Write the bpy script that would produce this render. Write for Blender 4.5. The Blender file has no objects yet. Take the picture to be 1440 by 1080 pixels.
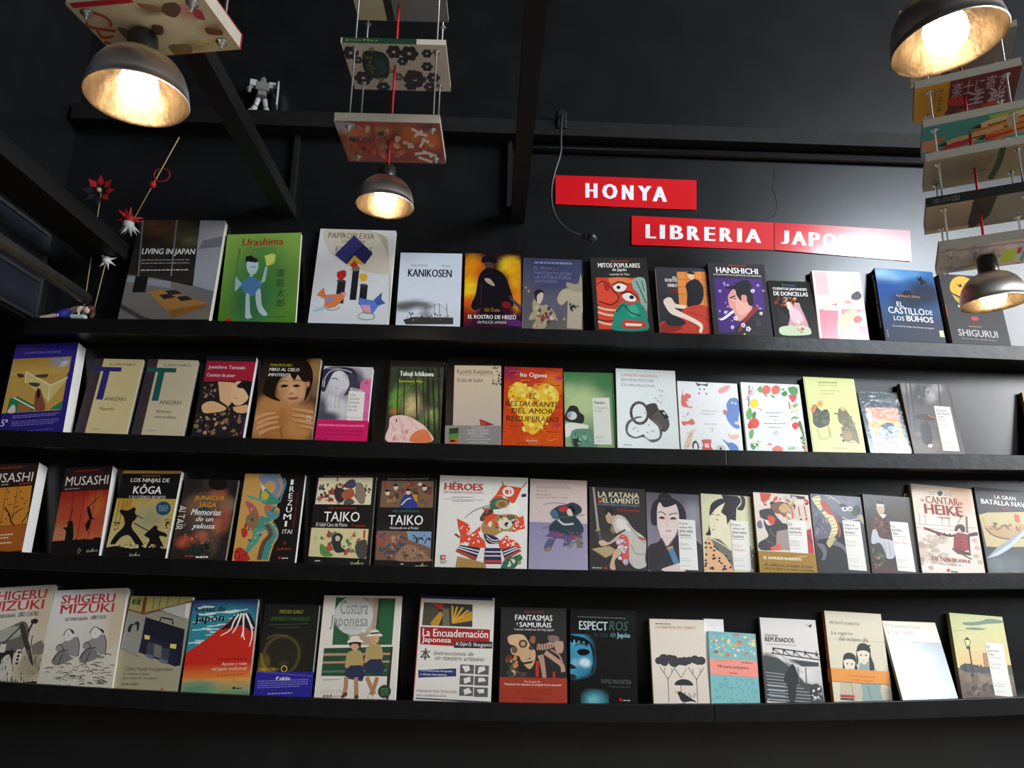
import bpy, bmesh, math, random
from mathutils import Vector, Matrix

# ------------------------------------------------------------------ camera, light, exposure
S = bpy.context.scene
C = S.collection
cam_data = bpy.data.cameras.new('camera')
cam_data.sensor_width = 36.0
cam_data.lens = 36.0 * 1060 / 1440
cam_data.clip_start = 0.02
cam = bpy.data.objects.new('camera', cam_data)
C.objects.link(cam)
RX = Vector((0.99930183, -0.03154573, 0.0200179))
UP = Vector((-0.0268839, -0.23507553, 0.97160525))
FW = Vector((0.02594428, 0.97146506, 0.23575948))
cam.matrix_world = Matrix(((RX.x, UP.x, -FW.x, 0), (RX.y, UP.y, -FW.y, -2.1), (RX.z, UP.z, -FW.z, 1.45), (0, 0, 0, 1)))
S.camera = cam
S.view_settings.view_transform = 'Standard'
S.view_settings.look = 'None'
S.view_settings.gamma = 1.0
S.view_settings.use_curve_mapping = False
S.view_settings.exposure = 0.42

world = bpy.data.worlds.new('shop_interior')
S.world = world
world.use_nodes = True
world.node_tree.nodes['Background'].inputs[0].default_value = (1.0, 0.88, 0.74, 1)
world.node_tree.nodes['Background'].inputs[1].default_value = 0.016

def area(name, loc, target, sx, sy, power, col):
    d = bpy.data.lights.new(name, 'AREA')
    d.shape = 'RECTANGLE'; d.size = sx; d.size_y = sy; d.energy = power; d.color = col
    o = bpy.data.objects.new(name, d); C.objects.link(o)
    o.location = loc
    o.rotation_euler = (Vector(target) - Vector(loc)).to_track_quat('-Z', 'Y').to_euler()
    return o
# daylight through the wide shop window in the wall on the right
area('side_window_daylight', (5.2, -3.0, 3.3), (0.2, -0.1, 2.1), 2.4, 2.0, 325, (0.95, 0.97, 1.0))
# a small high window behind the camera on the right, mirrored in the glossy banner and wall paint
area('high_window_daylight', (3.22, -3.55, 3.78), (1.1, 0.1, 2.4), 0.86, 0.66, 80, (0.80, 0.90, 1.0))
BULB = 26.0

# ------------------------------------------------------------------ helpers
def lin(c):
    if not isinstance(c, str): return c
    c = c.lstrip('#')
    if len(c) == 3: c = ''.join(k * 2 for k in c)
    r = []
    for i in (0, 2, 4):
        v = int(c[i:i + 2], 16) / 255
        r.append(v / 12.92 if v <= 0.04045 else ((v + 0.055) / 1.055) ** 2.4)
    return tuple(r)

def mix(a, b, t): return tuple(a[i] + (b[i] - a[i]) * t for i in range(3))

def mat(name, col=(0.8, 0.8, 0.8), rough=0.5, metal=0.0, attr=False, noise=0.0, bump=0.0, nscale=40, coat=0.0, spec=0.5, emit=0.0, stretch=None):
    m = bpy.data.materials.new(name); m.use_nodes = True
    nt = m.node_tree; b = nt.nodes['Principled BSDF']
    col = lin(col)
    b.inputs['Base Color'].default_value = (*col, 1)
    b.inputs['Roughness'].default_value = rough
    b.inputs['Metallic'].default_value = metal
    b.inputs['Coat Weight'].default_value = coat
    b.inputs['Coat Roughness'].default_value = 0.12
    b.inputs['Specular IOR Level'].default_value = spec
    src = None
    if attr:
        a = nt.nodes.new('ShaderNodeAttribute'); a.attribute_name = 'print'
        src = a.outputs['Color']
        nt.links.new(src, b.inputs['Base Color'])
    if noise or bump:
        tc = nt.nodes.new('ShaderNodeTexCoord'); n = nt.nodes.new('ShaderNodeTexNoise')
        n.inputs['Scale'].default_value = nscale; n.inputs['Detail'].default_value = 5
        if stretch:
            mp = nt.nodes.new('ShaderNodeMapping'); mp.inputs['Scale'].default_value = stretch
            nt.links.new(tc.outputs['Object'], mp.inputs['Vector']); nt.links.new(mp.outputs['Vector'], n.inputs['Vector'])
        else:
            nt.links.new(tc.outputs['Object'], n.inputs['Vector'])
        if noise:
            mx = nt.nodes.new('ShaderNodeMix'); mx.data_type = 'RGBA'; mx.blend_type = 'MULTIPLY'
            mr = nt.nodes.new('ShaderNodeMapRange')
            mr.inputs['From Min'].default_value = 0.3; mr.inputs['From Max'].default_value = 0.7
            mr.inputs['To Min'].default_value = 1 - noise; mr.inputs['To Max'].default_value = 1 + noise * 0.4
            nt.links.new(n.outputs['Fac'], mr.inputs['Value'])
            mx.inputs['Factor'].default_value = 1.0
            if src: nt.links.new(src, mx.inputs['A'])
            else: mx.inputs['A'].default_value = (*col, 1)
            nt.links.new(mr.outputs['Result'], mx.inputs['B'])
            nt.links.new(mx.outputs['Result'], b.inputs['Base Color'])
        if bump:
            bp = nt.nodes.new('ShaderNodeBump'); bp.inputs['Strength'].default_value = bump; bp.inputs['Distance'].default_value = 0.01
            nt.links.new(n.outputs['Fac'], bp.inputs['Height']); nt.links.new(bp.outputs['Normal'], b.inputs['Normal'])
    if emit:
        b.inputs['Emission Color'].default_value = (*col, 1); b.inputs['Emission Strength'].default_value = emit
    return m

M = {
    'wall': mat('black_wall_paint', (0.0075, 0.0078, 0.0085), 0.27, noise=0.3, bump=0.04, nscale=7),
    'shelf': mat('black_shelf_paint', (0.0065, 0.0065, 0.007), 0.36, spec=0.30, noise=0.3, bump=0.08, nscale=26),
    'wood': mat('black_timber', (0.009, 0.0085, 0.0085), 0.6, noise=0.3, bump=0.1, nscale=20, stretch=(1, 0.1, 1), spec=0.2),
    'ceiling': mat('dark_ceiling', (0.012, 0.012, 0.013), 0.8, noise=0.3, nscale=6),
    'floor': mat('pale_wood_floor', (0.42, 0.36, 0.29), 0.6, noise=0.4, nscale=8),
    'print': mat('printed_card', rough=0.5, attr=True, coat=0.08, spec=0.32, noise=0.03, nscale=90),
    'gloss': mat('glossy_printed_card', rough=0.27, attr=True, coat=0.45, spec=0.35, noise=0.03, nscale=90),
    'matte': mat('matt_printed_card', rough=0.62, attr=True, noise=0.06, nscale=90, spec=0.35),
    'pages': mat('page_edges', (0.70, 0.66, 0.57), 0.8, noise=0.28, nscale=60, stretch=(1, 30, 0.4)),
    'white_pages': mat('white_page_edges', (0.80, 0.79, 0.75), 0.8, noise=0.2, nscale=60, stretch=(1, 30, 0.4)),
    'old_pages': mat('aged_page_edges', (0.36, 0.32, 0.25), 0.85, noise=0.35, nscale=60, stretch=(0.4, 1, 40)),
    'steel': mat('brushed_aluminium', (0.80, 0.71, 0.62), 0.36, metal=1.0, noise=0.06, bump=0.02, nscale=14, stretch=(1, 1, 0.05)),
    'inner': mat('satin_reflector', (0.15, 0.105, 0.06), 0.34, metal=0.75, noise=0.75, bump=0.25, nscale=28),
    'zinc': mat('galvanised_rod', (0.55, 0.57, 0.56), 0.35, metal=1.0, bump=0.06, nscale=300),
    'black': mat('black_plastic', (0.012, 0.012, 0.013), 0.32),
    'rubber': mat('black_rubber', (0.02, 0.02, 0.021), 0.45),
    'red_cable': mat('red_textile_cable', 'c01420', 0.7, bump=0.3, nscale=400),
    'bulb': mat('lit_bulb', (1.0, 0.80, 0.56), 0.4, emit=BULB),
    'poster': mat('glossy_banner_paper', rough=0.24, attr=True, coat=0.6, bump=0.05, nscale=7),
    'glass': mat('dark_window_glass', (0.020, 0.023, 0.033), 0.12, spec=0.7),
    'frame': mat('painted_metal_frame', (0.07, 0.075, 0.085), 0.35, metal=0.4, noise=0.2),
    'pipe': mat('dark_metal_pipe', (0.22, 0.20, 0.18), 0.35, metal=0.8, noise=0.2, nscale=30),
    'conduit': mat('black_glossy_conduit', (0.03, 0.03, 0.033), 0.2, coat=0.5),
    'stick': mat('bamboo_skewer', (0.45, 0.33, 0.15), 0.6, noise=0.2),
    'red_paper': mat('red_folded_paper', 'b01820', 0.6, noise=0.15),
    'white_paper': mat('white_folded_paper', (0.75, 0.75, 0.75), 0.6, noise=0.1),
    'skin': mat('doll_vinyl', 'f2d8cc', 0.45, noise=0.05),
    'blue': mat('blue_cloth', '4a48c0', 0.8, noise=0.2),
    'pale_cloth': mat('pale_cloth', 'b9cfcb', 0.8, noise=0.15),
    'hair': mat('brown_doll_hair', '5a3a20', 0.5, noise=0.3, bump=0.4, nscale=120),
    'robot': mat('grey_model_plastic', (0.16, 0.155, 0.15), 0.35, noise=0.3),
    'robot_dark': mat('dark_model_plastic', (0.04, 0.04, 0.045), 0.35),
    'robot_white': mat('white_model_plastic', (0.38, 0.38, 0.39), 0.35),
}
nt = M['steel'].node_tree; tg = nt.nodes.new('ShaderNodeTangent'); tg.direction_type = 'RADIAL'; tg.axis = 'Z'
bs = nt.nodes['Principled BSDF']; bs.inputs['Anisotropic'].default_value = 0.75; nt.links.new(tg.outputs[0], bs.inputs['Tangent'])
def wrap_material():
    m = bpy.data.materials.new('clear_shrink_wrap'); m.use_nodes = True
    nt = m.node_tree; nt.nodes.clear()
    out = nt.nodes.new('ShaderNodeOutputMaterial'); tr = nt.nodes.new('ShaderNodeBsdfTransparent')
    gl = nt.nodes.new('ShaderNodeBsdfGlossy'); gl.inputs['Roughness'].default_value = 0.12
    mx = nt.nodes.new('ShaderNodeMixShader'); fr = nt.nodes.new('ShaderNodeFresnel'); fr.inputs['IOR'].default_value = 1.5
    tc = nt.nodes.new('ShaderNodeTexCoord'); n = nt.nodes.new('ShaderNodeTexNoise')
    n.inputs['Scale'].default_value = 55; n.inputs['Detail'].default_value = 3; n.inputs['Distortion'].default_value = 1.5
    bp = nt.nodes.new('ShaderNodeBump'); bp.inputs['Strength'].default_value = 0.5; bp.inputs['Distance'].default_value = 0.0025
    L = nt.links.new
    L(tc.outputs['Object'], n.inputs['Vector']); L(n.outputs['Fac'], bp.inputs['Height'])
    L(bp.outputs['Normal'], gl.inputs['Normal']); L(bp.outputs['Normal'], fr.inputs['Normal'])
    ge = nt.nodes.new('ShaderNodeNewGeometry'); inv = nt.nodes.new('ShaderNodeMath'); inv.operation = 'SUBTRACT'; inv.inputs[0].default_value = 1.0
    mu = nt.nodes.new('ShaderNodeMath'); mu.operation = 'MULTIPLY'
    L(ge.outputs['Backfacing'], inv.inputs[1]); L(inv.outputs[0], mu.inputs[0]); L(fr.outputs['Fac'], mu.inputs[1])
    L(mu.outputs[0], mx.inputs['Fac']); L(tr.outputs[0], mx.inputs[1]); L(gl.outputs[0], mx.inputs[2]); L(mx.outputs[0], out.inputs[0])
    return m
M['wrap'] = wrap_material()

class MB:
    """collects simple shapes into one mesh"""
    def __init__(s): s.v = []; s.f = []; s.c = []; s.smooth = []
    def face(s, idx, col=(0.5, 0.5, 0.5), sm=False):
        s.f.append(idx); s.c.append(col); s.smooth.append(sm)
    def box(s, x0, x1, y0, y1, z0, z1, col=(.5, .5, .5)):
        k = len(s.v)
        s.v += [(x0, y0, z0), (x1, y0, z0), (x1, y1, z0), (x0, y1, z0), (x0, y0, z1), (x1, y0, z1), (x1, y1, z1), (x0, y1, z1)]
        for q in ((3, 2, 1, 0), (4, 5, 6, 7), (0, 1, 5, 4), (1, 2, 6, 5), (2, 3, 7, 6), (3, 0, 4, 7)):
            s.face([k + i for i in q], col)
    def lathe(s, prof, n=32, col=(.5, .5, .5), cap=False, mtx=None):
        k = len(s.v); m = len(prof)
        for i in range(n):
            a = 2 * math.pi * i / n
            for r, z in prof:
                p = Vector((r * math.cos(a), r * math.sin(a), z))
                s.v.append(tuple(mtx @ p) if mtx else tuple(p))
        for i in range(n):
            for j in range(m - 1):
                a, b = k + i * m + j, k + ((i + 1) % n) * m + j
                s.face([a, b, b + 1, a + 1], col, True)
        if cap:
            s.face([k + i * m for i in range(n)][::-1], col); s.face([k + i * m + m - 1 for i in range(n)], col)
    def tube(s, pts, r, n=8, col=(.5, .5, .5)):
        pts = [Vector(p) for p in pts]; k = len(s.v); rr = r if isinstance(r, (list, tuple)) else [r] * len(pts)
        u = None
        for i, p in enumerate(pts):
            d = (pts[min(i + 1, len(pts) - 1)] - pts[max(i - 1, 0)]).normalized()
            if u is None:
                u = d.orthogonal().normalized()
            else:
                u = (u - d * u.dot(d)).normalized()
            w = d.cross(u)
            for j in range(n):
                a = 2 * math.pi * j / n
                s.v.append(tuple(p + (u * math.cos(a) + w * math.sin(a)) * rr[i]))
        for i in range(len(pts) - 1):
            for j in range(n):
                a = k + i * n + j; b = k + i * n + (j + 1) % n
                s.face([a, b, b + n, a + n], col, True)
        s.face([k + j for j in range(n)][::-1], col); s.face([k + (len(pts) - 1) * n + j for j in range(n)], col)
    def ball(s, c, r, n=16, col=(.5, .5, .5), mtx=None):
        r = r if isinstance(r, (tuple, list)) else (r, r, r)
        k = len(s.v); m = n // 2
        for i in range(m + 1):
            t = math.pi * i / m
            for j in range(n):
                a = 2 * math.pi * j / n
                p = Vector((r[0] * math.sin(t) * math.cos(a), r[1] * math.sin(t) * math.sin(a), r[2] * math.cos(t)))
                if mtx: p = mtx @ p
                s.v.append(tuple(Vector(c) + p))
        for i in range(m):
            for j in range(n):
                a = k + i * n + j; b = k + i * n + (j + 1) % n
                s.face([a, a + n, b + n, b], col, True)
    def build(s, name, material, parent=None, loc=(0, 0, 0), rot=None, color=False, bevel=0, weld=False):
        me = bpy.data.meshes.new(name)
        me.from_pydata(s.v, [], s.f)
        me.polygons.foreach_set('use_smooth', s.smooth)
        if color:
            at = me.color_attributes.new('print', 'FLOAT_COLOR', 'CORNER')
            buf = []
            for f, c in zip(s.f, s.c):
                if c and isinstance(c[0], tuple):
                    for q in c: buf += [*q, 1.0]
                else:
                    buf += [*c, 1.0] * len(f)
            at.data.foreach_set('color', buf)
        if weld:
            bm = bmesh.new(); bm.from_mesh(me); bmesh.ops.remove_doubles(bm, verts=bm.verts, dist=1e-5); bm.to_mesh(me); bm.free()
        me.materials.append(material)
        o = bpy.data.objects.new(name, me); C.objects.link(o)
        o.location = loc
        if rot is not None: o.rotation_euler = rot
        if parent: o.parent = parent
        if bevel:
            b = o.modifiers.new('bevel', 'BEVEL'); b.width = bevel; b.segments = 2; b.limit_method = 'ANGLE'
        return o

def thing(name, label, cat, loc=(0, 0, 0), rot=(0, 0, 0), group=None):
    o = bpy.data.objects.new(name, None); C.objects.link(o)
    o.empty_display_size = 0.02
    o.location = loc; o.rotation_euler = rot
    return tag(o, label, cat, group)
def tag(o, label, cat, group=None):
    o['label'] = label; o['category'] = cat
    if group: o['group'] = group
    return o
def struct(o): o['kind'] = 'structure'; return o

def catmull(p, n=5, closed=True):
    out = []; k = len(p)
    rng = range(k if closed else k - 1)
    for i in rng:
        if closed: a, b, c, d = p[i - 1], p[i], p[(i + 1) % k], p[(i + 2) % k]
        else: a, b, c, d = p[max(i - 1, 0)], p[i], p[i + 1], p[min(i + 2, k - 1)]
        for j in range(n):
            t = j / n
            out.append(tuple(0.5 * (2 * b[q] + (c[q] - a[q]) * t + (2 * a[q] - 5 * b[q] + 4 * c[q] - d[q]) * t * t + (3 * b[q] - a[q] - 3 * c[q] + d[q]) * t ** 3) for q in range(len(b))))
    if not closed: out.append(tuple(p[-1]))
    return out

GLYPHS = {}
def glyphs(s, it=0, bold=0):
    key = (s, it, bold)
    if key not in GLYPHS:
        c = bpy.data.curves.new('t', 'FONT'); c.body = s; c.resolution_u = 2; c.shear = it; c.offset = bold
        o = bpy.data.objects.new('t', c); C.objects.link(o)
        dg = bpy.context.evaluated_depsgraph_get()
        me = bpy.data.meshes.new_from_object(o.evaluated_get(dg))
        vs = [(v.co.x, v.co.y) for v in me.vertices]; fs = [list(p.vertices) for p in me.polygons]
        bpy.data.objects.remove(o); bpy.data.curves.remove(c); bpy.data.meshes.remove(me)
        xs = [v[0] for v in vs]; ys = [v[1] for v in vs]
        x0, x1, y0, y1 = min(xs), max(xs), min(ys), max(ys)
        GLYPHS[key] = ([((x - x0) / (x1 - x0), (y - y0) / max(1e-6, y1 - y0)) for x, y in vs], fs)
    return GLYPHS[key]

STEP = 1.6e-5
class Art:
    """prints shapes on a flat face. Coordinates are read off a crop of the photograph whose
    quad (top-left, top-right, bottom-left, bottom-right of the visible cover) maps to the face."""
    def __init__(s, mb, w, h, vis, quad, plane):
        s.mb = mb; s.w = w; s.h = h; s.vis = vis; s.q = quad; s.plane = plane; s.k = 1; s.asp = h / w
    def uv(s, x, y):
        (ax, ay), (bx, by), (cx, cy), (dx, dy) = s.q
        u = v = 0.5
        for _ in range(6):
            px = ax * (1 - u) * (1 - v) + bx * u * (1 - v) + cx * (1 - u) * v + dx * u * v
            py = ay * (1 - u) * (1 - v) + by * u * (1 - v) + cy * (1 - u) * v + dy * u * v
            ux = (bx - ax) * (1 - v) + (dx - cx) * v; uy = (by - ay) * (1 - v) + (dy - cy) * v
            vx = (cx - ax) * (1 - u) + (dx - bx) * u; vy = (cy - ay) * (1 - u) + (dy - by) * u
            D = ux * vy - uy * vx; ex, ey = x - px, y - py
            u += (ex * vy - ey * vx) / D; v += (ux * ey - uy * ex) / D
        return u, v
    def pos(s, u, v):
        u = min(1, max(0, u)); b = 1 / s.vis
        v = min(b, max(0, v))
        return s.plane(u * s.w, s.h - v * s.vis * s.h, s.k * STEP)
    def nxt(s): s.k += 1
    def bg(s, c1, c2=None):
        s.rectuv(0, 0, 1, 1 / s.vis + .001, c1, c2)
    def rectuv(s, u0, v0, u1, v1, c1, c2=None):
        c1 = lin(c1); c2 = lin(c2) if c2 else c1; k = len(s.mb.v)
        s.mb.v += [s.pos(u0, v1), s.pos(u1, v1), s.pos(u1, v0), s.pos(u0, v0)]
        s.mb.face([k, k + 1, k + 2, k + 3], (c2, c2, c1, c1)); s.nxt()
    def R(s, x0, y0, x1, y1, c1, c2=None):
        xm, ym = (x0 + x1) / 2, (y0 + y1) / 2
        s.rectuv(s.uv(x0, ym)[0], s.uv(xm, y0)[1], s.uv(x1, ym)[0], s.uv(xm, y1)[1], c1, c2)
    def P(s, pts, c):
        c = lin(c); k = len(s.mb.v)
        uv = [s.uv(*p) for p in pts]
        A = sum(uv[i - 1][0] * uv[i][1] - uv[i][0] * uv[i - 1][1] for i in range(len(uv)))
        if A > 0: uv = uv[::-1]
        s.mb.v += [s.pos(*q) for q in uv]
        s.mb.face(list(range(k, k + len(uv))), c); s.nxt()
    def S(s, pts, c, n=4): s.P(catmull(pts, n), c)
    def E(s, x, y, rx, ry, c, rot=0, n=18, a0=0, a1=360):
        r = math.radians(rot); pts = []
        full = abs(a1 - a0) >= 360
        for i in range(n if full else n + 1):
            a = math.radians(a0 + (a1 - a0) * i / n)
            p, q = rx * math.cos(a), ry * math.sin(a)
            pts.append((x + p * math.cos(r) - q * math.sin(r), y + p * math.sin(r) + q * math.cos(r)))
        s.P(pts, c)
    def L(s, pts, w, c, smooth=True, closed=False):
        if smooth and len(pts) > 2: pts = catmull(pts, 4, closed)
        if closed: pts = pts + [pts[0]]
        c = lin(c); left = []; right = []; n = len(pts)
        ws = w if isinstance(w, (tuple, list)) else (w, w)
        for i, p in enumerate(pts):
            a, b = pts[max(0, i - 1)], pts[min(n - 1, i + 1)]
            dx, dy = b[0] - a[0], b[1] - a[1]; l = math.hypot(dx, dy) or 1
            hw = (ws[0] + (ws[1] - ws[0]) * i / max(1, n - 1)) / 2
            left.append(s.uv(p[0] - dy / l * hw, p[1] + dx / l * hw)); right.append(s.uv(p[0] + dy / l * hw, p[1] - dx / l * hw))
        k = len(s.mb.v)
        for a, b in zip(left, right): s.mb.v += [s.pos(*a), s.pos(*b)]
        for i in range(n - 1): s.mb.face([k + 2 * i, k + 2 * i + 1, k + 2 * i + 3, k + 2 * i + 2], c)
        s.nxt()
    def O(s, x, y, rx, ry, w, c, rot=0, n=16):
        r = math.radians(rot)
        pts = [(x + rx * math.cos(2 * math.pi * i / n) * math.cos(r) - ry * math.sin(2 * math.pi * i / n) * math.sin(r), y + rx * math.cos(2 * math.pi * i / n) * math.sin(r) + ry * math.sin(2 * math.pi * i / n) * math.cos(r)) for i in range(n)]
        s.L(pts, w, c, False, True)
    def T(s, t, x0, y0, x1, y1, c, it=0, b=0, vert=0, slope=0):
        c = lin(c); xm, ym = (x0 + x1) / 2, (y0 + y1) / 2
        vs, fs = glyphs(t, it)
        u0, u1 = s.uv(x0, ym)[0], s.uv(x1, ym)[0]; v0, v1 = s.uv(xm, y0)[1], s.uv(xm, y1)[1]
        du = b * 1.5 * (abs(v1 - v0) * s.vis * s.asp if not vert else abs(u1 - u0))
        u0 += du * .8; u1 -= du * .8
        for sh in ((0,) if not b else (-du, -du / 3, du / 3, du)):
            k = len(s.mb.v)
            for gx, gy in vs:
                if vert == 1: gx, gy = gy, 1 - gx
                elif vert == -1: gx, gy = 1 - gy, gx
                s.mb.v.append(s.pos(u0 + (u1 - u0) * gx + sh * (not vert), v1 + (v0 - v1) * gy + slope * (gx - .5) + sh * bool(vert)))
            for f in fs: s.mb.face([k + i for i in f], c)
            s.k += .3
        s.k = int(s.k) + 1
    def D(s, x0, x1, y, n, c, h=4, gap=11, seed=1, al='l'):
        """n lines of print too small to read"""
        rd = random.Random(seed)
        for i in range(n):
            yy = y + i * gap; e = x1 - (x1 - x0) * rd.random() * 0.3 * (i == n - 1)
            x = x0
            while x < e - 6:
                l = rd.uniform(8, 26); s.R(x, yy - h / 2, min(x + l, e), yy + h / 2, c); s.k -= 1; x += l + 5
        s.nxt()
    def K(s, x0, y0, x1, y1, n, cols, a, b, seed=1, flat=2.0):
        rd = random.Random(seed)
        for i in range(n):
            r = rd.uniform(a, b); x = rd.uniform(x0 + r * .5, x1 - r * .5); y = rd.uniform(y0 + r * .5, y1 - r * .5)
            k = rd.randint(5, 7); ph = rd.random() * 6.3; st = rd.uniform(1, flat); ro = rd.random() * 3.14
            pts = []
            for j in range(k):
                an = ph + 2 * math.pi * j / k; q = r * rd.uniform(.55, 1)
                px, py = q * math.cos(an), q * math.sin(an) / st
                pts.append((min(x1, max(x0, x + px * math.cos(ro) - py * math.sin(ro))), min(y1, max(y0, y + px * math.sin(ro) + py * math.cos(ro)))))
            s.P(catmull(pts, 2) if r > (a + b) / 2 else pts, rd.choice(cols)); s.k -= .6
        s.k = int(s.k) + 1
    def G(s, x0, y0, x1, y1, nx, ny, c1, c2, blobs=(), noise=0.0, seed=3):
        """soft printed picture: gradient with blurred spots"""
        rd = random.Random(seed); c1, c2 = lin(c1), lin(c2); k = len(s.mb.v); cols = []
        xm, ym = (x0 + x1) / 2, (y0 + y1) / 2
        u0, u1 = s.uv(x0, ym)[0], s.uv(x1, ym)[0]; v0, v1 = s.uv(xm, y0)[1], s.uv(xm, y1)[1]
        bl = [(q[0], q[1], q[2], q[3], lin(q[4]), q[5] if len(q) > 5 else 1.0, q[6] if len(q) > 6 else 1.0) for q in blobs]
        for j in range(ny + 1):
            for i in range(nx + 1):
                x = x0 + (x1 - x0) * i / nx; y = y0 + (y1 - y0) * j / ny
                c = mix(c1, c2, j / ny)
                for bx, by, rx, ry, bc, st, soft in bl:
                    d = math.hypot((x - bx) / rx, (y - by) / ry); w = min(1, max(0, (1 + soft * .5 - d) / soft))
                    w = w * w * (3 - 2 * w) * st
                    if w > 0: c = mix(c, bc, w)
                if noise:
                    f = 1 + noise * rd.uniform(-1, 1); c = tuple(q * f for q in c)
                cols.append(c)
                s.mb.v.append(s.pos(u0 + (u1 - u0) * i / nx, v0 + (v1 - v0) * j / ny))
        for j in range(ny):
            for i in range(nx):
                a = j * (nx + 1) + i; b = a + nx + 1
                s.mb.face([k + b, k + b + 1, k + a + 1, k + a], (cols[b], cols[b + 1], cols[a + 1], cols[a]))
        s.nxt()

# ------------------------------------------------------------------ printed covers
W_ = 'f2efe8'; K_ = '141312'
UK = ['b8402e', '2c2a30', '55605a', 'caa777', '7d6f86', 'e6d9b4', '8a3a2a', '3f4a5c', 'd8b36a']   # woodblock print colours
ARTS = {}
def art(name, quad, **kw):
    def deco(fn): ARTS[name] = (quad, fn, kw); return fn
    return deco

@art('living', [(800, 115), (1255, 122), (650, 672), (1190, 680)], sc='1c1a18', label='large dark interior-design book titled LIVING IN JAPAN, first on the top ledge')
def _(a):
    a.G(650, 110, 1260, 480, 14, 12, '1b1a17', '2b2722', [(880, 150, 110, 70, '4a2f18'), (1020, 200, 90, 60, '3f3c28'), (1080, 240, 70, 30, '54563c')], .25)
    a.P([(1120, 118), (1255, 122), (1205, 530), (1085, 500)], '9a9ea6'); a.P([(1135, 240), (1243, 215), (1236, 275), (1110, 290)], '70747c')
    a.P([(1085, 495), (1205, 528), (1192, 680), (1180, 600), (1060, 520)], '6d6f76')
    a.P([(690, 430), (860, 450), (1090, 500), (1200, 590), (1190, 680), (650, 672)], '77716a'); a.P([(720, 440), (960, 470), (960, 510), (700, 470)], '8f9198')
    for x, b in ((815, 775), (995, 960)): a.L([(x, 118), (b, 440)], 8, '77777a', False)
    a.R(748, 440, 822, 530, '1a1716'); a.P([(650, 590), (790, 655), (850, 675), (780, 675), (650, 615)], '45413f')
    a.P([(830, 530), (900, 515), (1170, 590), (1170, 605), (950, 640)], 'a8793f'); a.P([(950, 628), (1170, 595), (1165, 612), (965, 675)], '8a5f30')
    for x, y in ((940, 553), (1040, 565), (975, 532)): a.P([(x - 48, y - 8), (x + 10, y - 14), (x + 50, y + 6), (x - 20, y + 16)], '2e2724')
    a.T('LIVING IN JAPAN', 800, 285, 1092, 328, 'f0eee8', b=.01)
    a.D(795, 1065, 350, 2, 'a09a90', 5, 18); a.D(790, 1078, 407, 1, 'c8c4bc', 6)

@art('urashima', [(80, 205), (500, 183), (25, 683), (455, 690)], sc='5d8a34', hard=1, label='green picture book with a boy holding a yellow lantern')
def _(a):
    a.G(25, 180, 505, 700, 14, 16, '86ae4e', '4f8228', [(260, 480, 150, 210, '3a7a40', .8), (220, 580, 90, 120, '2f6a4a', .7)], .04)
    a.L([(150, 280), (125, 440), (110, 660)], 9, '5a7a3a')
    a.S([(190, 350), (245, 355), (252, 390), (235, 425), (205, 428), (188, 395)], 'b9d0cf'); a.S([(183, 330), (205, 325), (212, 318), (225, 332), (250, 345), (240, 362), (190, 358), (186, 385), (182, 362)], '17181a'); a.L([(208, 386), (240, 388)], 4, '4a6a72')
    a.R(203, 425, 222, 450, 'a9c4c8'); a.S([(150, 480), (200, 445), (240, 450), (270, 490), (250, 520), (225, 545), (190, 550), (160, 510)], '4d7fa8')
    a.P([(160, 480), (125, 440), (118, 520), (132, 515)], '9fc0c8'); a.P([(260, 480), (290, 470), (305, 390), (292, 385), (272, 460)], 'a9c4c8')
    a.P([(288, 325), (330, 310), (352, 318), (345, 370), (300, 385)], 'cfd86a'); a.P([(300, 385), (345, 370), (352, 318), (340, 360)], 'a8b84a')
    a.S([(182, 540), (200, 545), (205, 640), (215, 665), (180, 668), (178, 620)], 'b7ccd2'); a.S([(235, 540), (262, 510), (270, 600), (300, 650), (275, 658), (245, 620)], 'b7ccd2')
    a.T('Urashima', 165, 222, 397, 262, 'b02418', b=.02, it=.1); a.T('El pescador', 185, 270, 365, 300, '5c8438', it=.1)
    for i, ch in enumerate('浦島太郎'): a.T(ch, 352, 400 + i * 57, 398, 445 + i * 57, '2c4a24')
    a.L([(310, 666), (405, 668)], 3, '2c4a24', False); a.E(85, 678, 20, 14, 'b8281e')

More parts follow.
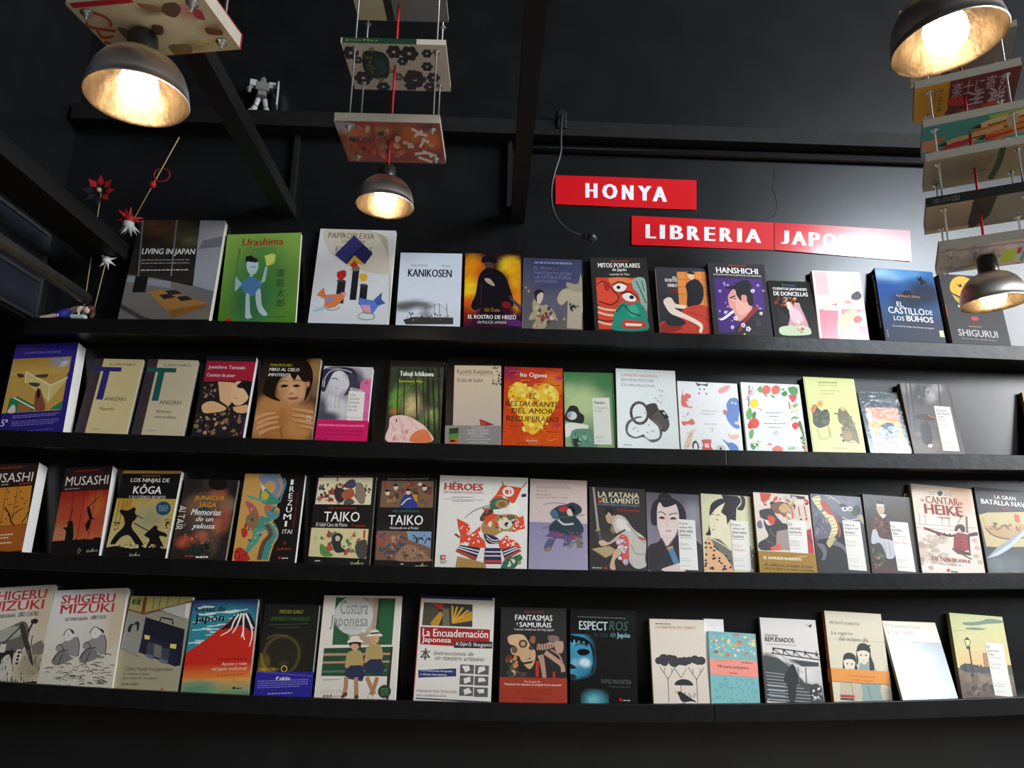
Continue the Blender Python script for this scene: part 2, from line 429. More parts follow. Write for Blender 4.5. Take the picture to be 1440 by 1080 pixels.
@art('papiro', [(600, 163), (1030, 180), (535, 690), (985, 698)], sc='d8d4cc', label='white origami book titled PAPIROFLEXIA with two folded paper birds')
def _(a):
    a.bg('dcdad8', 'cfd2d6')
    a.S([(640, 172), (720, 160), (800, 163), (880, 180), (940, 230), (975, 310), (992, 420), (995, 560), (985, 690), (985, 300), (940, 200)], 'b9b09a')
    a.S([(625, 170), (800, 160), (900, 185), (965, 280), (990, 420), (880, 420), (760, 380), (650, 300)], 'cfc6b4')
    a.T('PAPIROFLEXIA', 645, 190, 905, 225, '7a6a48', b=.01); a.T('-ORIGAMI-', 712, 232, 862, 252, '7a6a48'); a.T('EXPERTOS', 686, 272, 893, 302, '7a6a48', b=.01)
    a.P([(790, 205), (897, 312), (850, 375), (745, 372), (680, 318)], '25254e'); a.P([(790, 205), (840, 258), (760, 330), (745, 372), (680, 318)], '30306a')
    a.P([(793, 322), (850, 374), (748, 374)], 'c99a3a'); a.P([(793, 350), (818, 392), (790, 400), (768, 380)], 'b8341f')
    for x0, x1, y0, y1 in ((775, 812, 400, 573), (692, 738, 465, 592), (822, 864, 490, 598)): a.R(x0, y0, x1, y1, '26232a', '1a181c'); a.E((x0 + x1) / 2, y0, (x1 - x0) / 2, 7, '4a4a50')
    a.S([(697, 418), (740, 408), (745, 440), (720, 462), (698, 450)], 'c0281e'); a.S([(825, 430), (862, 432), (860, 465), (830, 466)], 'd8b020'); a.S([(780, 395), (822, 390), (815, 410), (790, 412)], '6a7a5a')
    a.P([(582, 545), (620, 505), (632, 545), (700, 540), (750, 535), (735, 565), (690, 610), (650, 620), (625, 600), (630, 570)], 'd87a42'); a.P([(630, 560), (680, 555), (660, 585), (640, 580)], '7a8ad0'); a.P([(715, 530), (750, 532), (740, 560)], 'e08aa0')
    a.L([(625, 600), (650, 628), (705, 620), (705, 608)], 4, '8a7a5a')
    a.P([(815, 560), (865, 570), (900, 575), (950, 530), (945, 570), (970, 590), (930, 605), (895, 650), (850, 645), (820, 590)], '5a78c8'); a.P([(830, 600), (880, 600), (890, 650), (850, 640)], 'd89aa8'); a.P([(905, 570), (950, 530), (945, 568), (968, 592), (920, 600)], '3f5a9a')
    a.L([(812, 662), (840, 640), (895, 645), (905, 670), (860, 680), (815, 668)], 5, '8a9a5a'); a.P([(560, 630), (625, 605), (630, 625), (570, 640)], 'a9c0cc')

@art('kanikosen', [(1060, 307), (1405, 300), (1018, 705), (1383, 712)], sc='d8dce0', label='white book titled KANIKOSEN with a smoking factory ship along the bottom')
def _(a):
    a.bg('ccd5e2', 'dfe3ea')
    a.T('KANIKOSEN', 1097, 398, 1343, 442, '1c1c20', b=.02); a.T('TAKIJI KOBAYASHI', 1113, 373, 1207, 385, '3a3a40'); a.T('100 YEARS', 1288, 371, 1335, 381, '3a3a40')
    a.G(1020, 560, 1385, 705, 20, 10, 'd6dce5', 'd2d6de', [(1060, 610, 60, 26, '4a4846', .9, 1.2), (1130, 595, 60, 20, '565452', .9, 1.2), (1190, 605, 40, 20, '6a6866', .9, 1.3), (1190, 650, 36, 22, '7d7b7a', .7)], .03)
    a.P([(1062, 680), (1120, 665), (1345, 668), (1345, 705), (1075, 705)], '3a3836'); a.K(1060, 640, 1345, 690, 26, ['4a4846', '262422', '8a8884'], 4, 10, 3)
    for x in (1190, 1240, 1268, 1310): a.L([(x, 590), (x + 2, 670)], 3, '5a5856', False)
    a.L([(1190, 620), (1268, 592), (1310, 630)], 2, '6a6866', False)

@art('heizo', [(232, 318), (540, 297), (195, 712), (525, 720)], sc='3a1a10', gloss='gloss', label='novel with a man in a black police coat before yellow flames')
def _(a):
    a.G(195, 295, 545, 730, 18, 22, '2a0f18', '38142a', [(255, 430, 70, 110, 'e08a14'), (240, 520, 45, 60, 'f0c820', .9), (470, 380, 60, 50, 'f0c028'), (500, 440, 40, 90, 'e8a018', .9), (240, 600, 50, 50, 'd85a14', .9), (510, 560, 30, 70, 'e88a18'), (225, 660, 40, 40, '7a1c12', .8), (300, 420, 30, 60, 'c85a12', .8)], .16)
    a.S([(320, 365), (325, 335), (360, 322), (395, 335), (405, 358), (375, 362)], '15121a'); a.S([(335, 365), (375, 362), (385, 385), (365, 400), (340, 395)], '54382a')
    a.S([(345, 395), (400, 400), (445, 435), (470, 510), (488, 590), (450, 620), (430, 600), (410, 560), (420, 650), (380, 700), (290, 700), (300, 620), (265, 630), (245, 605), (275, 540), (300, 440)], '17121a')
    a.L([(310, 480), (300, 600)], 6, '33202a'); a.S([(330, 455), (360, 455), (385, 490), (370, 492), (340, 475)], 'b0a08a'); a.E(445, 598, 26, 20, '7a1c1c'); a.P([(460, 540), (530, 605), (525, 630), (470, 570)], '4a4058')
    a.P([(430, 650), (525, 690), (525, 720), (450, 712)], '5a2a6a')
    a.T('Gō Ōsaka', 318, 612, 408, 636, 'b8861c'); a.T('EL ROSTRO DE HEIZŌ', 224, 648, 496, 676, 'f0eae0', b=.015); a.T('UN POLICÍA SAMURÁI', 275, 682, 440, 702, 'd8d0c8')

@art('mundo', [(548, 335), (877, 337), (530, 720), (877, 732)], sc='23243a', label='blue-grey book on fantastic literature with two pale robed ghosts')
def _(a):
    a.G(528, 332, 880, 735, 10, 12, '3a3d5a', '6a5f56', [(700, 420, 160, 90, '3a3f66'), (700, 620, 90, 80, '58586c')], .08)
    a.R(545, 335, 592, 730, '3f4160', '5d5a58')
    a.D(610, 828, 361, 1, '8a8ea8', 11); a.T('EL MUNDO', 608, 382, 745, 402, '7f7f92'); a.T('FANTÁSTICO EN', 608, 408, 818, 428, '7f7f92'); a.T('LA LITERATURA', 608, 434, 815, 454, '7f7f92'); a.T('JAPONESA', 608, 460, 738, 480, '7f7f92')
    a.S([(605, 530), (632, 512), (660, 525), (650, 545), (640, 600), (615, 580), (608, 550)], '1b1b22'); a.S([(620, 550), (650, 530), (655, 555), (640, 590), (625, 600)], 'c9bda6')
    a.S([(600, 570), (640, 600), (680, 600), (715, 640), (735, 690), (690, 660), (660, 725), (590, 725), (610, 680), (570, 680), (590, 630)], 'a59878'); a.K(580, 600, 720, 720, 22, ['7a3a34', 'b8a98a', '4a4438', '8a3a30', 'c9bd9c'], 8, 20, 5)
    a.S([(740, 545), (770, 510), (830, 500), (875, 470), (877, 640), (850, 600), (800, 570), (760, 600), (735, 580)], 'b3a68a'); a.P([(795, 540), (877, 560), (868, 732), (785, 725)], 'b0a48c'); a.S([(790, 470), (850, 480), (870, 420), (877, 520), (800, 510)], '9c927c')
    a.K(800, 580, 860, 640, 9, ['23242c', '3a3a40'], 6, 14, 3); a.E(573, 525, 6, 7, 'b8a050'); a.E(558, 505, 5, 6, 'b8a050'); a.E(770, 678, 7, 7, 'b8a050')

@art('mitos', [(925, 338), (1243, 322), (945, 740), (1270, 745)], sc='33302d', label='black book titled MITOS POPULARES with a red and a green demon face')
def _(a):
    a.bg('2a2624', '1e1b1a')
    a.P([(955, 450), (1225, 442), (1240, 560), (1235, 740), (965, 730)], 'd2402a')
    a.S([(1030, 450), (1130, 445), (1165, 470), (1100, 480), (1060, 500), (1035, 480)], 'e27a45'); a.S([(960, 470), (1010, 480), (1060, 540), (1075, 570), (1010, 590), (965, 570)], 'dc4a30')
    a.L([(960, 490), (1000, 470), (1050, 520), (1080, 560), (1040, 600), (970, 580)], 6, '3a1410'); a.L([(958, 600), (1020, 630), (1080, 640)], 7, '3a1410'); a.L([(962, 680), (1020, 690), (1060, 680)], 6, '3a1410')
    for y in (612, 640, 690): a.L([(962, y), (1010, y + 14), (1075, y + 20)], 12, 'e8b89a')
    a.S([(1165, 450), (1228, 448), (1238, 560), (1230, 640), (1205, 600), (1190, 540), (1160, 500)], '8fb0a4'); a.L([(1180, 460), (1205, 520), (1232, 590)], 6, '2f5a50'); a.L([(1210, 460), (1225, 520)], 5, '2f5a50')
    a.S([(1050, 500), (1085, 480), (1125, 492), (1110, 520), (1070, 525)], 'f0ece0'); a.E(1080, 502, 11, 10, '1a1412'); a.S([(1100, 545), (1150, 530), (1180, 560), (1165, 580), (1120, 575)], 'f0ece0'); a.E(1152, 556, 13, 11, '1a1412')
    a.L([(1090, 540), (1130, 525), (1170, 545), (1185, 570)], 8, '3a1410'); a.L([(1045, 490), (1085, 470), (1130, 485)], 7, '3a1410')
    a.S([(1055, 640), (1100, 585), (1150, 600), (1180, 580), (1225, 620), (1235, 680), (1230, 740), (1050, 738), (1045, 690)], '1f8a72'); a.S([(1130, 610), (1170, 600), (1190, 640), (1160, 670), (1130, 650)], '37a88c'); a.L([(1065, 640), (1105, 600), (1140, 640), (1200, 660)], 7, '0f3a34')
    a.P([(1085, 705), (1110, 682), (1215, 690), (1235, 720), (1180, 732), (1100, 728)], 'c83a2c'); a.P([(1110, 700), (1205, 705), (1200, 718), (1115, 715)], 'eae4d4')
    a.S([(1000, 475), (1030, 480), (1025, 520), (1005, 515)], 'a8281c')
    a.T('jamanoto buntu', 1040, 343, 1140, 357, 'd85a3a'); a.T('MITOS POPULARES', 968, 362, 1205, 388, 'f6f2ea', b=.02); a.T('de Japón', 1047, 391, 1128, 413, 'f6f2ea', b=.015); a.T('Leyendas de Tōno', 1033, 420, 1145, 436, 'e6e2da', b=.01)

@art('secretos', [(120, 395), (485, 390), (145, 857), (525, 870)], sc='c9b49a', label='dark book with a figure in black by orange windows and a red bed')
def _(a):
    a.bg('3a3a42', '2c2b30')
    a.P([(272, 425), (485, 415), (505, 690), (285, 690)], 'e8924a')
    for x in (335, 400, 455): a.L([(x, 422), (x + 12, 680)], 5, 'c8682a', False)
    for y in (480, 535, 590): a.L([(278, y), (498, y)], 5, 'c8682a', False)
    a.S([(335, 520), (380, 480), (420, 478), (455, 520), (462, 590), (435, 660), (345, 680), (345, 590)], '23222a'); a.S([(345, 430), (385, 425), (400, 445), (385, 480), (360, 470)], 'e8c8a8'); a.S([(342, 432), (360, 420), (395, 425), (398, 440), (370, 438)], '1c1a20')
    a.S([(150, 790), (230, 770), (330, 690), (430, 665), (500, 690), (525, 780), (525, 868), (150, 858)], 'c8402f'); a.S([(160, 800), (260, 780), (300, 830), (230, 858), (150, 855)], '9a2a22'); a.L([(360, 720), (470, 760), (520, 830)], 8, 'a83226'); a.L([(330, 760), (400, 820), (420, 865)], 7, 'a83226')
    a.S([(170, 640), (200, 615), (230, 620), (260, 660), (330, 670), (320, 695), (250, 690), (300, 720), (400, 770), (450, 810), (440, 865), (420, 855), (425, 820), (330, 770), (230, 735), (190, 690)], 'f2e0cc')
    a.S([(180, 760), (240, 740), (330, 790), (290, 815), (200, 810)], '2c2b30')
    a.T('SECRETOS', 184, 478, 272, 500, W_, b=.02); a.T('DEL', 240, 460, 270, 476, W_, b=.02); a.T('DIABLO', 204, 514, 272, 538, W_, b=.02); a.T('EIKO HANAOKA', 216, 555, 274, 582, 'b03a2a')

@art('hanshichi', [(495, 365), (905, 362), (530, 875), (950, 888)], sc='26242a', label='black and purple book with a topknotted man smoking a pipe')
def _(a):
    a.bg('2f2d33', '29272c')
    a.P([(540, 480), (885, 470), (912, 860), (565, 862)], '4a2a78')
    rd = random.Random(4)
    for i in range(26):
        x, y = rd.uniform(560, 895), rd.uniform(490, 850); r = rd.uniform(6, 15)
        for q in range(5): a.E(x + r * .6 * math.cos(q * 1.257), y + r * .6 * math.sin(q * 1.257), r * .32, r * .32, 'cfbfe6', n=6); a.k -= 1
    a.k += 1
    a.S([(560, 765), (600, 778), (680, 718), (672, 706), (590, 765)], 'f0eaf6'); a.L([(580, 780), (690, 712)], 9, 'e8e2ee', False)
    a.S([(640, 600), (690, 545), (740, 570), (770, 600), (775, 650), (810, 690), (740, 770), (700, 780), (672, 705), (650, 690), (640, 650)], 'e09a8c'); a.S([(690, 620), (740, 590), (770, 640), (800, 690), (740, 740), (700, 720)], 'eab0a2', 3)
    a.S([(620, 545), (690, 525), (740, 490), (790, 490), (810, 540), (815, 600), (820, 660), (790, 672), (775, 640), (770, 600), (735, 600), (730, 640), (700, 600), (690, 560), (650, 555)], '1e1c22'); a.E(752, 625, 20, 28, 'dc9484')
    a.L([(650, 622), (690, 604)], 9, '1e1c22', False); a.L([(660, 638), (695, 632)], 6, 'f0e0dc', False); a.P([(660, 630), (695, 622), (693, 632)], '2a1a1e')
    a.S([(720, 800), (790, 730), (845, 700), (900, 720), (945, 880), (690, 865)], '2a282e'); a.P([(700, 855), (740, 775), (835, 665), (858, 690), (760, 790), (720, 860)], '8c2a30'); a.S([(745, 520), (775, 510), (770, 500), (700, 505), (690, 515)], '1e1c22')
    for x, y, r in ((688, 765, 18), (740, 812, 18), (775, 838, 20), (662, 828, 14), (815, 565, 16), (615, 725, 12), (870, 727, 14)):
        for q in range(5): a.E(x + r * .6 * math.cos(q * 1.257), y + r * .6 * math.sin(q * 1.257), r * .36, r * .36, 'f0e8f8', n=7)
        a.E(x, y, r * .25, r * .25, '6a4a98', n=6)
    a.T('okamoto kidō', 642, 370, 768, 388, 'c84a3a'); a.T('HANSHICHI', 556, 398, 858, 440, 'f8f6f2', b=.02); a.T('UN DETECTIVE EN EL JAPÓN DE LOS SAMURÁIS', 536, 445, 882, 462, 'e6e2de', b=.01); a.P([(735, 878), (750, 866), (755, 880)], 'c8d840')
    a.R(825, 765, 862, 822, '3a383e')

@art('doncellas', [(935, 500), (1235, 485), (960, 885), (1290, 898)], sc='24221f', gloss='gloss', label='small black book with a maiden in a pale kimono under maple leaves')
def _(a):
    a.bg('23211f', '2e2c2a')
    a.K(960, 610, 1140, 680, 22, ['c85a3a', 'd88a5a', '8a3a2a', 'e0b08a'], 8, 20, 2); a.L([(970, 650), (1050, 620), (1130, 630)], 4, '6a4a3a')
    for i in range(7): a.L([(990 + i * 11, 690 + i * 9), (1010 + i * 10, 740 + i * 10), (1000 + i * 8, 800)], 2.5, '4a4a48')
    a.S([(1090, 700), (1120, 660), (1150, 650), (1165, 690), (1195, 760), (1215, 830), (1200, 860), (1060, 860), (1075, 780)], 'd9a0b0'); a.S([(1060, 650), (1090, 650), (1100, 690), (1070, 700)], 'e8d8c8'); a.S([(1080, 690), (1140, 700), (1180, 780), (1120, 800), (1085, 760)], 'e8c8d0')
    a.S([(1000, 830), (1080, 815), (1200, 820), (1230, 850), (1210, 880), (1020, 880)], 'c9d8b8'); a.K(1080, 770, 1200, 870, 12, ['d86a4a', 'e8c04a', 'd8a8b8', 'f0e0d0'], 8, 16, 6); a.L([(1140, 850), (1180, 840), (1160, 865)], 4, 'b03a2a')
    a.T('Grace James', 1035, 516, 1130, 533, '5a9ad0'); a.T('CUENTOS JAPONESES', 968, 542, 1210, 566, 'f4f2ee', b=.02); a.T('DE DONCELLAS', 972, 572, 1216, 602, 'f8f6f2', b=.02)

@art('rosado', [(1245, 432), (1500, 420), (1310, 900), (1670, 910)], sc='c4b89c', gloss='gloss', label='pale cream and pink book washed out by glare below the banner')
def _(a):
    a.bg('efe2dc', 'eacfcf')
    a.R(1270, 440, 1340, 600, 'e6c4c8'); a.P([(1300, 700), (1420, 690), (1450, 905), (1325, 900)], 'd97a8a'); a.R(1330, 690, 1660, 702, 'f4ece4')
    a.P([(1440, 690), (1640, 690), (1670, 905), (1470, 905)], 'd88a92'); a.S([(1430, 760), (1520, 690), (1570, 760), (1560, 880), (1450, 890)], 'e6c8a0'); a.S([(1550, 720), (1620, 700), (1640, 790), (1580, 800)], 'f0e2d2'); a.E(1560, 760, 30, 26, 'b84a4a')
    a.S([(1490, 590), (1520, 560), (1550, 590), (1540, 620), (1500, 620)], '3a3430'); a.D(1340, 1420, 660, 1, 'c03a3a', 12); a.K(1330, 620, 1640, 690, 12, ['e8d8c0', 'd8a090', 'f4e8d8'], 14, 34, 2)

@art('buhos', [(370, 420), (795, 400), (425, 915), (855, 930)], sc='16161c', gloss='gloss', spine=('EL CASTILLO DE LOS BÚHOS', 'd8d4c8'), label='dark blue book titled EL CASTILLO DE LOS BÚHOS with a tiny ninja leaping')
def _(a):
    a.G(365, 398, 860, 935, 16, 20, '2c6aa8', '2a2730', [(470, 450, 120, 50, 'a4cfec', .9, 1.3), (620, 430, 120, 40, '5a9ad0', .8), (450, 560, 140, 80, '204a94', .7), (740, 570, 120, 90, '1c2030', .9), (600, 640, 120, 60, '1e2234', .8), (690, 820, 160, 80, '383440', .7)], .05)
    a.S([(560, 590), (590, 562), (630, 575), (640, 600), (580, 605)], '141a28')
    a.S([(675, 450), (690, 460), (705, 445), (720, 470), (745, 490), (720, 500), (705, 518), (700, 490), (685, 480)], '14141c')
    a.T('Ryōtarō Shiba', 522, 595, 690, 618, 'd8902a'); a.T('EL', 518, 650, 566, 684, W_); a.T('CASTILLO', 455, 690, 716, 736, W_, b=.005); a.T('DE', 724, 698, 772, 730, W_); a.T('LOS', 492, 754, 566, 784, W_); a.T('BÚHOS', 582, 736, 774, 786, W_, b=.02)
    a.T('La novela de ninjas más famosa de Japón', 482, 818, 774, 834, 'e0dcd4'); a.P([(810, 842), (840, 838), (848, 888), (815, 885)], 'cfd8a8'); a.R(440, 850, 446, 900, '8a8a94')

@art('shigurui', [(825, 460), (1245, 440), (905, 933), (1325, 945)], sc='2c1e1c', label='black book titled SHIGURUI with a yellow moon half hidden by a lamp')
def _(a):
    a.bg('252324', '2b2b2c')
    a.E(1000, 552, 95, 92, 'd8a528'); a.P([(895, 560), (920, 590), (1000, 620), (1060, 650), (1060, 680), (880, 680)], '252324'); a.P([(920, 600), (1000, 640), (990, 680), (940, 640)], 'b8983a')
    a.P([(950, 515), (975, 530), (985, 515), (1000, 540), (975, 545)], '1c1a18'); a.P([(1030, 500), (1045, 495), (1055, 490), (1045, 505)], '1c1a18'); a.P([(958, 672), (985, 690), (1000, 690), (960, 690)], 'd8d4cc')
    a.T('SHIGURUI', 950, 845, 1232, 892, 'bdbbb6', b=.01); a.D(1030, 1130, 822, 1, '9a7a3a', 7); a.T('El torneo del castillo Sunpu', 975, 903, 1220, 918, '9a9894'); a.E(1075, 765, 28, 16, 'b82a1c'); a.R(862, 680, 878, 770, '8a3020')

@art('genji', [(85, 115), (540, 115), (10, 745), (465, 760)], sc='2b1e78', white=1, label='thick purple novel with a gold-screen court painting, wide white page edges')
def _(a):
    a.bg('33268a', '2a1f70')
    a.P([(75, 225), (487, 222), (442, 612), (25, 606)], 'c29a4a')
    a.G(70, 222, 487, 340, 10, 6, 'b08838', 'c9a458', [(420, 255, 70, 30, '8a93a8'), (440, 270, 30, 14, 'd8d8d8')], .06)
    a.P([(170, 330), (355, 430), (470, 380), (465, 400), (350, 545), (180, 400)], 'd6c07c'); a.L([(172, 320), (355, 428), (475, 378)], 9, 'efe6c0', False); a.L([(172, 330), (175, 400)], 7, 'efe6c0', False); a.L([(353, 430), (345, 550)], 7, 'efe6c0', False)
    a.S([(110, 330), (150, 335), (165, 355), (130, 360)], '4a4034'); a.S([(200, 400), (280, 410), (260, 435), (215, 420)], '4a4034'); a.S([(240, 350), (330, 345), (320, 370), (260, 365)], '4a4034')
    a.P([(75, 505), (130, 495), (260, 570), (250, 606), (60, 606)], '2f7a50'); a.L([(100, 500), (255, 590)], 9, 'efe6c0', False); a.P([(360, 600), (450, 545), (445, 610)], '2f7a50')
    a.S([(255, 470), (285, 450), (310, 520), (330, 600), (260, 600), (250, 530)], '8a4a3a'); a.S([(262, 460), (275, 445), (285, 500), (270, 520)], '1c1714'); a.S([(80, 570), (110, 550), (120, 605), (70, 605)], 'd8cfc0'); a.P([(140, 540), (230, 585), (220, 606), (135, 606)], 'a06a3a')
    a.D(92, 300, 150, 1, '5a4030', 8); a.T('LA HISTORIA DE GENJI', 152, 174, 415, 194, '8a86c0'); a.T('5ª', 30, 650, 75, 698, 'd8d4d0', b=.01)
    a.D(105, 430, 632, 2, '8a84c8', 5, 12); a.D(100, 432, 672, 3, '7a74b8', 6, 14); a.D(95, 412, 742, 1, '6a64b0', 5)

def tanizaki(col, band, tcol, lines):
    def f(a):
        a.bg(col)
        q = a.q
        a.rectuv(0, 0, .165, 1.12, '3a3338'); a.rectuv(.165, 0, .2, 1.12, band)
        a.rectuv(.03, .115, .6, .175, tcol); a.rectuv(.25, .175, .38, .56, tcol)
        for (t, u0, v0, u1, v1) in lines:
            p = [qq for qq in (q[0], q[1], q[2], q[3])]
            def xy(u, v):
                return tuple(p[0][i] * (1 - u) * (1 - v) + p[1][i] * u * (1 - v) + p[2][i] * (1 - u) * v + p[3][i] * u * v for i in (0, 1))
            c0, c1 = xy(u0, (v0 + v1) / 2), xy(u1, (v0 + v1) / 2); t0, t1 = xy((u0 + u1) / 2, v0), xy((u0 + u1) / 2, v1)
            a.T(t, c0[0], t0[1], c1[0], t1[1], '3a3428', it=.15 if t[0] in 'NAm' and t != 'ANIZAKI' else 0)
    return f
art('naomi', [(680, 228), (1045, 235), (540, 763), (910, 775)], sc='1c1a1c', label='beige novel with a large dark blue letter T, beside the thick purple one')(
    tanizaki('d6c48e', '4a2634', '2c2a72', [('JUNICHIRŌ', .33, .05, .87, .1), ('ANIZAKI', .41, .52, .83, .57), ('Naomi', .36, .655, .65, .7), ('Tusquets', .3, .935, .45, .955)]))
art('arenas', [(1075, 232), (1437, 240), (945, 775), (1320, 787)], sc='2a2428', label='beige novel with a large teal letter T')(
    tanizaki('cdbf9e', '4a3236', '1c5a58', [('JUNICHIRŌ', .33, .05, .87, .1), ('ANIZAKI', .41, .55, .84, .6), ('Arenas', .38, .67, .68, .715), ('movedizas', .38, .745, .8, .785), ('Tusquets', .3, .935, .45, .955)]))

@art('cuentos', [(165, 205), (520, 210), (30, 790), (420, 800)], sc='1c2030', white=1, label='novel with a crimson title block above a sleeping woman in a dark kimono')
def _(a):
    a.bg('1a1a22', '201c20')
    a.P([(165, 247), (512, 250), (490, 400), (135, 400)], 'a01e34')
    a.S([(160, 420), (240, 395), (330, 395), (480, 400), (470, 520), (440, 660), (400, 780), (110, 750), (110, 480)], '241c1e')
    a.P([(238, 400), (350, 405), (365, 520), (310, 580), (250, 540)], 'dcae80'); a.S([(340, 430), (390, 395), (440, 430), (462, 490), (440, 545), (370, 575), (330, 520)], 'e2b88c'); a.P([(345, 420), (385, 395), (410, 400), (390, 450)], 'dcae80')
    a.S([(375, 430), (420, 395), (478, 400), (475, 470), (462, 510), (445, 480), (420, 450), (390, 445)], '161318'); a.L([(355, 515), (380, 520)], 4, '6a4a34'); a.L([(368, 575), (385, 570)], 5, 'a84a3a')
    a.S([(115, 580), (150, 550), (210, 545), (290, 585), (280, 610), (200, 625), (130, 625)], 'dcae80'); a.S([(340, 590), (400, 575), (455, 570), (450, 620), (380, 625)], 'd8aa7c')
    a.K(40, 620, 430, 790, 60, ['8a6a4a', '3a3430', 'a88a6a', '5a4a3a', '241c1e', '7a5a6a', 'b89a78'], 10, 26, 7); a.K(120, 410, 235, 530, 16, ['8a6a50', '3a302c', 'a08468'], 8, 18, 3); a.K(290, 580, 350, 640, 8, ['241c1e', '6a5a48'], 8, 16, 2)
    a.P([(425, 660), (447, 660), (425, 790), (405, 780)], '5a1a4a')
    a.T('Junichiro Tanizaki', 172, 282, 436, 314, 'eedcdc', b=.005); a.T('Cuentos de amor', 160, 340, 364, 366, 'eedcdc', b=.005)

@art('miro', [(560, 215), (988, 230), (490, 803), (915, 815)], sc='1a1512', gloss='gloss', label='novel with a photo of a dark-haired woman hugging her bare shoulders')
def _(a):
    a.G(488, 212, 992, 820, 30, 36, '1a1512', '5a3a20', [(930, 300, 70, 110, '9c7448'), (940, 450, 40, 60, '8a6844', .8), (900, 640, 60, 90, 'b5804e', .7), (620, 560, 90, 60, 'c0804a', .95), (560, 700, 80, 110, 'c58a55', .95), (740, 600, 120, 60, 'c8925c', .9), (720, 700, 170, 130, 'b87a42', .95), (860, 720, 90, 110, 'c0864e', .95), (765, 440, 105, 105, 'cf9c6c', 1, .5), (800, 500, 80, 50, 'd2a070', .9), (770, 460, 22, 45, 'e0b488', .6), (700, 470, 28, 40, 'b47a4c', .6), (720, 690, 30, 100, 'a06a38', .5)], .03)
    a.S([(560, 470), (580, 380), (640, 260), (720, 220), (800, 225), (870, 240), (915, 300), (925, 380), (900, 480), (860, 545), (875, 470), (890, 400), (860, 330), (800, 300), (760, 350), (690, 370), (655, 440), (650, 500), (690, 540), (640, 530), (580, 500)], '1f1510'); a.S([(760, 340), (790, 270), (850, 300), (890, 390), (850, 400), (815, 350), (790, 390)], '23170f')
    a.S([(880, 420), (895, 400), (902, 425), (888, 445)], 'c08a5c')
    a.S([(688, 436), (704, 426), (724, 424), (744, 432), (726, 440), (702, 442)], '2a1a12'); a.E(717, 432, 9, 8, '120b08'); a.L([(682, 432), (704, 420), (746, 430)], 4, '1c110b'); a.L([(676, 400), (706, 392), (742, 398)], 5, '5a3a26')
    a.S([(778, 434), (796, 426), (816, 427), (830, 434), (812, 441), (792, 441)], '2a1a12'); a.E(802, 433, 9, 8, '120b08'); a.L([(774, 432), (798, 421), (832, 432)], 4, '1c110b'); a.L([(776, 397), (806, 390), (842, 396)], 5, '5a3a26')
    a.S([(738, 522), (764, 513), (778, 516), (794, 512), (826, 518), (800, 532), (770, 534)], 'a8584a'); a.L([(740, 522), (778, 522), (824, 518)], 3, '6a3028'); a.S([(748, 488), (764, 494), (782, 492), (776, 480)], 'b07c54'); a.L([(750, 490), (762, 495)], 3, '7a4c30'); a.L([(772, 495), (784, 491)], 3, '7a4c30')
    for x, y in ((520, 640), (545, 670), (540, 705), (560, 740)): a.L([(x - 20, y + 30), (x + 60, y - 5), (x + 135, y - 15)], (26, 12), 'd49c6c'); a.L([(x - 10, y + 42), (x + 130, y)], 3, '8a5a34')
    for i, (x, y) in enumerate(((780, 600), (775, 640), (790, 680), (830, 720))): a.L([(x, y), (x + 70, y + 10), (925, y + 25)], (12, 26), 'cf9664'); a.L([(x, y + 14), (x + 70, y + 26), (920, y + 42)], 3, '8a5a34')
    a.O(893, 668, 14, 16, 4, 'e8e0d8'); a.L([(690, 720), (705, 800)], 5, '8a5a30')
    a.T('MASUMI KUBO', 610, 266, 770, 286, 'b8b034', it=.12); a.T('MIRO AL CIELO', 603, 298, 826, 322, 'f0ece4', it=.12, b=.01); a.T('IMPOTENTE', 598, 338, 760, 360, 'f0ece4', it=.12, b=.01)

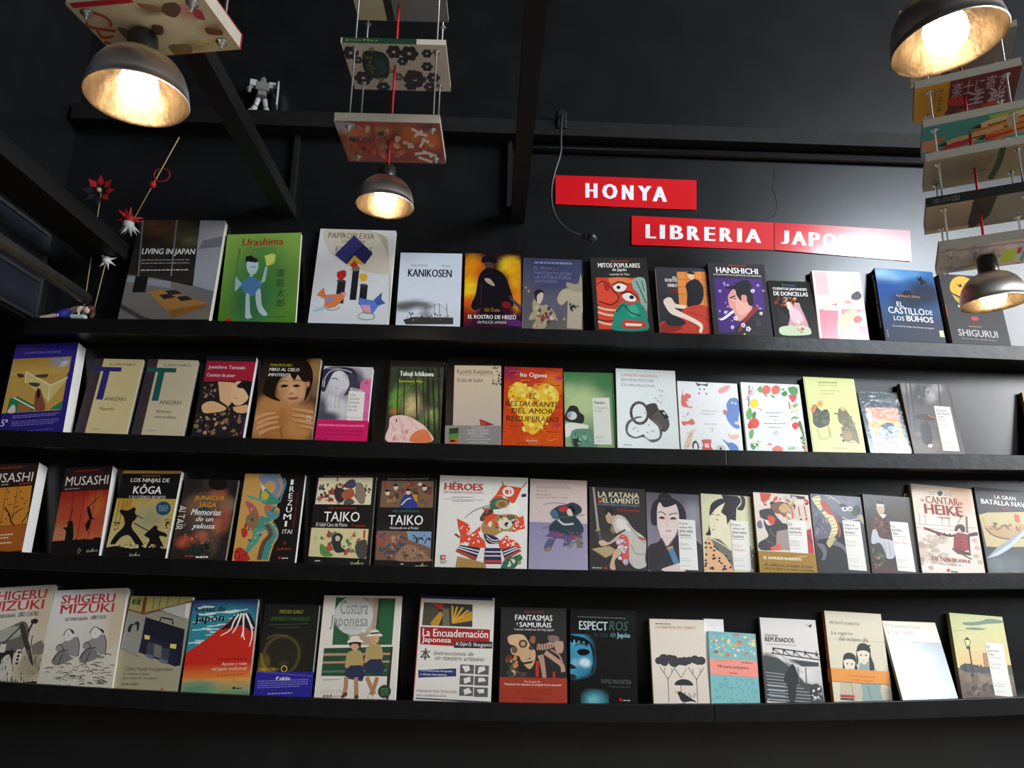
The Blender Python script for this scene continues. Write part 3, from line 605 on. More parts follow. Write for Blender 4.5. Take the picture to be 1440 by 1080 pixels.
@art('rio', [(1010, 283), (1365, 290), (935, 815), (1305, 825)], sc='c8c4c8', white=1, band=(.735, 1.1, 'd0145e'), label='novel with a grey photo of a striped-hat girl above a hot-pink band')
def _(a):
    a.G(935, 280, 1370, 690, 26, 24, 'cdc8cc', 'a8a4ac', [(1100, 370, 60, 60, 'dcd8da', 1, .7), (1120, 430, 70, 60, 'd2ced2', 1, .7), (1240, 390, 50, 60, '3c3a48', .9), (1200, 330, 60, 40, '5a5864', .8), (1060, 560, 50, 60, 'dedadc', 1, .6), (1130, 600, 60, 90, 'd0ccd0', 1, .6), (985, 600, 60, 90, '4a4858', .95), (1060, 660, 80, 40, '43414f', .95), (1160, 500, 40, 40, '8a8690', .6)], .03)
    a.S([(1000, 400), (990, 330), (1040, 292), (1130, 288), (1215, 300), (1250, 360), (1200, 370), (1140, 320), (1080, 330), (1040, 400), (1010, 470), (985, 460)], '2e2b3e'); a.L([(1005, 440), (1015, 370), (1060, 318), (1140, 308), (1210, 330)], 8, 'b8b4c2'); a.L([(1030, 300), (1130, 298)], 5, 'a8a4b2')
    a.S([(1180, 350), (1220, 340), (1260, 400), (1270, 450), (1200, 440), (1190, 480), (1150, 500), (1190, 420)], '3c3a48'); a.L([(1060, 380), (1085, 372), (1105, 385)], 7, '33313e'); a.L([(1085, 440), (1105, 452)], 5, '7a7684')
    for x in (1020, 1050, 1080, 1110): a.L([(x + 10, 500), (x, 560), (x + 5, 590)], 5, 'a6a2ac')
    a.P([(1275, 400), (1320, 372), (1348, 380), (1325, 685), (1285, 685), (1295, 480), (1265, 440)], 'd96a9c'); a.P([(1300, 400), (1330, 396), (1326, 412), (1300, 420)], 'c04a82'); a.O(1302, 640, 11, 15, 6, 'c04a82'); a.O(1318, 510, 10, 20, 5, 'c04a82')
    a.P([(1185, 466), (1303, 475), (1282, 684), (1165, 680)], 'e9e2da')
    for i, t in enumerate(('Una', 'extraña', 'historia', 'al este', 'del río')): a.T(t, 1193 - i * 4, 486 + i * 27, (1236, 1262, 1260, 1243, 1240)[i], 505 + i * 27, '6a6460')
    a.T('Nagai Kafū', 1170, 650, 1272, 670, 'd8a8b0')
def band_rio(a):
    a.T('UNA EXTRAÑA HISTORIA AL ESTE DEL RÍO', 962, 708, 1297, 722, 'f8c0d8', b=.01)
    for i, t in enumerate(('«Un apasionado relato ambientado', 'en los barrios de placer de Tokio', 'años 30»')): a.T(t, 955 - i * 4, 745 + i * 26, (1288, 1285, 1030)[i], 764 + i * 26, '6a0a34', it=.15)

@art('sayonara', [(145, 235), (540, 250), (100, 830), (505, 842)], sc='1c1512', label='glossy dark-jacketed novel with a forest photo and a pink umbrella')
def _(a):
    a.bg('1e1713', '241d16')
    a.G(128, 290, 540, 838, 28, 30, '33402c', '2a3018', [(300, 570, 60, 80, 'c8b478', .9, 1.4), (230, 480, 60, 60, '5a7a34', .8, 1.2), (180, 540, 40, 80, '6a9a3a', .8), (340, 430, 80, 50, '4f6a34', .6), (480, 500, 50, 60, '4f6a30', .7), (420, 700, 80, 60, '4a6a28', .8), (470, 640, 40, 50, '7a9a48', .7), (180, 620, 30, 20, 'c8783a', .7), (440, 640, 30, 30, '8ab04a', .6)], .3)
    for x, b, w in ((330, 345, 12), (420, 425, 20), (455, 470, 14), (380, 400, 8), (250, 240, 7), (500, 505, 16), (205, 190, 8)): a.L([(x, 300), (b, 820)], w, '241c14', False)
    a.S([(145, 660), (200, 643), (270, 650), (350, 690), (410, 740), (445, 832), (130, 830), (138, 720)], 'ecc6bc'); a.S([(290, 800), (340, 755), (410, 750), (442, 832), (300, 832)], 'e07a4a'); a.L([(200, 650), (230, 720), (260, 830)], 4, 'c88a88', True); a.L([(145, 690), (190, 760), (200, 830)], 4, 'c88a88'); a.L([(270, 655), (350, 750)], 4, 'd09a90'); a.K(140, 700, 290, 830, 18, ['e8a8a4', 'f2d8d0', 'd88a84'], 10, 24, 3); a.L([(190, 670), (191, 692)], 8, '1c1512', False)
    a.T('Takuji Ichikawa', 212, 325, 464, 370, 'f6f2ea', b=.015); a.T('Sayonara, Mio', 206, 386, 382, 412, 'd8d020'); a.L([(180, 374), (535, 382)], 2, '6a6a4a', False)

@art('saeko', [(560, 215), (950, 210), (530, 840), (955, 852)], sc='171412', gloss='gloss', white=1, band=(.8, 1.1, '8a8280'), label='novel with a plain beige cover, black top edge and grey paper band')
def _(a):
    a.bg('1b1714', '1a1715')
    a.R(598, 280, 955, 855, 'd8c2a2', 'b9aaa0')
    rd = random.Random(2)
    for i in range(16): a.E(rd.uniform(880, 950), rd.uniform(272, 430), rd.uniform(6, 14), rd.uniform(3, 6), '4a443a', rd.uniform(0, 180), n=8)
    a.L([(950, 280), (915, 300), (890, 300)], 3, '4a443a'); a.L([(945, 320), (930, 380), (925, 425)], 3, '4a443a')
    a.T('Kyoichi Katayama', 628, 308, 888, 354, '7a6c5a'); a.L([(640, 352), (900, 356)], 2, '9a8c7a', False); a.T('El año de Saeko', 628, 374, 818, 404, '7a6c5a'); a.P([(790, 672), (905, 715), (800, 722)], '8a2c2a'); a.P([(790, 672), (850, 690), (830, 722), (800, 722)], 'a84038')
def band_saeko(a):
    a.P([(563, 735), (634, 733), (630, 842), (556, 840)], '3f8a34'); a.P([(566, 735), (634, 733), (633, 770), (563, 775)], '1f3a18'); a.P([(560, 810), (632, 800), (630, 842), (556, 840)], 'c85a2a'); a.R(570, 815, 608, 830, '1c1a18')
    for i, t in enumerate(('Por el autor de', 'UN GRITO DE AMOR', 'DESDE EL CENTRO', 'DEL MUNDO,', 'la novela japonesa más leída', 'de todos los tiempos')): a.T(t, (733, 700, 705, 727, 690, 712)[i], 726 + i * 21, (830, 862, 858, 832, 872, 850)[i], 740 + i * 21, 'd8d2cc')

@art('ogawa', [(975, 290), (1400, 295), (955, 852), (1395, 862)], sc='c84a20', gloss='gloss', label='orange-red book with a yellow heart made of petals')
def _(a):
    a.G(950, 288, 1405, 870, 20, 22, 'c23a22', 'cf4a18', [(1000, 330, 80, 60, '8a2050', .8), (1330, 420, 80, 90, 'e27a2a', .8), (1300, 780, 120, 70, 'd8561c', .8), (1370, 367, 30, 10, 'a01860', .9), (1355, 720, 30, 10, 'a01860', .9)], .1)
    rd = random.Random(8)
    for i in range(46):
        y = rd.uniform(300, 850); x = rd.uniform(965, 1330); a.L([(x, y), (x + rd.uniform(30, 60), y + rd.uniform(-8, 8)), (x + rd.uniform(60, 110), y + rd.uniform(-8, 8))], 4, rd.choice(['e8822a', 'a82418', 'e06a20', 'f09a3a', '8a1c1c'])); a.k -= .7
    a.k = int(a.k) + 1
    a.S([(1175, 470), (1120, 420), (1060, 405), (1010, 450), (1000, 520), (1040, 600), (1100, 690), (1150, 770), (1200, 770), (1260, 700), (1330, 610), (1370, 520), (1350, 450), (1290, 415), (1220, 430)], 'eec23a'); a.K(1010, 410, 1365, 600, 46, ['f2d456', 'e8a82c', 'f4dc6a', 'e0922a', 'f6e07a'], 14, 34, 3); a.K(1090, 600, 1290, 765, 24, ['f2d456', 'e8a82c', 'f4dc6a', 'e0922a'], 12, 30, 5); a.K(1000, 420, 1050, 540, 8, ['d8561c', 'e0922a'], 8, 18, 5)
    a.T('Ito Ogawa', 1088, 334, 1285, 376, 'f8e8e0', b=.015)
    for t, x0, x1, y in (('EL', 1155, 1205, 488), ('RESTAURANTE', 980, 1370, 545), ('DEL AMOR', 1025, 1325, 595), ('RECUPERADO', 985, 1365, 652)): a.T(t, x0, y, x1, y + 38, '5a3418', it=.1)
    a.T('destino', 1125, 812, 1210, 832, 'f0d8b8', it=.2)

@art('namiko', [(175, 340), (535, 320), (165, 860), (545, 870)], sc='5a8a5a', label='green novel with a seated woman and a narrow cream title panel')
def _(a):
    a.G(160, 318, 550, 875, 12, 16, '3f7a48', '8aa470', [(300, 560, 150, 120, 'b9c890', .9, 1.2), (480, 400, 90, 70, '34723e', .7), (200, 480, 60, 60, 'a8c084', .6), (250, 780, 90, 60, '8fb08a', .7)], .03)
    a.R(522, 318, 530, 872, '2c6a3a')
    a.S([(190, 610), (215, 580), (260, 585), (280, 625), (310, 650), (300, 700), (250, 700), (185, 690), (162, 670)], '23221f'); a.E(222, 650, 36, 30, 'cfd4cc'); a.P([(190, 630), (225, 622), (222, 640), (200, 648)], '7ab0d0'); a.P([(185, 650), (215, 640), (205, 670)], 'c86a4a')
    a.S([(165, 715), (210, 700), (270, 705), (340, 720), (310, 760), (240, 770), (168, 800)], 'e0ddd0'); a.S([(215, 760), (300, 740), (380, 760), (400, 865), (220, 865)], '5d8a70'); a.S([(220, 810), (260, 800), (280, 850), (230, 865)], '2a302c'); a.K(220, 760, 390, 860, 14, ['7aa68a', '4a7a60', '8ab498'], 10, 26, 4)
    a.P([(375, 518), (500, 510), (506, 852), (378, 850)], 'dcdcd0'); a.T('Namiko', 388, 540, 466, 560, '5a5a54', b=.02); a.T('Tokutomi', 388, 580, 480, 596, '8a94a0'); a.T('Roka', 388, 602, 440, 618, '8a94a0'); a.D(390, 455, 795, 2, 'a8a89c', 4, 12); a.D(390, 465, 828, 1, 'a8a89c', 4)

@art('melancolia', [(550, 310), (980, 307), (552, 875), (998, 883)], sc='cfd6d4', label='white novel with a pair of grey handcuffs on its cover')
def _(a):
    a.bg('e6efee', 'edf3f2')
    a.O(715, 630, 62, 76, 20, '55524f'); a.S([(765, 575), (830, 555), (850, 590), (860, 640), (800, 680), (775, 640)], '46423f'); a.S([(800, 660), (860, 600), (910, 640), (930, 710), (890, 760), (840, 700)], '5a5652')
    a.S([(610, 740), (630, 690), (700, 655), (735, 660), (690, 672), (640, 710), (630, 770), (680, 800), (735, 785), (780, 815), (850, 800), (850, 730), (800, 680), (850, 690), (880, 740), (860, 810), (800, 835), (740, 800), (680, 812), (625, 790)], '6a6663')
    a.P([(860, 615), (890, 600), (928, 655), (900, 668)], '2c2a28'); a.P([(880, 625), (895, 615), (905, 640)], 'dfe6e4'); a.E(655, 640, 9, 10, '3a3734'); a.E(738, 790, 9, 9, '3a3734'); a.E(878, 748, 8, 8, '2c2a28')
    for x, y in ((865, 460), (882, 462), (872, 498), (832, 518), (850, 536), (870, 548), (755, 628), (780, 712), (685, 735), (668, 742), (700, 760), (768, 768), (800, 758), (812, 750)): a.L([(x - 5, y - 4), (x + 6, y + 5)], 4, '55524f', False); a.k -= 1
    a.k += 1
    a.T('FUMINORI NAKAMURA', 588, 346, 854, 366, 'd88a88'); a.T('EN UNA NOCHE', 590, 380, 822, 402, '8a9290'); a.T('DE MELANCOLÍA', 590, 416, 832, 438, '8a9290'); a.T('quaterni', 596, 850, 656, 864, '6a706e')

@art('animales', [(985, 395), (1425, 403), (1010, 880), (1462, 893)], sc='cfd4c8', label='white book framed with painted animals, a blue bear at its right')
def _(a):
    a.bg('eef0f2', 'eceff0')
    a.S([(1120, 395), (1135, 430), (1165, 420), (1205, 430), (1210, 398), (1195, 412), (1140, 410)], '62646c'); 
    for x, y in ((1150, 452), (1183, 452), (1145, 483), (1200, 485)): a.E(x, y, 5, 7, '3a3c40')
    a.S([(1030, 440), (1025, 500), (1055, 485), (1085, 500), (1080, 520), (1060, 530), (1095, 590), (1070, 590), (1020, 580), (1012, 530)], 'e07a74'); a.S([(1050, 540), (1080, 560), (1085, 585), (1060, 575)], 'f0e6e4'); a.S([(1285, 455), (1330, 425), (1375, 420), (1350, 460), (1300, 480)], 'f0a8a8')
    a.S([(1345, 560), (1375, 515), (1430, 520), (1440, 600), (1430, 680), (1440, 730), (1400, 730), (1360, 690), (1340, 640), (1350, 600)], '6f8fcf'); a.S([(1320, 605), (1340, 600), (1345, 630), (1325, 635)], 'e07a74'); a.S([(1400, 690), (1438, 680), (1436, 705), (1410, 702)], 'ecd0b8'); a.E(1388, 548, 8, 7, 'eef0f2'); a.E(1412, 552, 7, 7, 'eef0f2')
    a.S([(1020, 655), (1050, 650), (1065, 620), (1062, 640), (1040, 655)], '3f4f58'); a.S([(1015, 690), (1060, 690), (1090, 670), (1112, 700), (1095, 715), (1060, 710), (1030, 720)], 'df746e')
    a.S([(1030, 870), (1075, 770), (1110, 745), (1130, 745), (1100, 770), (1070, 870)], 'e6cdb8'); a.K(1040, 770, 1090, 870, 10, ['c8906a'], 4, 7, 2); a.S([(1355, 765), (1370, 780), (1425, 775), (1430, 800), (1400, 812), (1365, 800)], 'eac6b0')
    a.S([(1095, 880), (1095, 840), (1115, 825), (1135, 850), (1138, 882)], '4a4c52'); a.S([(1103, 882), (1105, 848), (1122, 845), (1128, 882)], 'eef0f2'); a.S([(1160, 820), (1200, 815), (1230, 820), (1225, 860), (1240, 888), (1165, 886), (1170, 850)], 'd86a62'); a.R(1182, 845, 1212, 872, 'f0dcd8'); a.S([(1265, 885), (1280, 855), (1320, 858), (1332, 888)], 'd0d0d2'); a.E(1298, 878, 8, 10, '3a3c40')
    a.S([(1310, 810), (1350, 835), (1385, 835), (1420, 860), (1425, 890), (1370, 888), (1345, 850)], '6a8ac6')
    a.D(1160, 1285, 612, 2, 'a8acb2', 4, 22); a.D(1180, 1275, 706, 1, 'a8acb2', 4); a.L([(1222, 740), (1240, 735), (1240, 750), (1232, 762)], 3, '8a8c92')

@art('frutas', [(515, 295), (945, 315), (570, 790), (1010, 798)], sc='c9cbb0', label='white book framed by painted fruits and leaves')
def _(a):
    a.bg('eceef0', 'e6e9ee')
    G1, G2 = '6fae62', '4f8f55'
    a.L([(580, 320), (578, 480)], 9, '7a7688'); a.L([(580, 440), (560, 410)], 6, '7a7688'); a.K(565, 325, 630, 410, 16, ['e09aa0', 'd87a84', 'f0c8cc'], 6, 12, 3)
    for x in (705, 775): a.S([(x - 32, 345), (x, 318), (x + 32, 340), (x + 20, 378), (x - 20, 385)], 'e27064')
    a.S([(640, 345), (668, 325), (675, 370), (655, 372)], G1); a.S([(690, 385), (715, 395), (705, 405)], G1); a.S([(735, 385), (770, 405), (755, 415)], G1)
    a.S([(810, 350), (838, 342), (835, 360)], G1); a.S([(815, 380), (850, 360), (860, 390), (835, 402)], G2); a.S([(865, 340), (905, 328), (935, 345), (930, 390), (885, 385)], '5a9a5c')
    a.S([(868, 395), (900, 390), (930, 400), (905, 445), (885, 430)], 'd85a54'); a.E(618, 455, 32, 33, 'ecd840'); a.S([(562, 520), (590, 485), (605, 540), (585, 575), (565, 560)], G1); a.S([(605, 530), (630, 515), (628, 560), (608, 570)], G2)
    a.E(618, 600, 38, 38, 'e05a4c'); a.E(592, 618, 20, 24, 'd84a40'); a.S([(585, 660), (615, 645), (610, 700), (590, 710)], G1); a.K(590, 720, 680, 790, 16, [G1, 'f0e8b0', G2, 'e8e8e0', 'e8d850'], 10, 20, 4); a.L([(640, 490), (675, 500), (660, 510)], 3, '8a8a8a')
    a.K(880, 450, 945, 520, 12, ['ecd850', 'f0e8a0', G1], 8, 18, 5); a.L([(870, 440), (880, 495)], 4, '4a5a4a'); a.S([(880, 575), (910, 545), (945, 560), (905, 565)], G1); a.S([(895, 605), (920, 588), (945, 605), (925, 640), (905, 630)], 'e0483c'); a.S([(940, 600), (975, 690), (985, 790), (1005, 798), (975, 640), (955, 580)], '6a7a3a'); a.S([(975, 680), (1010, 790), (990, 795)], 'd89a74'); a.K(955, 640, 995, 780, 12, ['4f7a3a', '6a9a4a', '8aa45a'], 6, 14, 6)
    a.S([(755, 775), (790, 755), (825, 775), (820, 795), (760, 792)], 'e48070'); a.S([(710, 755), (735, 738), (750, 755), (730, 750)], 'e48070'); a.K(860, 750, 950, 790, 10, ['d8d8da', '9ac88a', 'c8c8d0'], 8, 16, 3)
    for i, (t, x0, x1) in enumerate((('Pequeño libro', 705, 830), ('de plantas', 730, 805), ('y', 768, 778), ('pequeños cuidados', 690, 858))): a.D(x0, x1, 522 + i * 26, 1, '9a9ea6', 5)
    a.D(725, 815, 628, 1, '9a9ea6', 4); a.O(780, 665, 10, 14, 3, 'b0b4ba')

@art('ocre', [(975, 258), (1340, 270), (1045, 800), (1428, 803)], sc='1f2a4a', hard=1, label='yellow-green hardback with two sketched figures seen from behind')
def _(a):
    a.bg('dce29a', 'd6de98'); a.rectuv(.015, 0, .03, 1.1, 'b4ba78')
    a.D(1085, 1235, 300, 1, '8a8a54', 9); a.D(1085, 1235, 322, 1, 'c8a060', 7); a.D(1100, 1240, 362, 2, '8a8a54', 4, 22)
    a.S([(1035, 490), (1065, 462), (1085, 490), (1110, 510), (1140, 498), (1165, 530), (1165, 595), (1140, 620), (1090, 635), (1050, 605), (1045, 550)], '56584c'); a.S([(1030, 500), (1060, 465), (1075, 480), (1050, 530)], 'c98a5a'); a.E(1098, 458, 20, 24, 'e2a25e'); a.L([(1078, 640), (1095, 700), (1130, 715), (1165, 690), (1155, 610)], 4, '8a8450'); a.L([(1150, 600), (1180, 705)], 4, '8a6a40'); a.K(1055, 500, 1160, 620, 18, ['6a6c5c', '4a4c44', '7a7a64'], 10, 22, 2)
    a.S([(1230, 500), (1258, 478), (1285, 500), (1330, 570), (1365, 660), (1380, 740), (1340, 715), (1290, 725), (1255, 690), (1265, 620), (1230, 580)], '7a7458'); a.S([(1240, 490), (1255, 475), (1280, 490), (1265, 510)], 'd8b87a'); a.S([(1255, 690), (1265, 620), (1300, 620), (1330, 690), (1300, 720)], 'a88a5a'); a.L([(1200, 525), (1235, 535)], 8, '55543c'); a.K(1240, 530, 1360, 700, 18, ['8a8462', '686450', '948c68'], 10, 24, 3); a.E(1265, 720, 12, 8, '4a4a38'); a.L([(1290, 725), (1350, 735)], 6, 'c0904a')
    a.D(1195, 1300, 773, 1, 'a8a86a', 6)

@art('envuelto', [(235, 367), (535, 370), (315, 805), (640, 808)], sc='2a3030', gloss='gloss', wrap=1, label='small shrink-wrapped book flashing a white reflection')
def _(a):
    a.bg('3a4448', '20242a')
    a.P([(290, 480), (560, 485), (600, 782), (345, 778)], 'd08a68'); a.P([(290, 480), (330, 490), (370, 700), (345, 778)], 'd8b0a0'); a.P([(320, 600), (440, 560), (580, 600), (600, 782), (420, 780)], 'c9a04a')
    a.S([(390, 640), (440, 600), (500, 600), (540, 660), (520, 730), (420, 730), (385, 690)], '8a9ac0'); a.S([(400, 620), (450, 590), (500, 610), (470, 650)], '2c3450'); a.K(400, 610, 540, 730, 14, ['aab6d8', '5a6a98', '3a4468'], 12, 26, 4); a.S([(360, 745), (480, 735), (540, 765), (420, 780)], '6a4a3a')
    a.P([(500, 370), (535, 370), (640, 800), (600, 800)], '2a2c34'); a.D(415, 575, 803, 1, 'c8c4b8', 10)

@art('monte', [(530, 315), (912, 300), (640, 808), (995, 815)], sc='6a5238', label='novel with a monk in a grey forest and a cream title panel')
def _(a):
    a.G(528, 298, 1000, 820, 20, 22, '5a5552', '554a44', [(640, 340, 60, 60, '8a8884', .8), (790, 390, 50, 50, 'a8a6a4', .8), (860, 330, 40, 40, '9a9896', .8), (700, 400, 60, 70, '3a3736', .8), (600, 470, 70, 80, '5d5956', .8), (700, 760, 110, 50, '7a6a60', .8), (680, 680, 60, 16, '8a7f78', .8)], .1)
    for x, b in ((610, 650), (830, 850), (575, 615), (900, 960)): a.L([(x, 305), (b, 640)], 9, '33302f', False)
    a.K(650, 320, 770, 430, 20, ['3c3a39', '4a4746', '6a6664'], 10, 26, 3)
    a.S([(650, 545), (700, 535), (760, 535), (800, 560), (770, 580), (700, 575), (655, 570)], '3a2a24'); a.L([(740, 540), (800, 562)], 8, 'a86a4a')
    a.S([(690, 600), (720, 580), (750, 610), (768, 680), (765, 740), (735, 755), (705, 735), (688, 680)], '2a2422'); a.P([(735, 750), (768, 745), (765, 770), (740, 770)], 'd0c8c0'); a.E(710, 598, 12, 14, '4a4440')
    a.P([(788, 470), (908, 472), (958, 795), (842, 792)], 'd9d6cc')
    for i, t in enumerate(('El santo', 'del monte', 'Kōya')): a.T(t, 806 + i * 4, 492 + i * 24, (880, 902, 858)[i], 510 + i * 24, '4a4844', b=.01)
    a.D(820, 880, 572, 1, '8a8884', 4); a.T('Izumi', 824, 595, 878, 610, 'c88a84'); a.T('Kyōka', 828, 620, 884, 635, 'c88a84'); a.D(845, 905, 735, 2, 'b8a49c', 4, 12); a.D(848, 915, 768, 2, 'a8a49c', 3, 10)

@art('borde', [(1415, 370), (1790, 370), (1500, 830), (1880, 840)], sc='8a7434', label='book with a yellow-brown spine cut off by the end of the second ledge')
def _(a):
    a.bg('a88c44', '8a7434')

def musashi_cover(ox, q):
    def f(a):
        a.bg('2e1c1a', '1a1514')
        if ox == 0:
            a.G(365, 365, 775, 725, 10, 12, '9a1e18', 'b8643a', [(620, 560, 120, 120, 'b03a2a', .6), (450, 680, 90, 60, 'b8805a', .7), (680, 480, 60, 90, 'c06a30', .6)], .05)
            for x, b in ((530, 500), (612, 560), (690, 640)): a.L([(x, 368), (b, 720)], 4, '5a1410', False)
            a.S([(490, 590), (520, 578), (532, 620), (530, 720), (475, 720), (480, 650), (455, 625), (490, 620)], '14100f'); a.L([(530, 490), (500, 580)], 5, '2a1412', False)
            a.S([(628, 490), (650, 500), (665, 560), (690, 585), (660, 580), (655, 620), (635, 665), (625, 640), (620, 615), (645, 575), (635, 540)], '14100f'); a.L([(712, 415), (630, 495)], 6, '14100f', False)
            a.K(360, 712, 745, 740, 14, ['14100f'], 14, 26, 4); a.rectuv(0, .84, 1, 1.05, '151110')
            a.D(545, 715, 215, 1, '8a2a1c', 10); a.T('MUSASHI', 478, 256, 768, 324, 'e2d8c8'); a.D(470, 575, 345, 1, 'a08a78', 8); a.D(570, 600, 785, 3, 'b0a898', 4, 14); a.T('Quaterni', 637, 797, 722, 817, 'c8c0b4', it=.2); a.P([(672, 805), (690, 782), (684, 806)], 'a8c83a')
        else:
            a.P([(-190, 335), (200, 337), (190, 615), (-230, 615)], 'c8822e')
            for x in (20, 100, -80): a.L([(x, 338), (x - 20, 612)], 5, '7a4a18', False)
            a.L([(20, 480), (60, 540), (75, 590), (100, 615)], 9, '2a1a10'); a.L([(75, 560), (110, 520), (150, 500)], 6, '2a1a10'); a.L([(150, 610), (180, 560), (190, 530)], 7, '2a1a10'); a.K(0, 350, 190, 600, 26, ['2a1a10', '8a3a1c', '3a2414'], 4, 10, 3)
            a.P([(-240, 617), (190, 619), (176, 800), (-280, 800)], 'a85a24'); a.D(-60, 105, 680, 1, 'e0c8a0', 10); a.D(-60, 75, 702, 1, 'e0c8a0', 10); a.D(-80, 103, 738, 1, 'e0c8a0', 10)
            a.D(-60, 130, 190, 1, '8a3a1c', 12); a.T('MUSASHI', -150, 230, 202, 300, 'e2d8c8'); a.D(-20, 35, 315, 1, 'a08a78', 9); a.D(105, 200, 318, 1, 'a8301c', 10)
    return f
ARTS['musashi0'] = ([(-128, 155), (238, 165), (-205, 795), (175, 805)], musashi_cover(1, 0), dict(sc='b06a30', white=1, label='thick orange and black novel cut off at the left, on the third ledge'))
ARTS['musashi1'] = ([(480, 185), (795, 190), (360, 815), (735, 828)], musashi_cover(0, 0), dict(sc='1a1514', white=1, label='novel with two fighters in silhouette on a red sunset'))

@art('koga', [(890, 210), (1310, 218), (745, 830), (1200, 845)], sc='151310', white=1, label='black and yellow book titled LOS NINJAS DE KÔGA with two ninja silhouettes')
def _(a):
    a.bg('151210')
    a.P([(885, 212), (1308, 218), (1304, 240), (875, 235)], 'b8883a')
    a.G(770, 424, 1270, 790, 16, 14, 'c2a03e', 'bfb07a', [(1060, 560, 130, 110, 'a8a078', .8), (1080, 570, 60, 50, '8a8a68', .5), (860, 470, 40, 60, 'b07a2a', .7)], .06)
    for x in (850, 880, 910, 935): a.L([(x + 10, 425), (x - 25, 600)], 6, '9a6a24', False)
    a.S([(940, 500), (960, 485), (978, 500), (970, 525), (985, 560), (950, 600), (950, 640), (990, 690), (1040, 770), (990, 770), (930, 690), (870, 700), (820, 750), (790, 740), (830, 680), (890, 620), (890, 560), (860, 520), (870, 500), (905, 510)], '14110e'); a.L([(970, 540), (1030, 570)], 6, '14110e', False)
    a.L([(960, 600), (1080, 665)], 7, '14110e', False); a.S([(1095, 640), (1115, 622), (1138, 632), (1140, 655), (1200, 680), (1205, 705), (1150, 700), (1180, 780), (1060, 780), (1080, 720), (1040, 690), (1070, 660)], '14110e')
    a.K(800, 590, 860, 650, 12, ['2a2410'], 5, 11, 2); a.K(1190, 560, 1250, 660, 16, ['2a2410'], 5, 11, 3); a.K(800, 740, 1180, 800, 40, ['cdbf80', '14110e', '8a7a3a', 'e0d49a'], 8, 20, 5)
    a.P([(745, 770), (830, 760), (940, 782), (1060, 776), (1215, 790), (1205, 850), (740, 850)], '14110e'); a.E(1180, 498, 54, 51, '1f4a66'); a.D(1145, 1215, 480, 4, 'a8b8c0', 4, 12, al='c')
    a.D(1022, 1160, 255, 1, '8a5a1c', 9); a.T('LOS NINJAS DE', 942, 273, 1222, 312, 'ece8e0', b=.01); a.T('KÔGA', 962, 318, 1168, 390, 'f2eee6', b=.015); a.T('Y SU CÓDIGO SECRETO', 926, 398, 1196, 426, 'ece8e0'); a.T('Quaterni', 930, 818, 1012, 838, 'c8c0b4', it=.2); a.P([(968, 828), (985, 806), (980, 828)], 'a8c83a')

@art('yakuza', [(150, 268), (540, 290), (40, 850), (450, 862)], sc='3a2c24', label='novel with a tattooed bare back, yellow and white italic title')
def _(a):
    a.G(35, 265, 545, 865, 28, 34, '2c2420', '2a211c', [(270, 300, 40, 50, '4a3830', .8), (360, 400, 70, 50, 'a05a3a', .9), (250, 480, 120, 90, '7a5a48', .95), (440, 470, 60, 60, '8a6a54', .9), (420, 580, 60, 90, 'b0563a', .8), (300, 600, 140, 100, '5a4a40', .8), (180, 740, 60, 40, 'b8563c', .9), (300, 700, 50, 40, 'c86a4c', .7), (390, 620, 30, 60, 'd06a4a', .7), (260, 780, 70, 60, '24302a', .8), (380, 740, 50, 90, '5a4a3c', .8), (480, 340, 40, 60, '1c1716', .8), (90, 640, 50, 120, '4a362a', .8)], .14)
    a.S([(320, 290), (370, 265), (450, 290), (440, 350), (380, 360), (330, 340)], '17130f'); a.S([(240, 500), (300, 480), (340, 520), (280, 540)], '2c4a44'); a.K(140, 660, 330, 770, 14, ['b8563c', 'd8785a', '8a3a2a', '6a4a3c'], 12, 28, 5); a.K(220, 720, 400, 850, 16, ['2a3430', '4a4036', '1c1f1c'], 12, 30, 4)
    a.T('ALTAÏR', 84, 470, 160, 650, 'd8d4cc', vert=1); a.T('JUNICHI', 218, 402, 428, 444, 'd8941c', b=.02); a.T('SAGA', 250, 450, 380, 488, 'd8941c', b=.02); a.T('Memorias', 192, 500, 414, 545, 'eee8e0', it=.25, b=.02); a.T('de un', 228, 555, 358, 590, 'eee8e0', it=.25, b=.02); a.T('yakuza', 200, 604, 366, 652, 'eee8e0', it=.25, b=.02); a.D(152, 225, 834, 1, 'b8402e', 10); a.D(232, 330, 842, 1, 'eee8e0', 12)

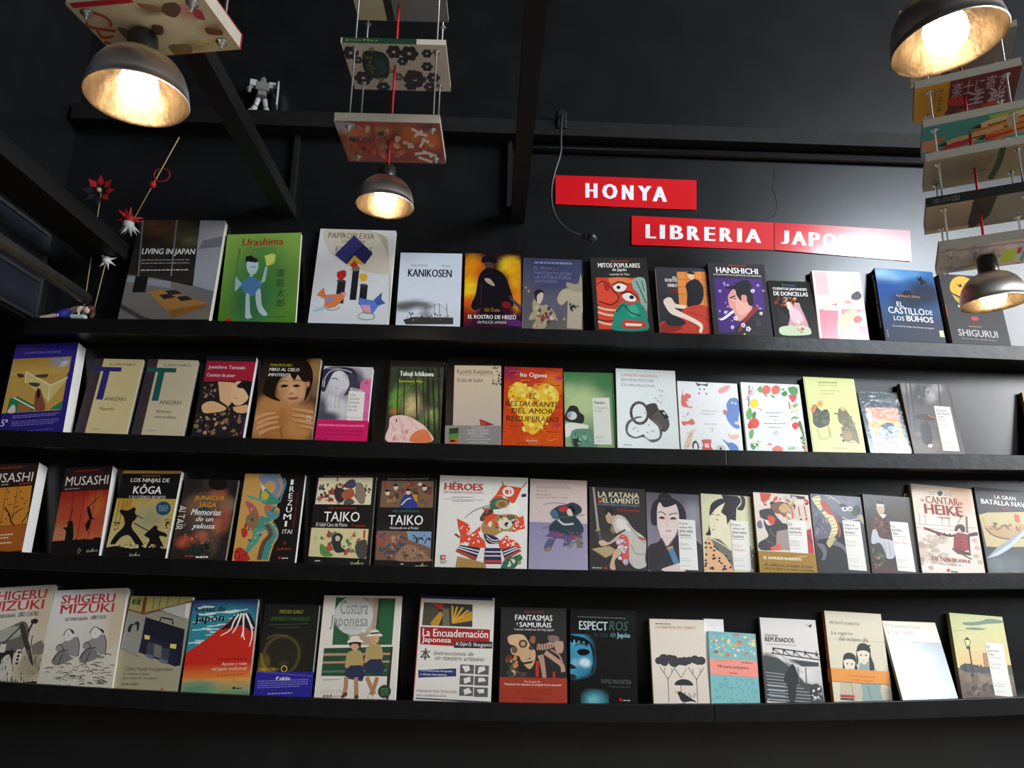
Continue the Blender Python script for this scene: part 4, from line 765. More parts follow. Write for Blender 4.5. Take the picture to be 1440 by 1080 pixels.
@art('irezumi', [(590, 233), (1020, 248), (490, 865), (955, 880)], sc='b58a50', white=1, label='book titled IREZUMI with a multicoloured tattoo dragon on tan and black')
def _(a):
    a.bg('16130f')
    a.P([(590, 233), (842, 238), (830, 420), (790, 600), (765, 872), (490, 865)], 'c99a52')
    sp = [(700, 290), (760, 260), (820, 280), (840, 340), (810, 400), (760, 420), (720, 400)]
    a.L(sp, (70, 60), '7a84a0'); a.L([(830, 270), (850, 340), (820, 410)], 14, 'c8923a'); a.L([(760, 290), (780, 340), (760, 380)], 12, 'b8a06a')
    a.S([(700, 350), (730, 340), (790, 400), (835, 440), (830, 460), (780, 470), (720, 460), (690, 420)], '3f8a70'); a.S([(715, 360), (760, 400), (730, 440), (705, 420)], 'c9a83a'); a.S([(730, 470), (790, 480), (835, 500), (830, 560), (780, 580), (735, 540)], '5a8a8a'); a.E(755, 490, 28, 22, 'd05a34'); a.E(818, 512, 18, 18, 'c8a038'); a.P([(700, 310), (712, 370), (735, 345)], 'd8d4c8')
    a.L([(600, 400), (690, 430), (740, 440)], 18, '5aa08c'); a.S([(590, 440), (640, 460), (680, 520), (690, 590), (640, 560), (610, 500)], 'b05a54'); a.L([(730, 560), (690, 620), (660, 660)], (56, 60), '4a8a78'); a.L([(640, 560), (600, 600), (570, 690)], (34, 12), 'b0322c')
    a.L([(720, 590), (780, 640), (790, 700), (740, 760), (720, 860)], (80, 76), '3f8a86'); a.L([(740, 610), (775, 680), (720, 750), (690, 860)], (26, 34), '5f4a34'); a.L([(770, 590), (825, 680), (790, 760), (760, 860)], 12, 'd09a3c')
    a.S([(610, 540), (660, 520), (680, 590), (660, 640), (610, 620), (590, 580)], '8a6a40'); a.S([(650, 640), (700, 650), (690, 720), (630, 790), (590, 820), (600, 770), (640, 700)], '4a9a80'); a.S([(560, 640), (600, 650), (600, 690), (570, 700)], 'b8302a'); a.S([(510, 800), (550, 770), (600, 810), (620, 862), (520, 865)], 'bc2c26'); a.K(520, 780, 610, 862, 8, ['d04a3a', '8a201c'], 8, 18, 3); a.K(600, 480, 830, 760, 30, ['8aa8b0', 'c8a05a', '2f6a60', 'b04a3a', '7a84a0', '3a5a4a'], 7, 18, 8)
    a.L([(870, 275), (880, 320), (850, 410), (840, 450)], 10, '4f8a98')
    for i, ch in enumerate('IREZUMI'): a.T(ch, (916, 908, 902, 892, 884, 866, 876)[i], 285 + i * 51, (936, 942, 930, 930, 926, 922, 892)[i], 325 + i * 51, 'f4f0ea', b=.02)
    a.T('ITAI', 860, 652, 930, 682, 'eee8e0'); a.T('El tatuaje tradicional japonés', 940, 390, 962, 640, '8a2420', vert=1); a.D(822, 930, 790, 1, '9a2820', 12); a.E(842, 850, 10, 9, 'c8281e'); a.D(858, 905, 854, 1, 'c8c0b4', 9); a.R(872, 740, 886, 760, '9a2820')

def taiko(ox, oy, second):
    def f(a):
        a.bg('191614', '141210')
        X = lambda x: x + ox; Y = lambda y: y + oy
        s = a.seed
        top = [(90, 262), (485, 270), (468, 472), (65, 460)]; bot = [(42, 632), (455, 648), (437, 856), (24, 836)]
        if second: top = [(550, 288), (925, 292), (920, 490), (535, 485)]; bot = [(518, 655), (908, 665), (900, 874), (505, 860)]
        if not second:
            a.P(top, 'e0d4ae'); a.K(80, 300, 470, 465, 60, ['6a6a70', '3a3634', '8a4a3a', 'b8402e', '9a8a7a', 'e0d4ae', '4a4440', '7a2c24'], 10, 30, 3)
            a.S([(205, 350), (260, 345), (290, 390), (260, 450), (215, 430)], '3a3030'); a.S([(290, 300), (345, 280), (360, 330), (310, 350)], '45485e'); a.S([(260, 380), (330, 350), (350, 400), (300, 430), (265, 420)], 'a8583a'); a.S([(360, 330), (400, 310), (430, 380), (420, 450), (370, 440)], '8a7a68'); a.S([(285, 430), (330, 425), (345, 462), (275, 466)], '5a5048')
            for x, y in ((220, 265), (150, 305), (180, 345)): a.R(x, y, x + 11, y + 26, 'c23a26')
            for p in ([(75, 425), (140, 410)], [(140, 430), (200, 440)], [(100, 400), (130, 405)]): a.L(p, 8, 'b8402e', False)
            a.P(bot, 'd4c694'); a.K(60, 660, 440, 840, 46, ['b8ac80', '6a6a58', '8a6a58', '4f7a4a', 'd4c694', 'b8402e', 'c8b88a'], 10, 28, 5); a.S([(200, 690), (235, 672), (270, 700), (250, 760), (290, 800), (220, 810), (190, 740)], '2e3634'); a.E(232, 712, 18, 20, 'd0b898'); a.S([(105, 770), (120, 750), (170, 800), (200, 835), (120, 830)], '5a8a48'); a.S([(360, 760), (430, 720), (445, 780), (432, 850), (380, 845)], '4a4440'); a.R(160, 655, 174, 702, 'b8301e'); a.R(418, 655, 430, 712, 'b8301e'); a.S([(150, 770), (180, 755), (200, 790), (170, 800)], 'b04a38')
            a.T('Una novela épica de guerra y gloria en el Japón feudal', 125, 244, 442, 262, 'a8a49c', slope=-.012); a.T('eiji yoshikawa', 163, 480, 362, 508, '9a2a20'); a.T('TAIKO', 130, 520, 390, 592, 'f4f0ea', b=.005); a.T('El hábil Cara de Mono', 75, 598, 300, 626, 'e8e4dc'); a.T('2ª edición', 330, 612, 430, 632, 'b03a2a'); a.R(70, 864, 110, 872, 'b8b4ac'); a.T('Quaterni', 325, 878, 420, 898, 'c8c0b4', it=.2); a.P([(365, 890), (390, 862), (380, 888)], 'a8c83a')
        else:
            a.P(top, '7a5c46'); a.K(545, 300, 920, 480, 40, ['6a4a38', '4a3a34', '8a6a50', '3a2c2a', '7a3a2c', '9a7a58'], 12, 30, 7); a.L([(565, 300), (575, 345)], 9, 'a82c22', False); a.L([(730, 292), (790, 310), (730, 340)], 10, 'a82c22', False)
            a.E(826, 316, 15, 13, 'd8ccb0')
            a.S([(690, 440), (720, 390), (760, 400), (790, 440), (805, 488), (690, 488)], '2c3a8a'); a.P([(770, 395), (805, 390), (808, 450), (790, 440)], 'c88a2c'); a.L([(690, 470), (730, 430), (760, 420)], 10, 'd8c8a8')
            for x, y in ((590, 380), (650, 340), (740, 375), (860, 345)): a.E(x, y, 17, 19, 'd8c6a8'); a.S([(x - 18, y - 10), (x - 5, y - 28), (x + 18, y - 15), (x + 10, y - 10)], '1c1614')
            a.P(bot, '7a5844'); a.P([(730, 660), (908, 665), (900, 780), (850, 760), (740, 720)], '7a98b4'); a.K(510, 680, 740, 860, 44, ['8a5c48', '5a4438', 'a8745a', '3a4a70', '6a3a2c', 'b8886a', '4a3a34'], 10, 28, 3); a.S([(680, 790), (740, 755), (830, 790), (890, 850), (900, 872), (660, 868)], '96725c'); a.K(690, 780, 880, 865, 24, ['7a5844', 'a8846a', '5f4638'], 8, 20, 6); a.K(510, 670, 580, 770, 14, ['a83a2a', '2f3f78', '8a4a34'], 8, 20, 2)
            a.L([(800, 740), (795, 700), (770, 690)], 6, '23282c'); a.L([(860, 750), (880, 710), (905, 720)], 6, '23282c'); a.K(765, 685, 905, 745, 10, ['23303a', '2c3a44'], 6, 16, 4)
            a.T('Una novela épica de guerra y gloria en el Japón feudal', 590, 268, 890, 284, 'a8a49c', slope=-.008); a.T('eiji yoshikawa', 628, 502, 820, 530, '2f7a6a'); a.T('TAIKO', 598, 545, 848, 616, 'f4f0ea', b=.005); a.T('Hideyoshi en el Poder', 608, 628, 818, 652, 'e8e4dc'); a.R(686, 888, 708, 895, 'b8b4ac'); a.P([(825, 908), (850, 882), (842, 908)], 'a8c83a'); a.D(790, 880, 906, 1, 'a8a49c', 5)
    return f
ARTS['taiko'] = ([(75, 245), (510, 262), (15, 893), (462, 900)], taiko(0, 0, 0), dict(sc='151210', white=1, label='black book titled TAIKO with two pale battle prints, subtitle Cara de Mono'))
ARTS['taikodos'] = ([(535, 265), (945, 270), (495, 903), (915, 910)], taiko(0, 0, 1), dict(sc='151210', white=1, label='black book titled TAIKO with a brown court scene above a blue-skied army scene'))

@art('heroes', [(102, 250), (732, 265), (52, 912), (730, 925)], sc='d8d4cc', hard=1, label='wide white book titled HÉROES with a samurai in red-orange armour')
def _(a):
    a.bg('e2ded6', 'dad6ce')
    R1, N1, G1, T1 = 'd8482a', '2a2850', '2f6a4a', 'a8804a'
    a.P([(545, 320), (690, 340), (630, 470), (560, 400), (500, 395)], R1); a.E(590, 370, 42, 38, 'e8e2d8'); a.E(590, 370, 24, 22, R1); a.L([(575, 350), (600, 360), (590, 400)], 10, 'e8e2d8'); a.P([(445, 455), (500, 395), (560, 405), (520, 430)], R1); a.L([(545, 290), (560, 330)], 10, T1); a.L([(690, 340), (720, 300)], 10, T1)
    a.S([(455, 470), (480, 430), (540, 415), (600, 440), (580, 480), (520, 500), (470, 500)], G1); a.E(545, 462, 48, 32, T1); a.E(545, 465, 26, 20, '8a5a34'); a.S([(600, 480), (640, 450), (680, 480), (650, 530), (610, 520)], 'e8e4dc')
    a.L([(275, 570), (310, 535), (370, 500), (460, 472)], (6, 14), '9a9c94')
    a.S([(400, 540), (440, 490), (480, 500), (470, 560), (400, 590), (385, 570)], '5a3a34'); a.K(390, 490, 480, 580, 16, ['3a2a34', 'a8804a', 'b8402a', '6a4a3a'], 8, 20, 2)
    a.S([(405, 600), (470, 540), (530, 540), (640, 540), (690, 590), (660, 660), (560, 660), (500, 690), (440, 700), (400, 660)], T1); a.S([(510, 600), (560, 560), (620, 590), (600, 640), (540, 640)], 'dcd2bc'); a.K(430, 540, 690, 660, 40, [G1, R1, 'e0d4b8', '6a5a3a', N1, 'b89a5a'], 10, 28, 9)
    a.P([(420, 560), (480, 530), (520, 545), (430, 610)], R1); a.P([(640, 580), (700, 545), (715, 640), (620, 660)], R1); a.P([(220, 570), (300, 610), (315, 640), (300, 740), (240, 750), (245, 690), (230, 640)], R1); a.P([(310, 690), (390, 625), (385, 700), (420, 730), (430, 780), (300, 770)], R1); a.K(240, 600, 420, 770, 26, ['f0e0d4'], 7, 14, 5); a.K(620, 560, 710, 650, 12, ['f0e0d4'], 7, 13, 5); a.P([(200, 685), (210, 678), (240, 700), (235, 712)], '8a2c1c')
    a.S([(420, 680), (500, 700), (540, 740), (460, 750), (425, 720)], N1); a.L([(430, 690), (480, 725), (535, 720)], 7, 'd8d0c0'); a.L([(430, 712), (480, 742), (535, 736)], 5, 'd8d0c0'); a.P([(520, 740), (580, 690), (660, 740), (690, 780), (540, 790)], R1); a.K(530, 700, 660, 780, 16, ['f0e0d4'], 7, 14, 6)
    for q in ([(240, 760), (390, 780), (355, 870), (210, 805)], [(425, 780), (535, 780), (545, 890), (415, 890)], [(545, 790), (640, 765), (690, 800), (575, 865)]):
        a.P(q, N1)
        for t in (.25, .5): a.L([tuple(q[0][i] * (1 - t) + q[3][i] * t for i in (0, 1)), tuple(q[1][i] * (1 - t) + q[2][i] * t for i in (0, 1))], 8, 'd8cfc0', False)
        a.L([tuple(q[0][i] * .15 + q[3][i] * .85 for i in (0, 1)), tuple(q[1][i] * .15 + q[2][i] * .85 for i in (0, 1))], 18, 'b8402a', False)
    a.P([(225, 840), (345, 865), (430, 890), (430, 918), (210, 915)], 'b08a50'); a.P([(560, 870), (680, 820), (700, 850), (640, 920), (540, 920)], G1); a.K(560, 830, 690, 915, 12, ['2a2420', G1, 'd8d0c0', T1], 10, 24, 4)
    for i in range(4): a.L([(230, 860 + i * 16), (420, 890 + i * 12)], 4, '8a6434', False)
    a.L([(690, 400), (720, 395)], 22, N1, False)
    a.T('HÉROES', 135, 298, 410, 362, 'c8402c', b=.02); a.T('DE LA GRAN PACIFICACIÓN', 132, 366, 410, 386, 'c88a7a'); a.D(190, 350, 414, 1, 'a8a49c', 5); a.L([(125, 427), (410, 435)], 2, 'b0aca4', False); a.D(190, 345, 442, 1, 'a8a49c', 5); a.R(100, 832, 134, 864, 'c8303a'); a.R(108, 842, 126, 856, 'e8c8c8'); a.D(98, 145, 874, 2, '8a8680', 5, 12)

@art('pacificacion', [(740, 272), (1162, 287), (735, 925), (1162, 932)], sc='a8a4b4', gloss='gloss', wrap=1, label='shrink-wrapped book with a dark-robed swordsman on pink fading to violet')
def _(a):
    a.G(735, 270, 1165, 640, 6, 10, 'cfb8b0', 'cdbdb8'); a.G(735, 600, 1165, 935, 6, 8, '8a84a4', 'a09ab0')
    a.T('LA GRAN PACIFICACIÓN', 784, 325, 1040, 348, '8a7a5a'); a.T('TAIKOKI', 784, 355, 862, 370, 'c86a6a'); a.D(784, 900, 394, 1, '8a7f7a', 6); a.D(784, 1030, 415, 1, '8a7f7a', 5)
    a.L([(835, 468), (900, 455), (1000, 458)], (5, 10), '8a90a8')
    a.S([(890, 520), (940, 480), (1000, 465), (1060, 450), (1115, 480), (1120, 520), (1080, 550), (1110, 590), (1135, 650), (1090, 700), (1000, 690), (950, 670), (880, 660), (900, 600), (950, 560), (900, 550)], '2c4048'); a.S([(955, 490), (990, 475), (1030, 490), (1000, 520), (960, 515)], 'b03a44'); a.E(1038, 520, 26, 30, 'd8c4b8'); a.S([(1015, 490), (1050, 470), (1075, 510), (1060, 540), (1040, 500)], '1c1c24'); a.L([(945, 575), (990, 610), (1060, 605)], 14, 'c8c4c0')
    a.S([(890, 520), (930, 505), (950, 560), (910, 570)], '4a6a80'); a.P([(860, 700), (900, 655), (1000, 690), (1100, 690), (1120, 660), (1125, 720), (1000, 720)], '6a4a7a'); a.K(850, 660, 1120, 720, 24, ['a8404a', '4a5a80', '6a4a7a', '8a3a4a'], 10, 22, 4); a.L([(830, 640), (870, 630), (960, 560)], 6, '6a5a5a'); a.L([(960, 560), (1140, 540)], 5, '6a5a5a')
    a.P([(880, 710), (930, 720), (900, 780), (850, 800), (845, 770)], '5a5a78'); a.S([(850, 790), (885, 770), (900, 795), (860, 806)], '8a7a5a'); a.P([(1000, 720), (1050, 720), (1030, 760), (980, 770)], '55587a'); a.P([(1070, 700), (1120, 710), (1130, 770), (1090, 780)], '7a7260'); a.K(960, 730, 1140, 780, 10, ['5a5870', '8a7f6a'], 8, 18, 2)

@art('katana', [(150, 285), (558, 292), (150, 880), (565, 887)], sc='2c2824', label='black comic titled LA KATANA DEL LAMENTO with a kneeling swordsman in white')
def _(a):
    a.bg('302c29', '262321')
    a.P([(172, 288), (186, 288), (222, 605), (205, 605)], '9a9488'); a.P([(205, 600), (225, 600), (238, 670), (222, 672)], '4a5058'); a.L([(195, 610), (228, 598)], 12, 'a88a50', False)
    a.P([(165, 740), (290, 715), (340, 740), (335, 765), (265, 800)], 'a8926a'); a.L([(165, 740), (265, 800)], 6, '7a6644', False)
    a.S([(310, 540), (350, 490), (410, 510), (470, 590), (540, 640), (560, 690), (550, 800), (555, 850), (490, 870), (440, 830), (430, 760), (400, 640), (340, 620)], 'b8b4aa'); a.S([(350, 520), (410, 530), (450, 600), (400, 600), (350, 580)], 'd2cec4'); a.L([(420, 550), (500, 640), (550, 690)], 5, '7a7870'); a.L([(450, 700), (480, 760), (550, 770)], 5, '7a7870')
    a.S([(268, 490), (280, 470), (315, 460), (330, 500), (320, 550), (285, 550), (270, 520)], 'b89878'); a.S([(262, 485), (280, 440), (310, 440), (328, 470), (318, 500), (290, 470), (275, 492)], '191614'); a.S([(320, 560), (330, 630), (300, 600)], '8a6a50')
    a.S([(215, 690), (245, 675), (290, 690), (340, 650), (380, 620), (360, 660), (300, 700), (240, 718)], 'c0a488')
    a.S([(340, 680), (390, 630), (430, 660), (435, 740), (430, 830), (405, 850), (375, 800), (385, 740), (350, 710)], 'c8504a'); a.K(345, 640, 430, 840, 24, ['8ab0cc', 'e8dcd8', 'c8403a', 'b8ccd8'], 10, 24, 3); a.P([(345, 625), (408, 590), (412, 602), (350, 640)], '5a2a28')
    a.S([(380, 720), (370, 770), (330, 820), (335, 880), (295, 870), (310, 800), (340, 740)], 'c0a080'); a.P([(500, 640), (560, 655), (558, 670), (510, 660)], 'b84a40')
    a.T('LA KATANA', 212, 322, 514, 362, 'd8cfae', b=.02); a.T('DEL LAMENTO', 214, 366, 514, 404, 'd8cfae', b=.02); a.T('D', 214, 366, 246, 404, 'b8402e', b=.02); a.T('LAS AVENTURAS DE TOMOE GOZEN 1', 210, 410, 514, 424, '7a98b8'); a.T('TERENCE HANRAHAN', 356, 446, 514, 464, 'b02a30', b=.01); a.D(170, 250, 872, 1, 'b8b0a4', 7); a.E(266, 872, 11, 8, 'b02a30')

def panel(a, q, lines, author, acol, seed=1):
    a.P(q, 'dedbd2')
    x0, y0 = q[0]; w = q[1][0] - q[0][0]
    sx = (q[3][0] - q[0][0]) / (q[3][1] - q[0][1])
    for i, (t, f) in enumerate(lines): yy = y0 + 22 + i * 27; a.T(t, x0 + 9 + sx * (yy - y0), yy, x0 + 9 + sx * (yy - y0) + (w - 16) * f, yy + 20, '55524e', b=.015)
    yb = y0 + 22 + len(lines) * 27
    a.D(x0 + 9 + sx * (yb - y0), x0 + w * .85 + sx * (yb - y0), yb + 4, 1, '8a8680', 4)
    for i, t in enumerate(author): yy = yb + 38 + i * 30; a.T(t, x0 + 9 + sx * (yy - y0), yy, x0 + 9 + sx * (yy - y0) + min(w * .75, 13 * len(t)), yy + 20, acol)
    yl = q[2][1]
    for dy in (80, 65, 30): a.D(x0 + 9 + sx * (yl - dy - y0), x0 + w * .7 + sx * (yl - dy - y0), yl - dy, 1, 'a8a49c', 3.5, seed=seed + dy)

@art('espejo', [(562, 330), (948, 328), (565, 890), (968, 897)], sc='8a8690', label='novel with a woodblock portrait of a facing man in black on grey')
def _(a):
    a.G(560, 325, 970, 900, 10, 14, '5c5864', '8a8694', [(900, 480, 60, 90, '9a96a4', .7), (590, 620, 40, 90, '7c7886', .6)], .03)
    a.S([(640, 400), (700, 380), (770, 400), (795, 470), (795, 560), (770, 630), (740, 690), (700, 720), (675, 690), (650, 620), (636, 540)], 'dcc9c2'); a.P([(665, 640), (760, 640), (760, 720), (700, 760), (670, 700)], 'd6c2ba')
    a.S([(595, 560), (590, 480), (610, 410), (650, 370), (700, 360), (770, 370), (830, 420), (852, 500), (835, 560), (805, 540), (800, 470), (780, 410), (750, 420), (690, 436), (660, 400), (640, 440), (636, 520), (630, 570)], '26222a'); a.S([(650, 360), (665, 335), (710, 330), (745, 350), (745, 385), (690, 395), (655, 380)], '1f1c22'); a.L([(660, 375), (740, 372)], 4, '4a4650')
    a.L([(645, 478), (670, 470), (705, 492)], 6, '3a343a'); a.L([(725, 490), (755, 478), (790, 476)], 6, '3a343a'); a.S([(650, 512), (675, 504), (695, 516), (675, 522)], '2a2428'); a.L([(648, 522), (695, 524)], 6, 'c88a8a'); a.S([(730, 516), (755, 505), (780, 514), (755, 522)], '2a2428'); a.L([(728, 524), (782, 522)], 6, 'c88a8a'); a.L([(712, 500), (708, 560), (722, 570)], 3, 'a8948c'); a.L([(700, 608), (738, 606)], 9, 'b87a78')
    a.S([(566, 730), (640, 690), (670, 660), (700, 720), (770, 640), (800, 640), (960, 700), (968, 895), (566, 890)], '262229'); a.L([(665, 660), (700, 720), (740, 800)], 5, '6a6670'); a.L([(775, 640), (700, 740)], 5, '6a6670'); a.P([(705, 730), (745, 710), (790, 830), (750, 840)], '4f7a9a'); a.P([(705, 730), (745, 710), (750, 725), (712, 745)], 'b8904a'); a.S([(660, 880), (740, 850), (800, 835), (830, 895), (700, 895)], 'cdbcb2')
    panel(a, [(788, 518), (915, 520), (930, 880), (797, 878)], [('El gran', .58), ('espejo del', .82), ('amor entre', .9), ('hombres', .72)], ['Ihara', 'Saikaku'], 'a8a4a0', 1)

@art('espejodos', [(950, 335), (1325, 345), (975, 897), (1358, 897)], sc='b8b490', label='novel with a woodblock profile portrait on cream and a spotted peach kimono')
def _(a):
    a.bg('d2cfa8', 'c9c49c')
    a.S([(1020, 480), (1060, 430), (1120, 400), (1150, 440), (1150, 540), (1160, 600), (1180, 700), (1140, 700), (1080, 660), (1030, 660), (1010, 610), (1020, 560)], 'dcd6b4'); a.P([(1100, 600), (1190, 560), (1185, 740), (1130, 700)], 'd8d2ae')
    a.S([(1015, 470), (1030, 410), (1080, 375), (1120, 370), (1130, 395), (1080, 430), (1050, 460), (1018, 500)], '2a2630'); a.P([(1105, 338), (1225, 345), (1255, 380), (1215, 440), (1210, 530), (1170, 520), (1145, 560), (1140, 500), (1100, 470), (1130, 400)], '262229'); a.S([(1240, 350), (1275, 350), (1282, 400), (1260, 450), (1215, 440), (1245, 410)], '2a2630'); a.L([(1215, 440), (1250, 400), (1245, 350)], 5, 'dcd8c0'); a.S([(1010, 570), (1025, 640), (985, 640), (1005, 610)], '2a2630')
    a.L([(1030, 492), (1050, 486)], 5, '3a343a'); a.L([(1062, 494), (1095, 490)], 5, '3a343a'); a.L([(1062, 524), (1082, 530)], 5, '3a343a'); a.L([(1035, 600), (1052, 602)], 8, 'a86a6a')
    a.P([(1000, 660), (1090, 670), (1175, 745), (1190, 890), (1080, 895), (1020, 700)], '6a6858'); a.L([(1015, 660), (1100, 700), (1175, 745)], 6, 'e0dcc8')
    a.P([(990, 680), (1020, 660), (1060, 740), (1120, 780), (1180, 860), (1185, 897), (975, 895)], 'd8a87c'); a.P([(1310, 700), (1340, 740), (1356, 895), (1310, 895)], '6a6456')
    rd = random.Random(5)
    for i in range(34): x, y = rd.uniform(985, 1170), rd.uniform(690, 890); (y > 640 + (x - 990) * .9 and (a.E(x, y, 9, 8, '2c2420', n=8)))
    a.K(1310, 720, 1350, 890, 12, ['2c2620', 'c8b890'], 6, 12, 2)
    panel(a, [(1170, 528), (1300, 530), (1318, 880), (1190, 878)], [('El gran', .55), ('espejo del', .8), ('amor entre', .9), ('hombres', .72)], ['Ihara', 'Saikaku'], 'd89a94', 2)

@art('barbudo', [(318, 280), (713, 278), (352, 845), (762, 848)], sc='b09c72', band=(.755, 1.1, '9a7416'), label='novel with a crowded red warrior print and an ochre paper band')
def _(a):
    a.bg('d8cec0', 'cdbfb2')
    a.P([(365, 280), (450, 285), (430, 330), (390, 360), (372, 330)], 'cc4a40'); a.P([(585, 285), (690, 290), (685, 312), (582, 308)], '33303a')
    a.K(360, 290, 720, 480, 60, ['c8bca8', 'cc4a40', '8a7a6a', '3a3638', 'b89a6a', 'd8c8b0', 'a8524a'], 12, 30, 4); a.S([(440, 380), (480, 345), (530, 340), (570, 370), (560, 420), (510, 430), (460, 420)], '7a5a4a'); a.S([(500, 385), (540, 350), (575, 380), (560, 415), (520, 420)], 'c8a070'); a.S([(620, 370), (690, 350), (718, 400), (690, 450), (620, 450)], 'cfc3b4'); a.L([(640, 370), (650, 440)], 9, 'cc4a40'); a.L([(680, 360), (695, 440)], 9, 'cc4a40'); a.L([(590, 370), (600, 460)], 10, 'c85a48')
    a.S([(360, 420), (400, 400), (450, 400), (480, 450), (520, 500), (470, 520), (420, 480), (380, 470)], '3c3a40'); a.S([(420, 450), (470, 460), (460, 510), (430, 500)], 'd04a34'); a.S([(390, 480), (420, 520), (500, 500), (560, 510), (560, 600), (500, 680), (370, 700), (350, 650), (420, 600), (400, 540)], '3a3638'); a.L([(430, 540), (470, 600), (560, 560)], 6, '6a6668'); a.L([(400, 620), (460, 660)], 5, '6a6668'); a.P([(480, 560), (560, 540), (570, 690), (470, 690)], '9a8a84')
    a.P([(430, 680), (500, 645), (515, 690), (440, 702)], 'd25a4a'); a.P([(695, 540), (725, 525), (745, 705), (705, 705)], 'b8303a'); a.L([(700, 570), (735, 640)], 8, '33303a'); a.S([(345, 500), (370, 490), (380, 540), (350, 540)], '7a6a8a')
    panel(a, [(557, 472), (690, 475), (702, 708), (572, 706)], [('El', .2), ('samurái', .72), ('barbudo', .74)], ['Kōda', 'Rohan'], 'b4b0ac', 3)
def band_barbudo(a):
    a.T('EL SAMURÁI BARBUDO', 380, 738, 652, 762, 'f0e6d0', b=.02); a.L([(600, 745), (640, 735), (690, 728)], 3, 'e0cf98'); a.T('«El conflicto de un hombre de honor', 382, 790, 735, 812, '2c1f08', it=.2, b=.01); a.T('entre su deber y un destino inevitable»', 384, 818, 738, 840, '2c1f08', it=.2, b=.01)

@art('dragon', [(722, 292), (1090, 288), (762, 850), (1140, 855)], sc='5a5862', label='novel with a yellow-bellied grey dragon on black and a cream title panel')
def _(a):
    a.bg('56545f', '1d1c1e')
    a.G(722, 288, 1110, 640, 12, 12, '6a6874', '2a292c', [(780, 500, 110, 130, '6c6a7a', .9), (940, 330, 130, 60, '74727f', .9), (1000, 420, 110, 60, '6a6876', .9)], .12)
    a.S([(850, 460), (900, 480), (950, 500), (1000, 500), (990, 700), (970, 740), (930, 690), (900, 640), (940, 560)], '1b1a1c'); a.S([(770, 640), (860, 620), (900, 650), (960, 720), (960, 850), (762, 850)], '1b1a1c')
    a.L([(760, 310), (785, 360), (840, 430), (885, 500), (890, 560), (850, 610)], (62, 40), 'd8cf9a')
    for i in range(12): t = i / 11; x = 770 + 118 * min(1, t * 1.2); y = 320 + 265 * t; a.L([(x - 30, y + 6), (x + 28, y - 8)], 4, '8a845c', False); a.k -= 1
    a.k += 1
    a.L([(800, 350), (850, 400), (900, 460), (930, 540), (925, 600)], 12, 'b8402e'); a.S([(795, 345), (835, 345), (880, 430), (860, 440), (815, 400)], 'b04434')
    a.S([(870, 330), (930, 360), (1000, 370), (1070, 400), (1105, 440), (1050, 470), (980, 465), (920, 430), (870, 380)], '6f6d78'); a.E(972, 386, 22, 19, 'e8e4da'); a.E(975, 388, 10, 10, '141416'); a.E(1012, 384, 18, 17, 'e8e4da'); a.E(1012, 386, 9, 9, '141416'); a.S([(930, 360), (965, 350), (990, 372), (950, 375)], '2a2a30')
    a.S([(1020, 400), (1060, 350), (1085, 380), (1070, 430), (1030, 430)], '2c2b30'); a.E(1042, 412, 26, 20, '4a4952'); a.L([(900, 330), (870, 300), (830, 300)], 6, 'c8bf8a'); a.L([(940, 350), (890, 310), (850, 320)], 5, 'c8bf8a'); a.L([(950, 450), (1000, 470), (1080, 450)], 8, 'c4c0b4')
    a.S([(1060, 430), (1105, 430), (1110, 490), (1085, 470)], 'a8a088'); a.S([(740, 450), (800, 450), (860, 520), (850, 600), (780, 620), (742, 560)], '64626e'); a.K(735, 380, 860, 610, 20, ['7a7884', '55535e', '84828e'], 10, 24, 3); a.S([(830, 640), (880, 590), (905, 650), (870, 660), (850, 680)], 'b8ae7a'); a.L([(880, 640), (950, 670), (990, 740)], (40, 14), '6a6876'); a.S([(762, 660), (800, 655), (830, 690), (820, 760), (790, 770), (800, 720)], '63626e')
    panel(a, [(950, 473), (1078, 475), (1115, 830), (985, 828)], [('Sobre el', .66), ('dragón del', .88), ('abismo', .64)], ['Izumi', 'Kyōka'], 'b4b0ac', 4)

@art('abe', [(290, 300), (620, 290), (330, 850), (690, 855)], sc='3a332e', label='novel with an old photo of a seated armoured person and a cream title panel', mark=1)
def _(a):
    a.G(288, 288, 695, 858, 18, 24, '4a4340', '2c2724', [(560, 420, 70, 60, '55493c', .7), (340, 340, 60, 60, '4a4441', .7), (400, 830, 120, 40, '5a2c28', .6)], .06)
    a.S([(385, 380), (395, 350), (425, 345), (440, 370), (442, 410), (425, 440), (400, 435), (388, 410)], 'bda58e'); a.P([(385, 350), (400, 335), (430, 340), (440, 372), (388, 378)], '2c2723'); a.P([(386, 362), (440, 362), (440, 378), (388, 380)], 'c8c4bc')
    a.S([(340, 520), (360, 470), (400, 440), (450, 440), (490, 480), (490, 600), (440, 615), (370, 600), (345, 560)], '5a3a34'); a.K(345, 460, 490, 600, 30, ['7a4a3c', '3a2a28', '4a5a48', '8a5a44', '2c2422'], 8, 20, 3); a.P([(400, 440), (430, 470), (455, 440), (440, 435)], 'd8d4cc')
    a.S([(335, 640), (350, 560), (380, 560), (400, 610), (470, 620), (500, 640), (500, 740), (440, 750), (400, 660), (350, 660)], 'b8b8bc'); a.L([(430, 640), (440, 740)], 5, '8a8a90'); a.L([(460, 640), (475, 740)], 5, '8a8a90')
    a.S([(335, 680), (400, 650), (440, 750), (420, 830), (345, 840), (330, 760)], '3c3a30'); a.K(335, 670, 430, 830, 18, ['5a6a48', '7a4a34', '2a2a24', '8a7a5a'], 8, 20, 5)
    panel(a, [(475, 485), (605, 483), (652, 838), (520, 836)], [('La', .22), ('familia', .6), ('Abe', .35)], ['Mori Ōgai'], 'c86a64', 5)

